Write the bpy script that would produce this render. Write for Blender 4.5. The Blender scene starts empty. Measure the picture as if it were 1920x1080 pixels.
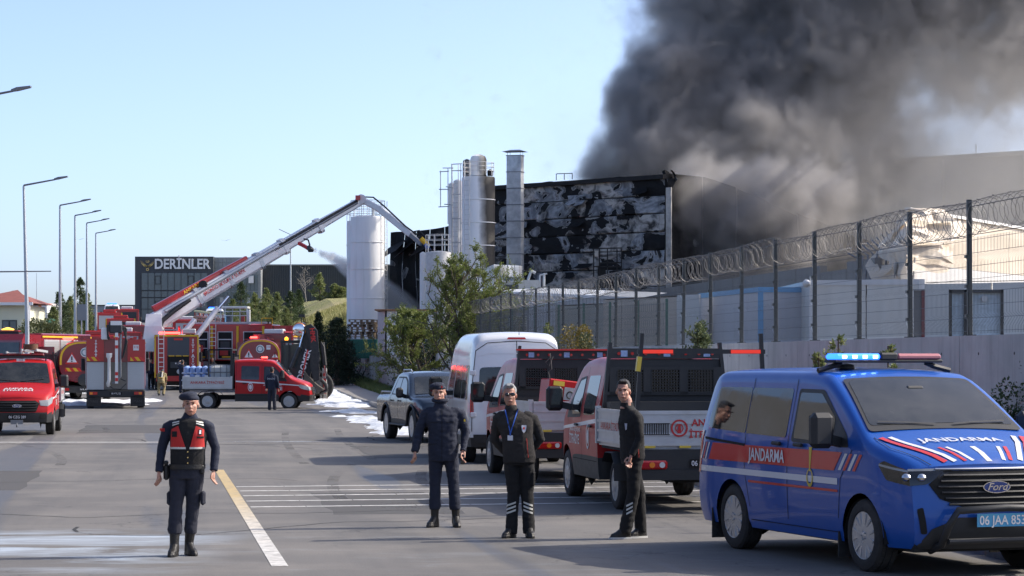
import bpy, bmesh, math, random
import numpy as np
from mathutils import Vector, Matrix, Euler, noise as mnoise
from math import sin, cos, pi, radians, atan2, sqrt, hypot
SC = bpy.context.scene
COL = SC.collection
random.seed(7)
RNG = np.random.default_rng(7)
# ------------------------------------------------------------------ camera
F = 85 / 36 * 1920          # focal length in photo pixels
HZ = 677.0                  # horizon row
HC = 2.09                   # eye height
cam_d = bpy.data.cameras.new('camera')
cam_d.lens = 85; cam_d.sensor_width = 36
cam_d.shift_y = (HZ - 540) / 1920
cam_d.clip_start = 0.5; cam_d.clip_end = 6000
cam = bpy.data.objects.new('camera', cam_d)
cam.location = (0, 0, HC); cam.rotation_euler = (pi / 2, 0, 0)
COL.objects.link(cam); SC.camera = cam
# ------------------------------------------------------------------ light
SUN_DIR = Vector((0.87, 0.20, 0)).normalized()     # towards the sun, on the ground
SUN_EL = radians(38)
w = bpy.data.worlds.new('World'); SC.world = w; w.use_nodes = True
nt = w.node_tree
bg = nt.nodes['Background']
sky = nt.nodes.new('ShaderNodeTexSky'); sky.sky_type = 'NISHITA'; sky.sun_disc = False
sky.sun_elevation = SUN_EL
sky.sun_rotation = atan2(SUN_DIR.x, SUN_DIR.y)
sky.altitude = 900; sky.air_density = 0.5; sky.dust_density = 4.0; sky.ozone_density = 1.6
nt.links.new(sky.outputs[0], bg.inputs[0]); bg.inputs[1].default_value = 0.15
sd = bpy.data.lights.new('sun', 'SUN'); sd.energy = 2.4; sd.angle = radians(0.5); sd.color = (1, .92, .80)
sun = bpy.data.objects.new('sun', sd); COL.objects.link(sun)
v = Vector((SUN_DIR.x * cos(SUN_EL), SUN_DIR.y * cos(SUN_EL), sin(SUN_EL)))
sun.rotation_euler = v.to_track_quat('Z', 'Y').to_euler(); sun.location = (60, 20, 60)
SC.view_settings.view_transform = 'Standard'; SC.view_settings.look = 'None'
SC.view_settings.exposure = 1.18; SC.view_settings.gamma = 1
SC.view_settings.use_curve_mapping = False
SC.render.engine = 'CYCLES'
cy = SC.cycles
cy.use_denoising = True
cy.max_bounces = 6; cy.diffuse_bounces = 3; cy.glossy_bounces = 3; cy.transmission_bounces = 4
cy.transparent_max_bounces = 12; cy.volume_bounces = 1
cy.volume_step_rate = 1.0; cy.volume_max_steps = 256
cy.caustics_reflective = False; cy.caustics_refractive = False
def P(px, py, Y):
    """point seen at photo pixel (px, py) and Y metres in front of the camera"""
    return Vector(((px - 960) * Y / F, Y, HC + (HZ - py) * Y / F))
RS = -0.1374                # street direction: x falls by this per metre of y
RDIR = Vector((RS, 1, 0)).normalized()
def R(c, Y, z=0): return Vector((c + RS * Y, Y, z))
ROADROT = atan2(RS, 1)      # local +Y turned to run along the street is rot -ROADROT
def lerp(a, b, t): return a + (b - a) * t
_prof = [(-60, 0), (95, 0), (118, .12), (138, .42), (160, .9), (180, 1.7), (210, 2.9), (250, 4.5), (300, 6.2), (350, 7.6), (450, 9.3), (600, 9.8), (3000, 10)]
def zr(Y):
    for (a, za), (b, zb) in zip(_prof, _prof[1:]):
        if Y <= b:
            t = max(0, (Y - a) / (b - a)); return lerp(za, zb, t)
    return 10
# ------------------------------------------------------------------ scene graph helpers
def thing(name, label, cat, loc=(0, 0, 0), rz=0, group=None, kind=None):
    o = bpy.data.objects.new(name, None); COL.objects.link(o); o.empty_display_size = .3
    o.location = loc; o.rotation_euler = (0, 0, rz)
    return tag(o, label, cat, group, kind)
def tag(o, label=None, cat=None, group=None, kind=None):
    if label: o['label'] = label
    if cat: o['category'] = cat
    if group: o['group'] = group
    if kind: o['kind'] = kind
    return o
def kids(o): return [c for c in KIDS.get(o.name, [])]
KIDS = {}
def setp(o, parent):
    if parent is not None:
        o.parent = parent; KIDS.setdefault(parent.name, []).append(o)
def copy_tree(o, loc=None, rz=None, label=None, group=None, parent=None):
    c = o.copy(); COL.objects.link(c)
    if parent is not None: setp(c, parent)
    if loc is not None: c.location = loc
    if rz is not None: c.rotation_euler = (0, 0, rz)
    if label: c['label'] = label
    if group: c['group'] = group
    for k in list(kids(o)): copy_tree(k, parent=c)
    return c
class MB:
    """collects polygons, then links them as one mesh object"""
    def __init__(s): s.v = []; s.f = []; s.m = []; s.s = []
    def add(s, vs, fs, m=0, smooth=False, M=None):
        o = len(s.v)
        if M is not None: vs = [M @ Vector(p) for p in vs]
        s.v.extend([tuple(p) for p in vs])
        for f in fs: s.f.append([i + o for i in f]); s.m.append(m); s.s.append(smooth)
        return s
    def box(s, c, d, m=0, rz=0, bev=0, M=None):
        x, y, z = [k / 2 for k in d]
        if bev <= 0:
            vs = [(-x, -y, -z), (x, -y, -z), (x, y, -z), (-x, y, -z), (-x, -y, z), (x, -y, z), (x, y, z), (-x, y, z)]
            fs = [(0, 3, 2, 1), (4, 5, 6, 7), (0, 1, 5, 4), (1, 2, 6, 5), (2, 3, 7, 6), (3, 0, 4, 7)]
            sm = False
        else:
            b = min(bev, x * .95, y * .95, z * .95); vs = []; fs = []; sm = False
            idx = {}
            for sx in (-1, 1):
                for sy in (-1, 1):
                    for sz in (-1, 1):
                        for ax in range(3):
                            p = [sx * (x - b), sy * (y - b), sz * (z - b)]; p[ax] += (sx, sy, sz)[ax] * b
                            idx[(sx, sy, sz, ax)] = len(vs); vs.append(tuple(p))
            def q(*k): fs.append([idx[i] for i in k])
            for g in (-1, 1):
                r = (lambda l: l if g > 0 else l[::-1])
                q(*r([(g, -1, -1, 0), (g, 1, -1, 0), (g, 1, 1, 0), (g, -1, 1, 0)]))
                q(*r([(1, g, -1, 1), (-1, g, -1, 1), (-1, g, 1, 1), (1, g, 1, 1)]))
                q(*r([(-1, -1, g, 2), (1, -1, g, 2), (1, 1, g, 2), (-1, 1, g, 2)]))
            for a in (-1, 1):
                for c2 in (-1, 1):
                    t = (lambda l: l if a * c2 > 0 else l[::-1])
                    q(*t([(a, c2, -1, 0), (a, c2, -1, 1), (a, c2, 1, 1), (a, c2, 1, 0)]))
                    q(*t([(a, -1, c2, 2), (a, 1, c2, 2), (a, 1, c2, 0), (a, -1, c2, 0)]))
                    q(*t([(-1, a, c2, 1), (1, a, c2, 1), (1, a, c2, 2), (-1, a, c2, 2)]))
            for sx in (-1, 1):
                for sy in (-1, 1):
                    for sz in (-1, 1):
                        l = [(sx, sy, sz, 0), (sx, sy, sz, 1), (sx, sy, sz, 2)]
                        q(*(l if sx * sy * sz > 0 else l[::-1]))
        T = Matrix.Translation(Vector(c)) @ Matrix.Rotation(rz, 4, 'Z')
        if M is not None: T = M @ T
        return s.add(vs, fs, m, sm, T)
    def b2(s, x0, x1, y0, y1, z0, z1, m=0, bev=0, M=None):
        return s.box(((x0 + x1) / 2, (y0 + y1) / 2, (z0 + z1) / 2), (abs(x1 - x0), abs(y1 - y0), abs(z1 - z0)), m, 0, bev, M)
    def loft(s, rings, m=0, smooth=True, closed=True, caps=True, M=None):
        n = len(rings[0]); vs = [p for r in rings for p in r]; fs = []
        for i in range(len(rings) - 1):
            for j in range(n if closed else n - 1):
                k = (j + 1) % n
                fs.append((i * n + j, i * n + k, (i + 1) * n + k, (i + 1) * n + j))
        o = len(s.v); s.add(vs, fs, m, smooth, M)
        if caps and closed:
            s.f.append([o + j for j in range(n)][::-1]); s.m.append(m); s.s.append(False)
            s.f.append([o + (len(rings) - 1) * n + j for j in range(n)]); s.m.append(m); s.s.append(False)
        return s
    def tube(s, pts, r, n=8, m=0, caps=True, smooth=True, M=None, sq=None):
        pts = [Vector(p) for p in pts]; rings = []
        rr = r if isinstance(r, (list, tuple)) else [r] * len(pts)
        up = None
        for i, p in enumerate(pts):
            a = pts[max(i - 1, 0)]; b = pts[min(i + 1, len(pts) - 1)]
            t = (b - a)
            t = t.normalized() if t.length > 1e-9 else Vector((0, 0, 1))
            if up is None:
                up = Vector((0, 0, 1)) if abs(t.z) < .95 else Vector((1, 0, 0))
            x = t.cross(up)
            if x.length < 1e-6: x = t.orthogonal()
            x.normalize(); y = x.cross(t).normalized(); up = y
            q = sq or (1, 1)
            rings.append([p + (x * cos(2 * pi * j / n) * q[0] + y * sin(2 * pi * j / n) * q[1]) * rr[i] for j in range(n)])
        return s.loft(rings, m, smooth and n > 4, True, caps, M)
    def cyl(s, a, b, r, n=12, m=0, r2=None, caps=True, smooth=True, M=None):
        return s.tube([a, b], [r, r if r2 is None else r2], n, m, caps, smooth, M)
    def beam(s, a, b, w_, h, m=0, M=None):
        a = Vector(a); b = Vector(b); t = (b - a).normalized()
        up = Vector((0, 0, 1)) if abs(t.z) < .97 else Vector((0, 1, 0))
        x = t.cross(up).normalized() * w_ / 2; y = x.normalized().cross(t).normalized() * h / 2
        r = lambda p: [p - x - y, p + x - y, p + x + y, p - x + y]
        return s.loft([r(a), r(b)], m, False, True, True, M)
    def prism(s, poly, a0, a1, ax='y', m=0, M=None, smooth=False):
        """polygon in the plane across axis ax, extruded from a0 to a1"""
        def p3(p, t):
            if ax == 'y': return (p[0], t, p[1])
            if ax == 'x': return (t, p[0], p[1])
            return (p[0], p[1], t)
        return s.loft([[p3(p, a0) for p in poly], [p3(p, a1) for p in poly]], m, smooth, True, True, M)
    def lathe(s, prof, n=24, c=(0, 0, 0), ax='z', m=0, smooth=True, M=None):
        rings = []
        for r, z in prof:
            ring = []
            for j in range(n):
                a = 2 * pi * j / n; x, y = r * cos(a), r * sin(a)
                if ax == 'z': p = (c[0] + x, c[1] + y, c[2] + z)
                elif ax == 'y': p = (c[0] + x, c[1] + z, c[2] + y)
                else: p = (c[0] + z, c[1] + x, c[2] + y)
                ring.append(p)
            rings.append(ring)
        return s.loft(rings, m, smooth, True, True, M)
    def ball(s, c, r, n=12, k=8, m=0, M=None):
        r = (r, r, r) if not isinstance(r, (tuple, list)) else r
        rings = []
        for i in range(k + 1):
            a = -pi / 2 + pi * i / k; a = max(min(a, pi / 2 - .02), -pi / 2 + .02)
            rings.append([(c[0] + r[0] * cos(a) * cos(2 * pi * j / n), c[1] + r[1] * cos(a) * sin(2 * pi * j / n), c[2] + r[2] * sin(a)) for j in range(n)])
        return s.loft(rings, m, True, True, True, M)
    def quad(s, a, b, c, d, m=0): return s.add([a, b, c, d], [(0, 1, 2, 3)], m)
    def mesh(s, name, mats, sharp=35):
        me = bpy.data.meshes.new(name); me.from_pydata(s.v, [], s.f)
        mats = mats if isinstance(mats, (list, tuple)) else [mats]
        for k in mats: me.materials.append(k)
        if len(mats) > 1: me.polygons.foreach_set('material_index', s.m)
        me.polygons.foreach_set('use_smooth', s.s)
        me.validate(); me.update()
        bm = bmesh.new(); bm.from_mesh(me); bmesh.ops.recalc_face_normals(bm, faces=bm.faces); bm.to_mesh(me); bm.free()
        if any(s.s):
            try: me.set_sharp_from_angle(angle=radians(sharp))
            except Exception: pass
        return me
    def build(s, name, mats, parent=None, loc=None, rz=0, label=None, cat=None, group=None, kind=None, sharp=35):
        o = bpy.data.objects.new(name, s.mesh(name, mats, sharp)); COL.objects.link(o)
        if loc is not None: o.location = loc
        if rz: o.rotation_euler = (0, 0, rz)
        setp(o, parent)
        return tag(o, label, cat, group, kind)
def inst(name, me, parent=None, loc=(0, 0, 0), rot=(0, 0, 0), scale=None, **kw):
    o = bpy.data.objects.new(name, me); COL.objects.link(o); o.location = loc; o.rotation_euler = rot
    if scale is not None: o.scale = scale
    setp(o, parent); return tag(o, **kw)
def np_mesh(name, verts, faces_n, mats, smooth=False, mi=None):
    """verts (N,3), faces_n: (M,k) int array"""
    me = bpy.data.meshes.new(name)
    k = faces_n.shape[1]; M_ = faces_n.shape[0]
    me.vertices.add(len(verts)); me.vertices.foreach_set('co', np.asarray(verts, dtype=np.float32).ravel())
    me.loops.add(M_ * k); me.loops.foreach_set('vertex_index', faces_n.astype(np.int32).ravel())
    me.polygons.add(M_); me.polygons.foreach_set('loop_start', np.arange(0, M_ * k, k, dtype=np.int32))
    me.polygons.foreach_set('loop_total', np.full(M_, k, dtype=np.int32))
    for m in (mats if isinstance(mats, (list, tuple)) else [mats]): me.materials.append(m)
    if mi is not None: me.polygons.foreach_set('material_index', np.asarray(mi, dtype=np.int32))
    me.polygons.foreach_set('use_smooth', np.full(M_, smooth))
    me.update(); me.validate(); return me
# ------------------------------------------------------------------ materials
class NT:
    def __init__(s, m): s.t = m.node_tree; s.n = s.t.nodes; s.l = s.t.links
    def new(s, typ, **kw):
        n = s.n.new(typ)
        for k, v_ in kw.items():
            if k.startswith('i_'):
                key = k[2:]; key = int(key) if key.isdigit() else key
                s.put(n.inputs[key], v_)
            else: setattr(n, k, v_)
        return n
    def put(s, sock, v_):
        if isinstance(v_, bpy.types.NodeSocket): s.l.new(v_, sock)
        else: sock.default_value = v_
    def math(s, op, a, b=0.0, c=None, clamp=False):
        n = s.n.new('ShaderNodeMath'); n.operation = op; n.use_clamp = clamp
        s.put(n.inputs[0], a); s.put(n.inputs[1], b)
        if c is not None: s.put(n.inputs[2], c)
        return n.outputs[0]
    def noise(s, vec, scale, detail=3, rough=.55, dist=0.0, out=0):
        n = s.n.new('ShaderNodeTexNoise'); s.put(n.inputs['Vector'], vec); n.inputs['Scale'].default_value = scale
        n.inputs['Detail'].default_value = detail; n.inputs['Roughness'].default_value = rough
        n.inputs['Distortion'].default_value = dist
        return n.outputs[out]
    def ramp(s, fac, stops, interp='LINEAR'):
        n = s.n.new('ShaderNodeValToRGB'); n.color_ramp.interpolation = interp
        e = n.color_ramp.elements
        while len(e) < len(stops): e.new(.5)
        for k, (p, c) in zip(e, stops):
            k.position = p; k.color = (c, c, c, 1) if isinstance(c, (int, float)) else (*c, 1)
        s.put(n.inputs[0], fac); return n.outputs[0]
    def mix(s, fac, a, b, mode='MIX'):
        n = s.n.new('ShaderNodeMix'); n.data_type = 'RGBA'; n.blend_type = mode
        s.put(n.inputs[0], fac)
        for i, q in ((6, a), (7, b)):
            s.put(n.inputs[i], (*q, 1) if isinstance(q, tuple) and len(q) == 3 else q)
        return n.outputs[2]
    def coord(s, which='Object', scale=None, rot=None, loc=None):
        n = s.n.new('ShaderNodeTexCoord'); o = n.outputs[which]
        if scale or rot or loc:
            m = s.n.new('ShaderNodeMapping'); s.l.new(o, m.inputs[0])
            if scale: m.inputs['Scale'].default_value = scale
            if rot: m.inputs['Rotation'].default_value = rot
            if loc: m.inputs['Location'].default_value = loc
            o = m.outputs[0]
        return o
    def pos(s): return s.n.new('ShaderNodeNewGeometry').outputs['Position']
    def bump(s, h, strength=.3, dist=.01):
        n = s.n.new('ShaderNodeBump'); n.inputs['Strength'].default_value = strength; n.inputs['Distance'].default_value = dist
        s.put(n.inputs['Height'], h); s.l.new(n.outputs[0], s.bsdf.inputs['Normal']); return n
def newmat(name):
    m = bpy.data.materials.new(name); m.use_nodes = True; t = NT(m); t.bsdf = t.n['Principled BSDF']; return m, t
def mat(name, col, rough=.6, metal=0.0, var=.12, scale=3.0, bump=0.0, bscale=30.0, coat=0.0, dirt=0.0, dirtcol=(.12, .10, .08), spec=.5, world=False):
    m, t = newmat(name); b = t.bsdf
    co = t.pos() if world else t.coord('Object')
    nz = t.noise(co, scale, 4, .6)
    k = t.math('MULTIPLY_ADD', nz, var * 2, 1 - var)
    c = t.mix(1.0, col, t.ramp(k, [(0, 0.0), (1, 1.0)]), 'MULTIPLY') if False else None
    hs = t.new('ShaderNodeHueSaturation', i_Color=(*col, 1)); t.put(hs.inputs['Value'], k); c = hs.outputs[0]
    if dirt > 0:
        d = t.noise(co, scale * 2.3, 6, .65)
        fac = t.math('MULTIPLY', t.ramp(d, [(.42, 0.0), (.72, 1.0)]), dirt)
        c = t.mix(fac, c, dirtcol)
    t.put(b.inputs['Base Color'], c)
    r = t.math('MULTIPLY_ADD', t.noise(co, scale * 3.1, 3), .18, max(rough - .09, 0.02), clamp=True)
    t.put(b.inputs['Roughness'], r)
    b.inputs['Metallic'].default_value = metal
    b.inputs['Specular IOR Level'].default_value = spec
    if coat: b.inputs['Coat Weight'].default_value = coat; b.inputs['Coat Roughness'].default_value = .04
    if bump: t.bump(t.noise(co, bscale, 4), bump, .02)
    return m
def emit(name, col, strength, base=None):
    m, t = newmat(name); t.bsdf.inputs['Base Color'].default_value = (*(base or col), 1)
    t.bsdf.inputs['Emission Color'].default_value = (*col, 1); t.bsdf.inputs['Emission Strength'].default_value = strength
    return m
def glass(name, col=(.02, .025, .03), rough=.03, alpha_mix=0.0):
    """dark vehicle or window glass: glossy skin over a part-transparent tint"""
    m, t = newmat(name); b = t.bsdf; o = t.pos(); dn = t.noise(o, 2.2, 5, .65)
    t.put(b.inputs['Base Color'], t.mix(t.ramp(dn, [(.4, 0), (.75, .5)]), col, (.085, .085, .08))); t.put(b.inputs['Roughness'], t.math('MULTIPLY_ADD', t.ramp(dn, [(.45, 0), (.8, 1)]), .12, rough))
    b.inputs['Specular IOR Level'].default_value = .7
    if alpha_mix:
        tr = t.new('ShaderNodeBsdfTransparent'); tr.inputs[0].default_value = (.55, .6, .6, 1)
        mx = t.new('ShaderNodeMixShader'); fr = t.new('ShaderNodeFresnel'); fr.inputs[0].default_value = 1.5
        f2 = t.math('ADD', fr.outputs[0], 1 - alpha_mix, clamp=True)
        t.put(mx.inputs[0], f2); t.put(mx.inputs[1], tr.outputs[0]); t.put(mx.inputs[2], b.outputs[0])
        t.l.new(mx.outputs[0], t.n['Material Output'].inputs[0])
    return m
WORK = bpy.data.scenes.new('workbench')     # an empty side scene in which lettering and clothes are evaluated quickly
def evaluated_mesh(o):
    WORK.collection.objects.link(o); vl = WORK.view_layers[0]; vl.update()
    me = bpy.data.meshes.new_from_object(o.evaluated_get(vl.depsgraph)); bpy.data.objects.remove(o); return me
_txt_cache = {}
def text_mesh(txt, size=1.0, bold=0.0, extrude=0.0, shear=0.0, space=1.0, align='CENTER', xs=1.0, res=3):
    """(verts (N,3), faces) of a line of lettering in the xy plane"""
    key = (txt, size, bold, extrude, shear, space, align, xs, res)
    if key in _txt_cache: return _txt_cache[key]
    cu = bpy.data.curves.new('lettering', 'FONT'); cu.body = txt; cu.size = size; cu.offset = bold * size
    cu.extrude = extrude; cu.shear = shear; cu.space_character = space; cu.align_x = align; cu.align_y = 'CENTER'; cu.resolution_u = res
    o = bpy.data.objects.new('lettering', cu); me = evaluated_mesh(o)
    vs = [(v_.co.x * xs, v_.co.y, v_.co.z) for v_ in me.vertices]; fs = [list(p.vertices) for p in me.polygons]
    bpy.data.curves.remove(cu); bpy.data.meshes.remove(me)
    _txt_cache[key] = (vs, fs); return vs, fs
def lettering(txt, size, M, m, parent, name='lettering', **kw):
    """flat or raised letters; M maps the text plane into the parent's space"""
    vs, fs = text_mesh(txt, size, **kw)
    b = MB(); b.add([M @ Vector(p) for p in vs], fs)
    me = bpy.data.meshes.new(name); me.from_pydata(b.v, [], b.f); me.materials.append(m)
    return inst(name, me, parent)
def frame(o, x, y):
    """matrix from the text plane: origin o, x along x, y along y"""
    x = Vector(x).normalized(); y = Vector(y).normalized(); z = x.cross(y).normalized()
    M = Matrix((x, y, z)).transposed().to_4x4(); M.translation = Vector(o); return M
# ================================================================== setting
def asphalt_mat():
    m, t = newmat('asphalt'); b = t.bsdf
    p = t.pos()
    # along-street streaks: coordinates turned with the street and squeezed lengthwise
    mp = t.new('ShaderNodeMapping', i_0=p); mp.inputs['Rotation'].default_value = (0, 0, ROADROT);
    st = t.new('ShaderNodeMapping', i_0=mp.outputs[0]); st.inputs['Scale'].default_value = (1, .05, 1)
    big = t.noise(p, .09, 4, .6); mid = t.noise(p, .5, 5, .65); fine = t.noise(p, 55, 2, .7); stv = t.noise(st.outputs[0], .9, 4, .6)
    c = t.ramp(big, [(.3, (.108, .101, .094)), (.5, (.134, .126, .116)), (.7, (.160, .149, .136))])
    c = t.mix(t.math('MULTIPLY', t.ramp(stv, [(.44, 0), (.60, 1)]), .65), c, (.092, .089, .086))
    c = t.mix(t.math('MULTIPLY', t.ramp(mid, [(.48, 0), (.66, 1)]), .55), c, (.195, .180, .162))
    # damp streaks
    damp = t.math('MULTIPLY', t.ramp(t.noise(st.outputs[0], .35, 3, .5, 1.2), [(.53, 0), (.57, 1)]), .6)
    c = t.mix(damp, c, (.075, .073, .072))
    # aggregate speckle
    sp = t.math('MULTIPLY_ADD', fine, 1.0, .5)
    hs = t.new('ShaderNodeHueSaturation', i_Color=c); t.put(hs.inputs['Value'], sp); c = hs.outputs[0]
    # sealed cracks
    vo = t.new('ShaderNodeTexVoronoi', feature='DISTANCE_TO_EDGE', i_Scale=.3)
    wp = t.new('ShaderNodeVectorMath', operation='ADD'); t.put(wp.inputs[0], p)
    nv = t.new('ShaderNodeTexNoise', i_Vector=p, i_Scale=.8, i_Detail=5.0); vm = t.new('ShaderNodeVectorMath', operation='SCALE', i_0=nv.outputs[1]); vm.inputs[3].default_value = 2.6
    t.l.new(vm.outputs[0], wp.inputs[1]); t.l.new(wp.outputs[0], vo.inputs['Vector'])
    crack = t.math('MULTIPLY', t.ramp(vo.outputs[0], [(.0, 1), (.009, 0)]), t.ramp(t.noise(p, .12, 2), [(.44, 0), (.55, 1)]))
    c = t.mix(t.math('MULTIPLY', crack, .7), c, (.04, .04, .04))
    # dried bluish-white suds film in the near left lane
    sx = t.new('ShaderNodeSeparateXYZ', i_0=p)
    def band(s_, a, b_, w_):
        lo = t.math('DIVIDE', t.math('SUBTRACT', s_, a - w_), w_, clamp=True); hi = t.math('DIVIDE', t.math('SUBTRACT', b_ + w_, s_), w_, clamp=True)
        return t.math('MULTIPLY', lo, hi)
    fz = t.math('MULTIPLY', band(sx.outputs[1], 24.6, 29.2, 1.2), band(sx.outputs[0], -12, -4.2, 1.2))
    stp = t.new('ShaderNodeMapping', i_0=p); stp.inputs['Scale'].default_value = (.3, .85, 1)
    film = t.math('MULTIPLY', fz, t.ramp(t.noise(stp.outputs[0], 1.1, 7, .7, .8), [(.44, 0), (.66, 1)]))
    fz2 = t.math('MULTIPLY', band(sx.outputs[1], 22.5, 29.0, 2.0), band(sx.outputs[0], -3.5, 2.6, 1.5))
    film2 = t.math('MULTIPLY', fz2, t.ramp(t.noise(stp.outputs[0], 1.9, 7, .72, .5), [(.54, 0), (.85, .3)]))
    film = t.math('MULTIPLY', t.math('MAXIMUM', film, film2), .85)
    c = t.mix(film, c, (.40, .47, .55))
    t.put(b.inputs['Base Color'], c)
    rr = t.math('SUBTRACT', t.math('MULTIPLY_ADD', mid, .2, .72), t.math('MULTIPLY', damp, .45)); t.put(b.inputs['Roughness'], rr)
    t.bump(t.math('ADD', fine, t.math('MULTIPLY', crack, -1.5)), .35, .006)
    return m
M_ASPH = asphalt_mat()
M_PAVE = mat('paving', (.27, .255, .235), .8, var=.2, scale=.8, bump=.2, bscale=14, world=True, dirt=.4, dirtcol=(.16, .14, .12))
M_KERB = mat('kerb stone', (.30, .29, .27), .75, var=.2, scale=2, bump=.2, world=True, dirt=.3)
M_SOIL = mat('soil', (.11, .09, .065), .95, var=.3, scale=1.2, bump=.6, bscale=9, world=True)
M_WHITEPAINT = mat('worn road paint', (.62, .61, .58), .7, var=.2, scale=3, world=True, dirt=.75, dirtcol=(.17, .16, .15))
M_YELLOWPAINT = mat('worn yellow paint', (.52, .36, .13), .7, var=.2, scale=3, world=True, dirt=.6, dirtcol=(.2, .17, .14))
def grass_mat(name, a, b_):
    m, t = newmat(name); p = t.pos()
    c = t.ramp(t.noise(p, .16, 5, .65), [(.35, a), (.65, b_)])
    hs = t.new('ShaderNodeHueSaturation', i_Color=c); t.put(hs.inputs['Value'], t.math('MULTIPLY_ADD', t.noise(p, 3, 6, .8), 1.0, .5))
    t.put(t.bsdf.inputs['Base Color'], hs.outputs[0]); t.bsdf.inputs['Roughness'].default_value = .95
    t.bump(t.noise(p, 5, 6, .8), 1.0, .25); return m
M_GRASS = grass_mat('hill grass', (.24, .26, .07), (.38, .33, .15))
def strip(name, c0, c1, Ys, z0, m, kind='structure', zf=zr):
    b = MB(); vs = []; fs = []
    n = 8
    for Y in Ys:
        for i in range(n + 1):
            c = lerp(c0, c1, i / n); vs.append(R(c, Y, zf(Y) + z0))
    for k in range(len(Ys) - 1):
        for i in range(n): a = k * (n + 1) + i; fs.append((a, a + 1, a + n + 2, a + n + 1))
    b.add(vs, fs); return b.build(name, m, kind=kind)
CL, CR, CW = -6.8, 8.65, 11.8
YS = list(range(-40, 90, 10)) + list(range(90, 360, 8)) + [380, 420, 470, 560, 700]
YS2 = YS + [1000, 1600, 2600, 4000]
strip('road', CL, CR, YS, 0, M_ASPH)
strip('ground', -1500, 1500, YS2, -.06, M_SOIL)
strip('pavement', CR + .18, CW + 1.0, [y for y in YS if y < 300], .13, M_PAVE)
strip('pavement', CL - 3.4, CL - .18, YS, .13, M_PAVE)
# kerb stones, one by one where the photo could show them
kb = MB().box((0, .49, .035), (.17, .975, .27), bev=.015).mesh('kerb_stone', M_KERB)
kr = thing('kerb', 'pale concrete kerb along the right edge of the street', 'kerb', R(CR, 0)); kl = thing('kerb', 'concrete kerb along the left pavement of the street', 'kerb', R(CL, 0))
for parent, c in ((kr, CR + .09), (kl, CL - .09)):
    for i in range(24, 170):
        p = R(c, i * 1.0, zr(i)); o = inst('kerb_stone', kb, parent, p - parent.location, (0, 0, -ROADROT))
# ground behind the retaining wall, rising into the grass hill
def zplat(x, Y):
    c = x - RS * Y
    c += 2.6 * min(max((Y - 168) / 10, 0), 1)
    t = min(max((Y - 158) / 42, 0), 1); t = t * t * (3 - 2 * t)
    h = lerp(2.3, 7.4, t) + (.5 * sin(c * .25 + Y * .05) + .35 * sin(Y * .13 + c * .1)) * t
    h += max(0, (Y - 203)) * .018
    edge = min(max((c - 11.9) / (1.0 if Y < 160 else 8.0), 0), 1)
    return lerp(min(zr(Y), h) + .05, h, edge ** .8) if Y > 165 else h
b = MB(); vs = []; fs = []
cs = [11.93, 12.4, 13.5, 15, 17, 20, 24, 30, 38, 50, 70, 100, 160, 300]; ys = list(range(20, 160, 12)) + list(range(160, 300, 5)) + [330, 380, 450, 550]
for Y in ys:
    for c in cs: q = R(c - 2.6 * min(max((Y - 168) / 10, 0), 1), Y); q.z = zplat(q.x, Y); vs.append(q)
n = len(cs)
for k in range(len(ys) - 1):
    for i in range(n - 1): a = k * n + i; fs.append((a, a + 1, a + n + 1, a + n))
for f in fs: b.add([vs[i] for i in f], [(0, 1, 2, 3)], 0 if vs[f[0]].y < 155 else 1, True)
b.build('hillside', [M_SOIL, M_GRASS], kind='structure')
# ---- road markings (sheets a few mm above the road)
def mark(name, quads, m):
    b = MB()
    for q in quads: b.add(q, [(0, 1, 2, 3)])
    return b.build(name, m, kind='structure')
def along(c, y0, y1, w_, z=.004): return [R(c - w_ / 2, y0, zr(y0) + z), R(c + w_ / 2, y0, zr(y0) + z), R(c + w_ / 2, y1, zr(y1) + z), R(c - w_ / 2, y1, zr(y1) + z)]
M_LINE, t_ = newmat('worn centre line paint'); p_ = t_.pos(); sx_ = t_.new('ShaderNodeSeparateXYZ', i_0=p_)
c_ = t_.mix(t_.ramp(t_.math('DIVIDE', t_.math('ADD', sx_.outputs[1], t_.math('MULTIPLY', t_.noise(p_, .7, 4), 6.0)), 50.0), [(.62, 0), (.82, 1)]), (.60, .585, .55), (.50, .37, .17))
t_.put(t_.bsdf.inputs['Base Color'], t_.mix(t_.math('MULTIPLY', t_.ramp(t_.noise(p_, 5, 7, .75), [(.44, 0), (.66, 1)]), .8), c_, (.19, .18, .165))); t_.bsdf.inputs['Roughness'].default_value = .75
la, lb = Vector((-2.36, 24.6, .004)), Vector((-5.62, 46.4, .004)); ln = Vector(((lb - la).y, -(lb - la).x, 0)).normalized() * .085
mark('centre_line', [[lerp(la, lb, i / 8) - ln, lerp(la, lb, i / 8) + ln, lerp(la, lb, (i + 1) / 8) + ln, lerp(la, lb, (i + 1) / 8) - ln] for i in range(8)], M_LINE)
for k, (px, py) in enumerate([(443, 913), (450, 921), (456, 930), (462, 940), (470, 951)]):
    D = F * HC / (py - HZ); p0 = Vector(((px - 960) * D / F, D, .004)); dr = Vector((1, .20, 0)).normalized(); n_ = Vector((-dr.y, dr.x, 0)) * .085
    p1 = p0 + dr * 9.6
    mark('rumble_line', [[lerp(p0, p1, i / 12) - n_, lerp(p0, p1, (i + 1) / 12 - .0015) - n_, lerp(p0, p1, (i + 1) / 12 - .0015) + n_, lerp(p0, p1, i / 12) + n_] for i in range(12)], M_WHITEPAINT)
D = F * HC / (829 - HZ)
mark('stop_line', [[R(CL + .4 + i * 1.5, D - .3, .004), R(CL + 1.9 + i * 1.5, D - .3, .004), R(CL + 1.9 + i * 1.5, D + .05, .004), R(CL + .4 + i * 1.5, D + .05, .004)] for i in range(4)], M_WHITEPAINT)
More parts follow.
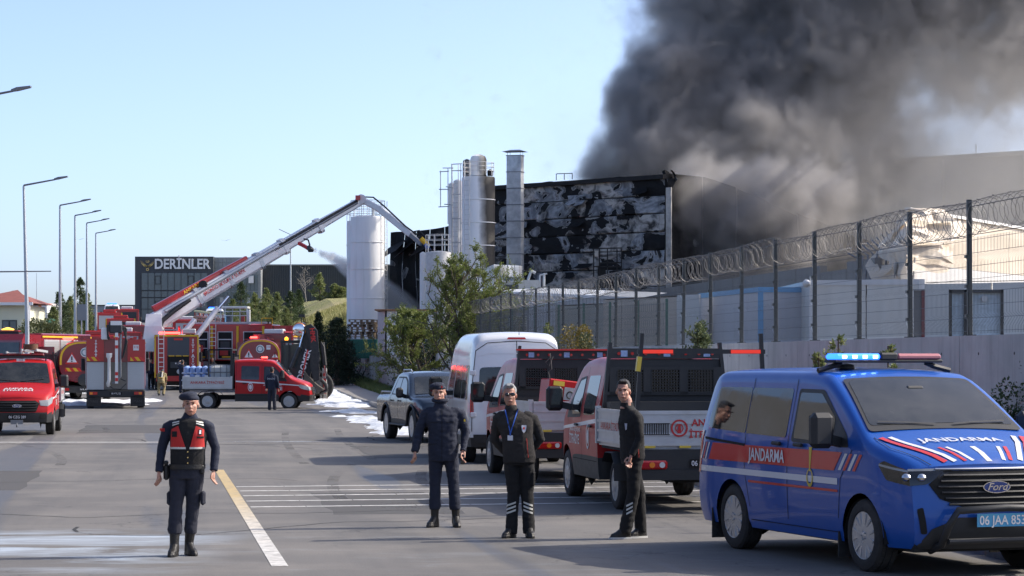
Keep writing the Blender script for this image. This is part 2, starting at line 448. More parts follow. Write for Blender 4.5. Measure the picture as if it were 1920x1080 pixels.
# tyre marks and tarred seams, worn through in places
def worn(name, col, lo, hi):
    m, t = newmat(name); p = t.pos(); t.bsdf.inputs['Base Color'].default_value = (*col, 1); t.bsdf.inputs['Roughness'].default_value = .8
    tr = t.new('ShaderNodeBsdfTransparent'); mx = t.new('ShaderNodeMixShader'); t.put(mx.inputs[0], t.ramp(t.math('ADD', t.math('MULTIPLY', t.noise(p, .5, 3), .6), t.math('MULTIPLY', t.noise(p, 9, 5, .75), .4)), [(lo, 0), (hi, .75)])); t.l.new(tr.outputs[0], mx.inputs[1]); t.l.new(t.bsdf.outputs[0], mx.inputs[2]); t.l.new(mx.outputs[0], t.n['Material Output'].inputs[0]); return m
M_TYREM = worn('tyre rubber marks', (.085, .083, .08), .47, .72); M_TAR = worn('tar seam', (.03, .03, .03), .36, .46); M_PATCH = worn('repair patch', (.098, .094, .09), .30, .42); M_SPILL = worn('dried pale spill', (.34, .37, .40), .46, .66)
def trail(name, pts, w_, m, z):
    Q = [Vector(q) for q in pts]; vs = []
    for i, q in enumerate(Q):
        d = (Q[min(i + 1, len(Q) - 1)] - Q[max(i - 1, 0)]).normalized(); n_ = Vector((-d.y, d.x)) * w_ / 2; vs += [(*(q - n_), zr(q.y) + z), (*(q + n_), zr(q.y) + z)]
    MB().add(vs, [(2 * i, 2 * i + 1, 2 * i + 3, 2 * i + 2) for i in range(len(Q) - 1)]).build(name, m, kind='structure')
rg = np.random.default_rng(11)
for k in range(6):
    c0 = rg.uniform(-5.5, 6.5); y0 = rg.uniform(22, 75); L_ = rg.uniform(10, 28); cv = rg.uniform(-.012, .012)
    for s_ in (0, 1.55): trail('tyre_mark', [((c0 + s_ + cv * (i * L_ / 20) ** 2) + RS * (y0 + i * L_ / 20), y0 + i * L_ / 20) for i in range(21)], .2, M_TYREM, .0022 + k * .0001 + s_ * .00004)
for k in range(7):
    x, y = rg.uniform(-9, 3), rg.uniform(25, 80); a = rg.choice([0.1, 1.5, 2.9]) + rg.normal(0, .2); pts = []
    for i in range(26): pts.append((x, y)); a += rg.normal(0, .28); x += .32 * cos(a); y += .5 * sin(a)
    trail('tar_seam', pts, .05, M_TAR, .0034 + k * .00005)
trail('tar_seam', [(R(c, D_).x, R(c, D_).y) for c, D_ in [(c, 60.6 + .05 * sin(c * 3)) for c in np.linspace(CL + .2, CR - .2, 40)]], .12, M_TAR, .0040)
for k, (c, y, w_, l) in enumerate(((3.0, 33, 1.8, 5.5), (-3.8, 39, 2.4, 7), (-1.5, 70, 3, 9), (5.2, 52, 2, 8))): trail('repair_patch', [(c + RS * (y + i * l / 6) + .05 * sin(i * 2), y + i * l / 6) for i in range(7)], w_, M_PATCH, .0012 + k * .0001)
trail('dried_spill', [(R(c, 62.6).x, R(c, 62.6).y) for c in np.linspace(-.5, 7.6, 30)], .9, M_SPILL, .0046)
# ---- retaining wall on the right: cast concrete lengths with tie holes
def concrete(name, col, streak=.5):
    m, t = newmat(name); p = t.pos()
    c = t.mix(t.ramp(t.noise(p, .7, 5, .65), [(.35, 0), (.7, 1)]), tuple(k * .8 for k in col), tuple(k * 1.12 for k in col))
    sp = t.new('ShaderNodeMapping', i_0=p); sp.inputs['Scale'].default_value = (3, 3, .25)
    c = t.mix(t.math('MULTIPLY', t.ramp(t.noise(sp.outputs[0], 1.2, 5, .7), [(.5, 0), (.75, 1)]), streak), c, tuple(k * .45 for k in col))
    t.put(t.bsdf.inputs['Base Color'], c); t.bsdf.inputs['Roughness'].default_value = .85
    t.bump(t.noise(p, 9, 6, .7), .3, .02); return m
M_CONC = concrete('cast concrete', (.50, .485, .465), .55)
M_CONC2 = concrete('stained concrete', (.40, .39, .37), .6)
M_HOLE = mat('tie hole', (.05, .05, .05), .9)
RW = thing('retaining_wall', 'long grey cast concrete retaining wall under the mesh fence behind the vans', 'wall', R(CW, 33))
WTOP = 2.47
for i in range(0, 22):
    y0 = 27 + i * 4.8; y1 = y0 + 4.78
    b = MB(); a_ = R(CW, y0) - RW.location; e_ = R(CW, y1) - RW.location; nrm = Vector((1, -RS, 0)).normalized() * .3
    zt = WTOP + .0
    b.loft([[a_ + Vector((0, 0, 0)), a_ + nrm, a_ + nrm + Vector((0, 0, zt)), a_ + Vector((0, 0, zt))], [e_, e_ + nrm, e_ + nrm + Vector((0, 0, zt)), e_ + Vector((0, 0, zt))]], 0, False)
    o = b.build('wall_panel', M_CONC, RW)
    hb = MB()
    for fx in (.18, .5, .82):
        for z in (.7, 1.45, 2.2):
            q = lerp(a_, e_, fx); hb.cyl(q + Vector((-.004, 0, z)), q + Vector((.02, 0, z)), .022, 8)
    if i < 12: hb.build('tie_hole', M_HOLE, o, kind='stuff')
LW = thing('boundary_wall', 'stained pale concrete wall of upright slabs below the pallets and the white silos', 'wall', R(CW, 133))
for i in range(0, 13):
    y0 = 133 + i * 2.9; y1 = y0 + 2.86
    a_ = R(CW - .05, y0, zr(y0)) - LW.location; e_ = R(CW - .05, y1, zr(y1)) - LW.location; nrm = Vector((1, 0, 0)) * .3; zt = 2.42
    MB().loft([[a_, a_ + nrm, Vector((a_.x + .3, a_.y, zt)), Vector((a_.x, a_.y, zt))], [e_, e_ + nrm, Vector((e_.x + .3, e_.y, zt)), Vector((e_.x, e_.y, zt))]], 0, False).build('wall_slab', M_CONC2, LW)
# unseen factory added across the street; its dark walls dim car side reflections
LFB = thing('unseen_factory', 'unseen long grey factory with orange band, added for reflections left of the street', 'building', R(-14, 20)); o = LFB.location
for k in range(10):
    y0 = -45 + k * 11.5; a = R(-14, y0) - o; e = R(-14, y0 + 11.4) - o; h = 6.0 + (k % 3) * .6; d = Vector((-10, -1.4, 0))
    MB().loft([[a, e, e + d, a + d], [v_ + Vector((0, 0, h)) for v_ in (a, e, e + d, a + d)]], smooth=False).build('wall', mat('factory wall', ((.12, .125, .13), (.09, .095, .105), (.15, .155, .16))[k % 3], .8, var=.1), LFB)
    a2, e2 = a + Vector((.08, 0, 0)), e + Vector((.08, 0, 0))
    for q in range(5):
        p_ = lerp(a2, e2, .12 + q * .19); MB().box((p_.x, p_.y, 2.4), (.1, 1.3, 1.5), rz=-ROADROT).build('window', glass('factory window', (.04, .05, .06), .08) if not (k or q) else bpy.data.materials['factory window'], LFB)
    if k % 2: MB().loft([[a2 + Vector((0, 0, h - 1.2)), e2 + Vector((0, 0, h - 1.2)), e2 + Vector((0, 0, h - .4)), a2 + Vector((0, 0, h - .4))], [v_ + Vector((-.1, 0, 0)) for v_ in (a2 + Vector((0, 0, h - 1.2)), e2 + Vector((0, 0, h - 1.2)), e2 + Vector((0, 0, h - .4)), a2 + Vector((0, 0, h - .4)))]], smooth=False).build('band', mat('orange band', (.3, .11, .05), .8), LFB)
# ================================================================== far buildings
M_ANTH = mat('anthracite cladding', (.045, .052, .062), .5, var=.12, scale=.3, dirt=.15)
M_GREYCLAD = mat('grey cladding', (.26, .275, .29), .45, var=.08, scale=.4, dirt=.12)
M_GLASSB = glass('curtain wall glass', (.09, .115, .13), .06)
M_FRAME = mat('dark window frame', (.03, .033, .038), .5)
M_SIGNW = mat('white sign letters', (.8, .8, .8), .5, var=.02)
M_GOLD = mat('gold sign', (.62, .46, .16), .4, var=.05)
M_BLIND = mat('pale blind', (.45, .46, .46), .8)
def flat(parent, name, px0, px1, py0, py1, Y, m, d=.3, mb=None):
    """upright box whose front fills the given pixels at distance Y, relative to parent"""
    a = P(px0, py1, Y) - parent.location; b = P(px1, py0, Y) - parent.location
    k = mb or MB(); k.b2(a.x, b.x, a.y, a.y + d, a.z, b.z)
    return k if mb else k.build(name, m, parent)
Y = 400
DB = thing('office_building', 'dark office block with white letters and gold emblem on its upper band', 'building', P(325, 600, Y) + Vector((0, 0, -3)))
flat(DB, 'wall', 253, 400, 481, 640, Y, M_ANTH, 18)
flat(DB, 'wall', 400.5, 489, 482.5, 640, Y + 1.5, M_GREYCLAD, 16)
for r, (y0, y1) in enumerate([(512, 544), (546, 557), (559, 579), (580, 600)]):
    for c in range(10):
        x0 = 265 + c * 12.4
        w_ = flat(DB, 'window', x0, x0 + 12.0, y0, y1, Y - .12, M_GLASSB if (c * 7 + r * 3) % 5 else M_GLASSB, .1)
        fb = MB(); flat(DB, '', x0 - .5, x0 + .4, y0 - 1, y1 + 1, Y - .2, None, .1, fb); flat(DB, '', x0, x0 + 12.4, y1 - .1, y1 + .9, Y - .19, None, .1, fb)
        if (c, r) in ((2, 0), (7, 0), (2, 2)):
            for (a0, a1, c0, c1) in ((x0 + 1, x0 + 11, y0 + 5, y0 + 6), (x0 + 1, x0 + 11, y0 + 20 if r == 0 else y0 + 14, y0 + 21 if r == 0 else y0 + 15), (x0 + 1, x0 + 1.7, y0 + 5, y0 + 21 if r == 0 else y0 + 15), (x0 + 10.3, x0 + 11, y0 + 5, y0 + 21 if r == 0 else y0 + 15)):
                flat(DB, '', a0, a1, c0, c1, Y - .26, None, .14, fb)
        f_ = fb.build('frame', M_FRAME, DB)
for r, (y0, y1) in enumerate([(483.5, 492), (493, 502), (503, 513)]):
    for c in range(11): flat(DB, 'cladding_panel', 401.5 + c * 7.9, 408.9 + c * 7.9, y0 + c * .12, y1 + c * .1, Y + 1.4, M_GREYCLAD, .1)
for (y0, y1) in ((516, 545), (547, 556), (558, 600)):
    for c in range(11):
        flat(DB, 'window', 405 + c * 7.2, 411.4 + c * 7.2, y0, y1, Y + 1.38, M_BLIND if (c in (1, 8) and y0 > 550) else M_GLASSB, .1)
for (px, py) in ((466, 517), (428, 570)):
    a = P(px, py, Y + 1.2) - DB.location
    MB().add([a, a + Vector((.85, -.1, 0)), a + Vector((.95, -1.0, -1.25)), a + Vector((.1, -.9, -1.25))], [(0, 1, 2, 3)]).build('open_window', M_BLIND, DB)
def logo_marks(b, M, s):
    def arc(cx, cy, r, a0, a1, w0, w1, n=14):
        vs = []; fs = []
        for i in range(n + 1):
            a = radians(lerp(a0, a1, i / n)); w_ = lerp(w0, w1, i / n)
            for rr in (r - w_ / 2, r + w_ / 2): vs.append(M @ Vector(((cx + rr * cos(a)) * s, (cy + rr * sin(a)) * s, 0)))
        for i in range(n): fs.append((2 * i, 2 * i + 1, 2 * i + 3, 2 * i + 2))
        b.add(vs, fs)
    for k in range(4):
        arc(0, .62 - k * .16, 1 - k * .2, 182, 262, .02, .15); arc(0, .62 - k * .16, 1 - k * .2, -2, -82, .02, .15)
    arc(0, -.78, .17, 0, 360, .1, .1); arc(0, .55, .28, 200, 340, .05, .1); arc(0, .75, .28, 210, 330, .03, .07)
o = P(276.5, 495.5, Y - .25) - DB.location
b = MB(); logo_marks(b, Matrix.Translation(o) @ Matrix.Rotation(pi / 2, 4, 'X'), 1.1); sg = b.build('sign_emblem', M_GOLD, DB)
lettering('DERİNLER', 2.3, frame(P(341.5, 495.8, Y - .25) - DB.location, (1, 0, 0), (0, 0, 1)), M_SIGNW, DB, 'sign_letters', bold=.022, extrude=.08, space=1.0, xs=.86)
DH = thing('warehouse', 'long dark ribbed warehouse beside the office block, behind the hill', 'building', P(570, 590, 380) + Vector((0, 0, -2)))
flat(DH, 'wall', 490, 790, 497, 640, 405, M_ANTH, 60)
b = MB()
for i in range(60): flat(DH, '', 491 + i * 4.2, 492.2 + i * 4.2, 498, 620, 404.85, None, .15, b)
b.build('rib', M_ANTH, DH, kind='stuff'); flat(DH, 'parapet', 489.5, 790, 495.5, 497.6, 404.7, M_GREYCLAD, .4)
FH = thing('industrial_hall', 'low pale grey hall closing the top of the street at the skyline', 'building', P(175, 600, 520))
flat(FH, 'wall', 60, 262, 573, 630, 520, M_GREYCLAD, 30); flat(FH, 'parapet', 60, 262, 571.5, 573.3, 519.8, M_FRAME, .3)
# yellow lodge with a hipped red roof
M_CREAM = mat('cream render', (.66, .66, .50), .9, var=.06, scale=.6, bump=.1, dirt=.12, dirtcol=(.4, .37, .28))
M_TILE = mat('red brown roof tiles', (.23, .075, .06), .8, var=.3, scale=3, bump=.4, bscale=5)
M_WHT = mat('white paint', (.72, .73, .74), .5, var=.06, scale=.8, dirt=.12, dirtcol=(.4, .38, .34))
M_PLINTH = mat('stone plinth', (.20, .19, .17), .9, var=.3, scale=2, bump=.4)
Y = 140
YL = thing('cream_lodge', 'cream rendered lodge with a hipped red tiled roof at the left edge', 'building', P(0, 640, Y))
Lc = YL.location
b = MB(); x0 = P(-70, 0, Y).x - Lc.x; x1 = P(47, 0, Y).x - Lc.x; zt = P(0, 572, Y).z - Lc.z; zb = P(0, 626, Y).z - Lc.z
b.b2(x0, x1, 0, 6, zb, zt); b.build('wall', M_CREAM, YL)
MB().b2(x0 - .1, x1 + .2, -.1, 6.2, -4.5, zb).build('plinth', M_PLINTH, YL)
e = .5; zr_ = P(0, 557, Y).z - Lc.z
b = MB(); q = [(x0 - e, -e, zt + .12), (x1 + e, -e, zt + .12), (x1 + e, 6 + e, zt + .12), (x0 - e, 6 + e, zt + .12), (x0 + 2.6, 2.9, zr_ + .5), (x1 - 1.4, 3.1, zr_ + .45)]
b.add(q, [(0, 1, 5, 4), (1, 2, 5), (2, 3, 4, 5), (3, 0, 4), (0, 3, 2, 1)]); rf = b.build('roof', M_TILE, YL)
MB().b2(x0 - e, x1 + e + .05, -e - .1, -e, zt - .02, zt + .15).build('gutter', M_WHT, rf)
wx0 = P(4, 0, Y).x - Lc.x; wx1 = P(32, 0, Y).x - Lc.x; wz0 = P(0, 626, Y).z - Lc.z; wz1 = P(0, 600, Y).z - Lc.z
w_ = MB().b2(wx0, wx1, -.05, .02, wz0 + .05, wz1).build('window', M_FRAME, YL)
xm = (wx0 + wx1) / 2
for (a0, a1) in ((wx0 + .05, xm - .04), (xm + .04, wx1 - .05)): MB().b2(a0, a1, -.07, -.051, wz0 + .1, wz1 - .06).build('pane', M_GLASSB, w_)
MB().b2(wx0 - .1, wx1 + .15, -.16, 0, wz0 - .04, wz0 + .04).build('sill', M_WHT, w_)
MB().cyl((x1 + .3, -.3, zt), (x1 + .3, -.3, zb), .06, 8).build('downpipe', M_WHT, YL)
M_ORANGE = mat('orange render', (.62, .18, .06), .8, var=.06, dirt=.1)
Y = 225
OB = thing('white_and_orange_building', 'small white building with orange edge bands behind the green gate', 'building', P(75, 640, Y))
flat(OB, 'wall', 50, 88, 569, 640, Y, M_WHT, 7); flat(OB, 'band', 57, 77, 567, 573, Y - .05, M_ORANGE, 7.2); flat(OB, 'band', 72, 77.5, 573, 600, Y - .08, M_ORANGE, 2)
flat(OB, 'band', 77.5, 95, 572, 578, Y + 2, M_ORANGE, 5); flat(OB, 'wall', 77.5, 94.5, 578, 610, Y + 2.1, M_WHT, 5)
for x in (81, 85, 90): flat(OB, 'window_frame', x, x + .8, 578, 605, Y + 2, M_GREYCLAD, .08)
M_GREENP = mat('green painted metal', (.02, .13, .085), .5, var=.1)
def fence_panel(px0, px1, py0, py1, Y, label, n=9):
    f = thing('metal_gate', label, 'gate', P(px0, py1, Y)); o = f.location
    a = P(px0, py1, Y) - o; c = P(px1, py0, Y + 1.5) - o
    for i in range(n):
        t = i / (n - 1); x = lerp(a.x, c.x, t); y = lerp(a.y, c.y, t)
        MB().b2(x, x + (c.x - a.x) / n * .82, y, y + .04, 0, c.z - (i % 2) * .0).build('slat', M_GREENP, f)
    for z in (.15, c.z - .12): MB().beam((a.x, a.y + .05, z), (c.x + .1, c.y + .05, z), .06, .08).build('rail', M_GREENP, f)
fence_panel(60.5, 67.5, 592, 622, 165, 'narrow green metal gate leaf beside the cream lodge')
fence_panel(81, 92, 600, 626, 175, 'low green slatted gate leaf between the lodge and the conifers')
fence_panel(91.5, 99.5, 597, 630, 168, 'taller green gate leaf against the first conifer')
# mast and thin cross arm at the far left
M_GALV = mat('galvanised steel', (.42, .44, .46), .45, metal=.6, var=.12, scale=2)
M_GALVD = mat('weathered steel', (.20, .21, .23), .5, metal=.5, var=.15, scale=2)
b = MB(); p = P(68.5, 620, 300); b.cyl((0, 0, 0), (0, 0, P(0, 512, 300).z - p.z), .06, 6, r2=.03); b.build('radio_mast', M_GALV, loc=p, label='thin radio mast standing above the white and orange building', cat='mast')
b = MB(); p = P(-60, 660, 95); z1 = P(0, 510, 95).z - p.z
CA = thing('gantry_pole', 'thin level arm reaching in from the left edge at lamp height', 'pole', p)
MB().cyl((0, 0, -1), (0, 0, z1), .09, 10, r2=.07).build('pole', M_GALVD, CA); MB().cyl((0, 0, z1), (P(96, 0, 95).x - p.x, 0, z1 + .03), .035, 8, r2=.02).build('arm', M_GALVD, CA)
# ------------------------------------------------------------------ street lamps
def street_lamp(base, ztop, arm, label, group='street lamps along the left pavement', tilt=.0):
    t = thing('street_lamp', label, 'street lamp', base, 0, group); h = ztop - base[2]
    b = MB(); b.tube([(0, 0, 0), (0, 0, h * .35), (tilt, 0, h)], [.125, .10, .055], 12); b.build('pole', M_GALV, t)
    MB().cyl((0, 0, 0), (0, 0, .5), .15, 12).build('base', M_GALV, t)
    dx = arm; rise = arm * .21
    MB().tube([(tilt, 0, h), (tilt + .02, 0, h + .04), (tilt + dx, .0, h + rise)], [.05, .045, .035], 8).build('arm', M_GALVD, t)
    b = MB(); a = Vector((tilt + dx - .05, 0, h + rise + .01)); e = a + Vector((.62, 0, .13))
    b.loft([[a + Vector((0, -.06, .04)), a + Vector((0, .06, .04)), a + Vector((0, .05, -.04)), a + Vector((0, -.05, -.04))],
            [a + Vector((.2, -.16, .10)), a + Vector((.2, .16, .10)), a + Vector((.2, .15, -.0)), a + Vector((.2, -.15, -.0))],
            [e + Vector((0, -.12, .02)), e + Vector((0, .12, .02)), e + Vector((0, .12, -.03)), e + Vector((0, -.12, -.03))]], smooth=False)
    b.build('lamp_head', M_GALVD, t); return t
lamps = [(-100, 197, 76, 2.1, 'street lamp whose head alone reaches in at the upper left edge'),
         (51, 349, 111, 1.45, 'nearest full street lamp, standing before the cream lodge'), (113, 386, 146, 1.3, 'second street lamp, standing before the first conifer'),
         (141, 405, 167, 1.25, 'third street lamp, in front of the conifer group'), (163, 419, 188, 1.2, 'fourth street lamp, right of the conifers'), (180, 438, 208, 1.15, 'farthest street lamp beside the crowd on the pavement')]
for (px, py, Y, arm, lb) in lamps:
    top = P(px, py, Y); street_lamp((top.x, Y, zr(Y) + .1), top.z, arm, lb, tilt=-.16 if Y == 111 else -.02)
# tall lamp behind the boom
Y = 330; t0 = P(545, 571, Y); top = P(547, 440, Y)
t = thing('street_lamp', 'single street lamp standing on the hill behind the white boom', 'street lamp', t0)
MB().tube([(0, 0, -2), (0, 0, top.z - t0.z)], [.12, .07], 8).build('pole', M_GALV, t)
MB().tube([(0, 0, top.z - t0.z), (-1.6, 0, top.z - t0.z + .75)], .05, 6).build('arm', M_GALVD, t)
# ================================================================== burnt hall and its plant
def burn_mat(name, dirx, black=.46, pale=.42, sc=.34, seed=0):
    m, t = newmat(name); p = t.pos()
    mp = t.new('ShaderNodeMapping', i_0=p); oi = t.new('ShaderNodeObjectInfo'); t.put(mp.inputs['Location'], t.math('MULTIPLY', oi.outputs['Random'], 37.0)); mp.inputs['Scale'].default_value = (1, 1, 1.5); q = mp.outputs[0]
    n1 = t.noise(q, sc, 3, .5, 1.6); n2 = t.noise(q, sc * 3.5, 5, .6, .6); n3 = t.noise(q, 6, 5, .7); n4 = t.noise(q, sc * .7, 2, .5, .5)
    f = t.math('ADD', t.math('MULTIPLY', n1, .85), t.math('MULTIPLY', n2, .15))
    f = t.math('ADD', f, t.math('MULTIPLY', t.math('SUBTRACT', n3, .5), .03)); o = (.5 - black) * .3
    c = t.ramp(f, [(0, (.008, .008, .009)), (.490 - o, (.012, .012, .013)), (.494 - o, (.45, .44, .42)), (.505 - o, (.11, .115, .125)), (.55 - o, (.20, .21, .225)), (.60 - o, (.34, .35, .36)), (.640 - o, (.14, .145, .16)), (.645 - o, (.42, .40, .37)), (.66 - o, (.02, .02, .021)), (.72, (.012, .012, .012))])
    pn = t.ramp(t.math('ADD', n4, t.math('MULTIPLY', t.math('SUBTRACT', n2, .5), .25)), [(.62 - pale * .22, 0), (.63 - pale * .22, 1)])
    c = t.mix(t.math('MULTIPLY', pn, .9 if pale else .0), c, t.mix(t.ramp(n2, [(.42, 0), (.62, 1)]), (.50, .47, .43), (.05, .047, .045)))
    st = t.new('ShaderNodeMapping', i_0=p); st.inputs['Scale'].default_value = (2.2, 2.2, .3)
    c = t.mix(t.math('MULTIPLY', t.ramp(t.noise(st.outputs[0], .7, 5, .6), [(.5, 0), (.66, 1)]), .4 if pale else .9), c, (.012, .011, .011))
    t.put(t.bsdf.inputs['Base Color'], c); t.bsdf.inputs['Roughness'].default_value = .7; t.bsdf.inputs['Specular IOR Level'].default_value = .15
    t.bump(t.math('ADD', f, t.math('MULTIPLY', n3, .3)), .6, .12); return m
M_BURN = burn_mat('burnt sandwich panel', None)
M_BURN2 = burn_mat('charred sheet', None, black=.98, pale=.0, sc=.35, seed=2)
M_CHAR = mat('char', (.014, .013, .013), .9, var=.4, scale=1.5, bump=.6, bscale=6, world=True)
BC = Vector((9.6, 150, 0)); FD = Vector((-.736, .677, 0)).normalized(); SDIR = Vector((.677, .736, 0)).normalized()
BH = thing('burnt_hall', 'burnt out hall with blistered black and grey wall panels and smoke behind it', 'building', (BC.x, BC.y, 2.3))
ztop = 13.75 - 2.3; ph = 1.13
W_ = 15.2
for k in range(11):
    z1 = ztop - .25 - k * ph; z0 = z1 - ph + .05
    segs = [(0.12, W_)] if k % 2 else [(.12, W_)]
    for (a, e) in segs:
        b = MB(); n = 14; rows = []
        for j, z in enumerate((z0, z0 + .06, (z0 + z1) / 2, z1 - .06, z1)):
            r = []
            for i in range(n + 1):
                s_ = lerp(a, e, i / n); bul = .0 if j in (0, 4) else .05
                w2 = .13 * mnoise.noise(Vector((s_ * .7, k * 3.3, j * .7))) + bul
                q = FD * s_ - SDIR * w2; r.append((q.x, q.y, z))
            rows.append(r)
        b.loft(rows, closed=False, smooth=False); b.build('wall_panel', M_BURN, BH)
b = MB(); q0 = SDIR * .12; q1 = FD * W_ + SDIR * .12   # dark carcass behind the joints
b.loft([[q0, q1, q1 + SDIR * .3, q0 + SDIR * .3], [Vector(p) + Vector((0, 0, ztop - .1)) for p in (q0, q1, q1 + SDIR * .3, q0 + SDIR * .3)]], smooth=False); b.build('wall', M_CHAR, BH)
b = MB(); a = Vector((0, 0, ztop - .22)) - SDIR * .1; e = FD * W_ + Vector((0, 0, ztop - .22)) - SDIR * .1
b.beam(a, e, .5, .26); b.build('coping', M_CHAR, BH)
M_TRIM = mat('scorched white trim', (.45, .42, .38), .6, var=.3, scale=.6, dirt=.7, dirtcol=(.03, .028, .026), world=True)
b = MB(); b.box((0.12, -.14, (ztop - .8) / 2 + 2.0), (.42, .08, ztop - 5.0), rz=atan2(FD.y, FD.x)); b.build('corner_trim', M_TRIM, BH)
b = MB()
for i in range(5):
    a = Vector((.3 * i * .4, .2, ztop - .1)) ; b.add([a + Vector((RNG.uniform(-.3, .5), RNG.uniform(-.3, .3), RNG.uniform(-.9, .5))) for _ in range(4)], [(0, 1, 2, 3)])
b.build('torn_flashing', M_BURN2, BH)
rg = np.random.default_rng(5)
for i in range(20):   # peeled skins curling off the wall and ragged pieces along its top
    s_ = rg.uniform(.8, W_ - 1.2); z = rg.uniform(1.5, ztop - .8) if i < 12 else ztop - .25; w_ = rg.uniform(.5, 1.6); h = rg.uniform(.3, .8); q = FD * s_ - SDIR * .16; rr = []
    for j in range(5): t_ = j / 4; rr.append([q + FD * (w_ * u + .1 * sin(j + i)) - SDIR * (.02 + .3 * t_ * t_ * (1 if i < 12 else .3)) + Vector((0, 0, z + (-h if i < 12 else h * .3) * t_ * (1 - .3 * abs(u - .4)))) for u in (0, .35, .7, 1)])
    MB().loft(rr, closed=False, smooth=False).build('peeled_sheet', M_BURN if i % 3 == 0 and i < 12 else M_BURN2, BH)
for k in range(9):   # side going back into the smoke, panels sagging more and more
    s0 = .25 + k * 3.4; s1 = s0 + 3.3; h0 = ztop - max(0, k - 1) * .62; h1 = ztop - max(0, k - .2) * .62 + RNG.uniform(-.4, .2)
    b = MB(); rows = []
    for i in range(5):
        s_ = lerp(s0, s1, i / 4); h = lerp(h0, h1, i / 4); r = []
        for j in range(7):
            z = h * j / 6; d = .35 * mnoise.noise(Vector((s_ * .5, z * .35, 4.2))) * (j / 6) * min(1, .3 + k * .25)
            q = SDIR * s_ + FD * d; r.append((q.x, q.y, z))
        rows.append(r)
    b.loft(rows, closed=False, smooth=False); b.build('side_panel', M_BURN2, BH)
# sagging lower wing to the left
WG = thing('collapsed_wing', 'charred sagging sheet metal wing left of the tall white silo', 'building', (BC.x + FD.x * 15.3, BC.y + FD.y * 15.3, 2.3))
for k in range(7):
    s0 = k * 1.32; s1 = s0 + 1.28; b = MB(); rows = []
    for i in range(4):
        s_ = lerp(s0, s1, i / 3); h = (9.6 - (s_ / 8.8) * .9 - .9 * sin(min(1, s_ / 8.8) * pi) * .4) ; r = []
        for j in range(7):
            z = h * j / 6; d = .5 * mnoise.noise(Vector((s_ * .6, z * .4, 9.2))) * (j / 6)
            q = FD * s_ + SDIR * d; r.append((q.x, q.y, z))
        rows.append(r)
    b.loft(rows, closed=False, smooth=False); b.build('wall_panel', M_BURN2, WG)
for k in range(5):
    a = FD * (1 + k * 1.6) + Vector((0, 0, 8.6 - k * .1)); b = MB()
    b.add([a, a + FD * 1.9 + Vector((0, 0, -.6)), a + FD * 1.6 - SDIR * 1.5 + Vector((0, 0, -1.6)), a - SDIR * 1.2 + Vector((0, 0, -.9 + .4 * (k % 2)))], [(0, 1, 2, 3)])
    b.build('fallen_sheet', M_BURN2, WG)
GB = thing('grey_clad_annex', 'small grey clad annex with a pale doorway left of the collapsed wing', 'building', P(752, 560, 176))
flat(GB, 'wall', 735, 792, 467, 640, 176, M_GREYCLAD, 6); flat(GB, 'doorway', 754, 768, 494, 600, 175.9, M_WHT, .1); flat(GB, 'panel', 735.5, 790, 470, 490, 175.85, M_ANTH, .1)
# silos
def silo_mat(name, soot=0.0, axis=(1, 0)):
    m, t = newmat(name); o = t.coord('Object'); p = t.pos()
    c = t.mix(t.ramp(t.noise(o, .5, 4), [(.3, 0), (.7, 1)]), (.74, .74, .72), (.80, .80, .79))
    mp = t.new('ShaderNodeMapping', i_0=o); mp.inputs['Scale'].default_value = (3, 3, .2)
    c = t.mix(t.math('MULTIPLY', t.ramp(t.noise(mp.outputs[0], 1.3, 4, .6), [(.52, 0), (.8, 1)]), .35), c, (.38, .35, .30))
    if soot:
        s = t.new('ShaderNodeSeparateXYZ', i_0=o)
        f = t.math('ADD', t.math('MULTIPLY', s.outputs[0], axis[0]), t.math('MULTIPLY', s.outputs[1], axis[1]))
        f = t.math('ADD', f, t.math('MULTIPLY', t.math('SUBTRACT', t.noise(o, .9, 4), .5), .5))
        f = t.math('ADD', f, t.math('MULTIPLY', s.outputs[2], .035))
        c = t.mix(t.ramp(f, [(.30, 0), (.50, .6), (soot, .98)]), c, (.012, .011, .010))
    t.put(t.bsdf.inputs['Base Color'], c); t.bsdf.inputs['Roughness'].default_value = .62; t.bsdf.inputs['Specular IOR Level'].default_value = .25; return m
M_SILO = silo_mat('white silo shell'); M_SILOS = silo_mat('sooted silo shell', .8)
M_RAIL = mat('white handrail', (.55, .55, .53), .5)
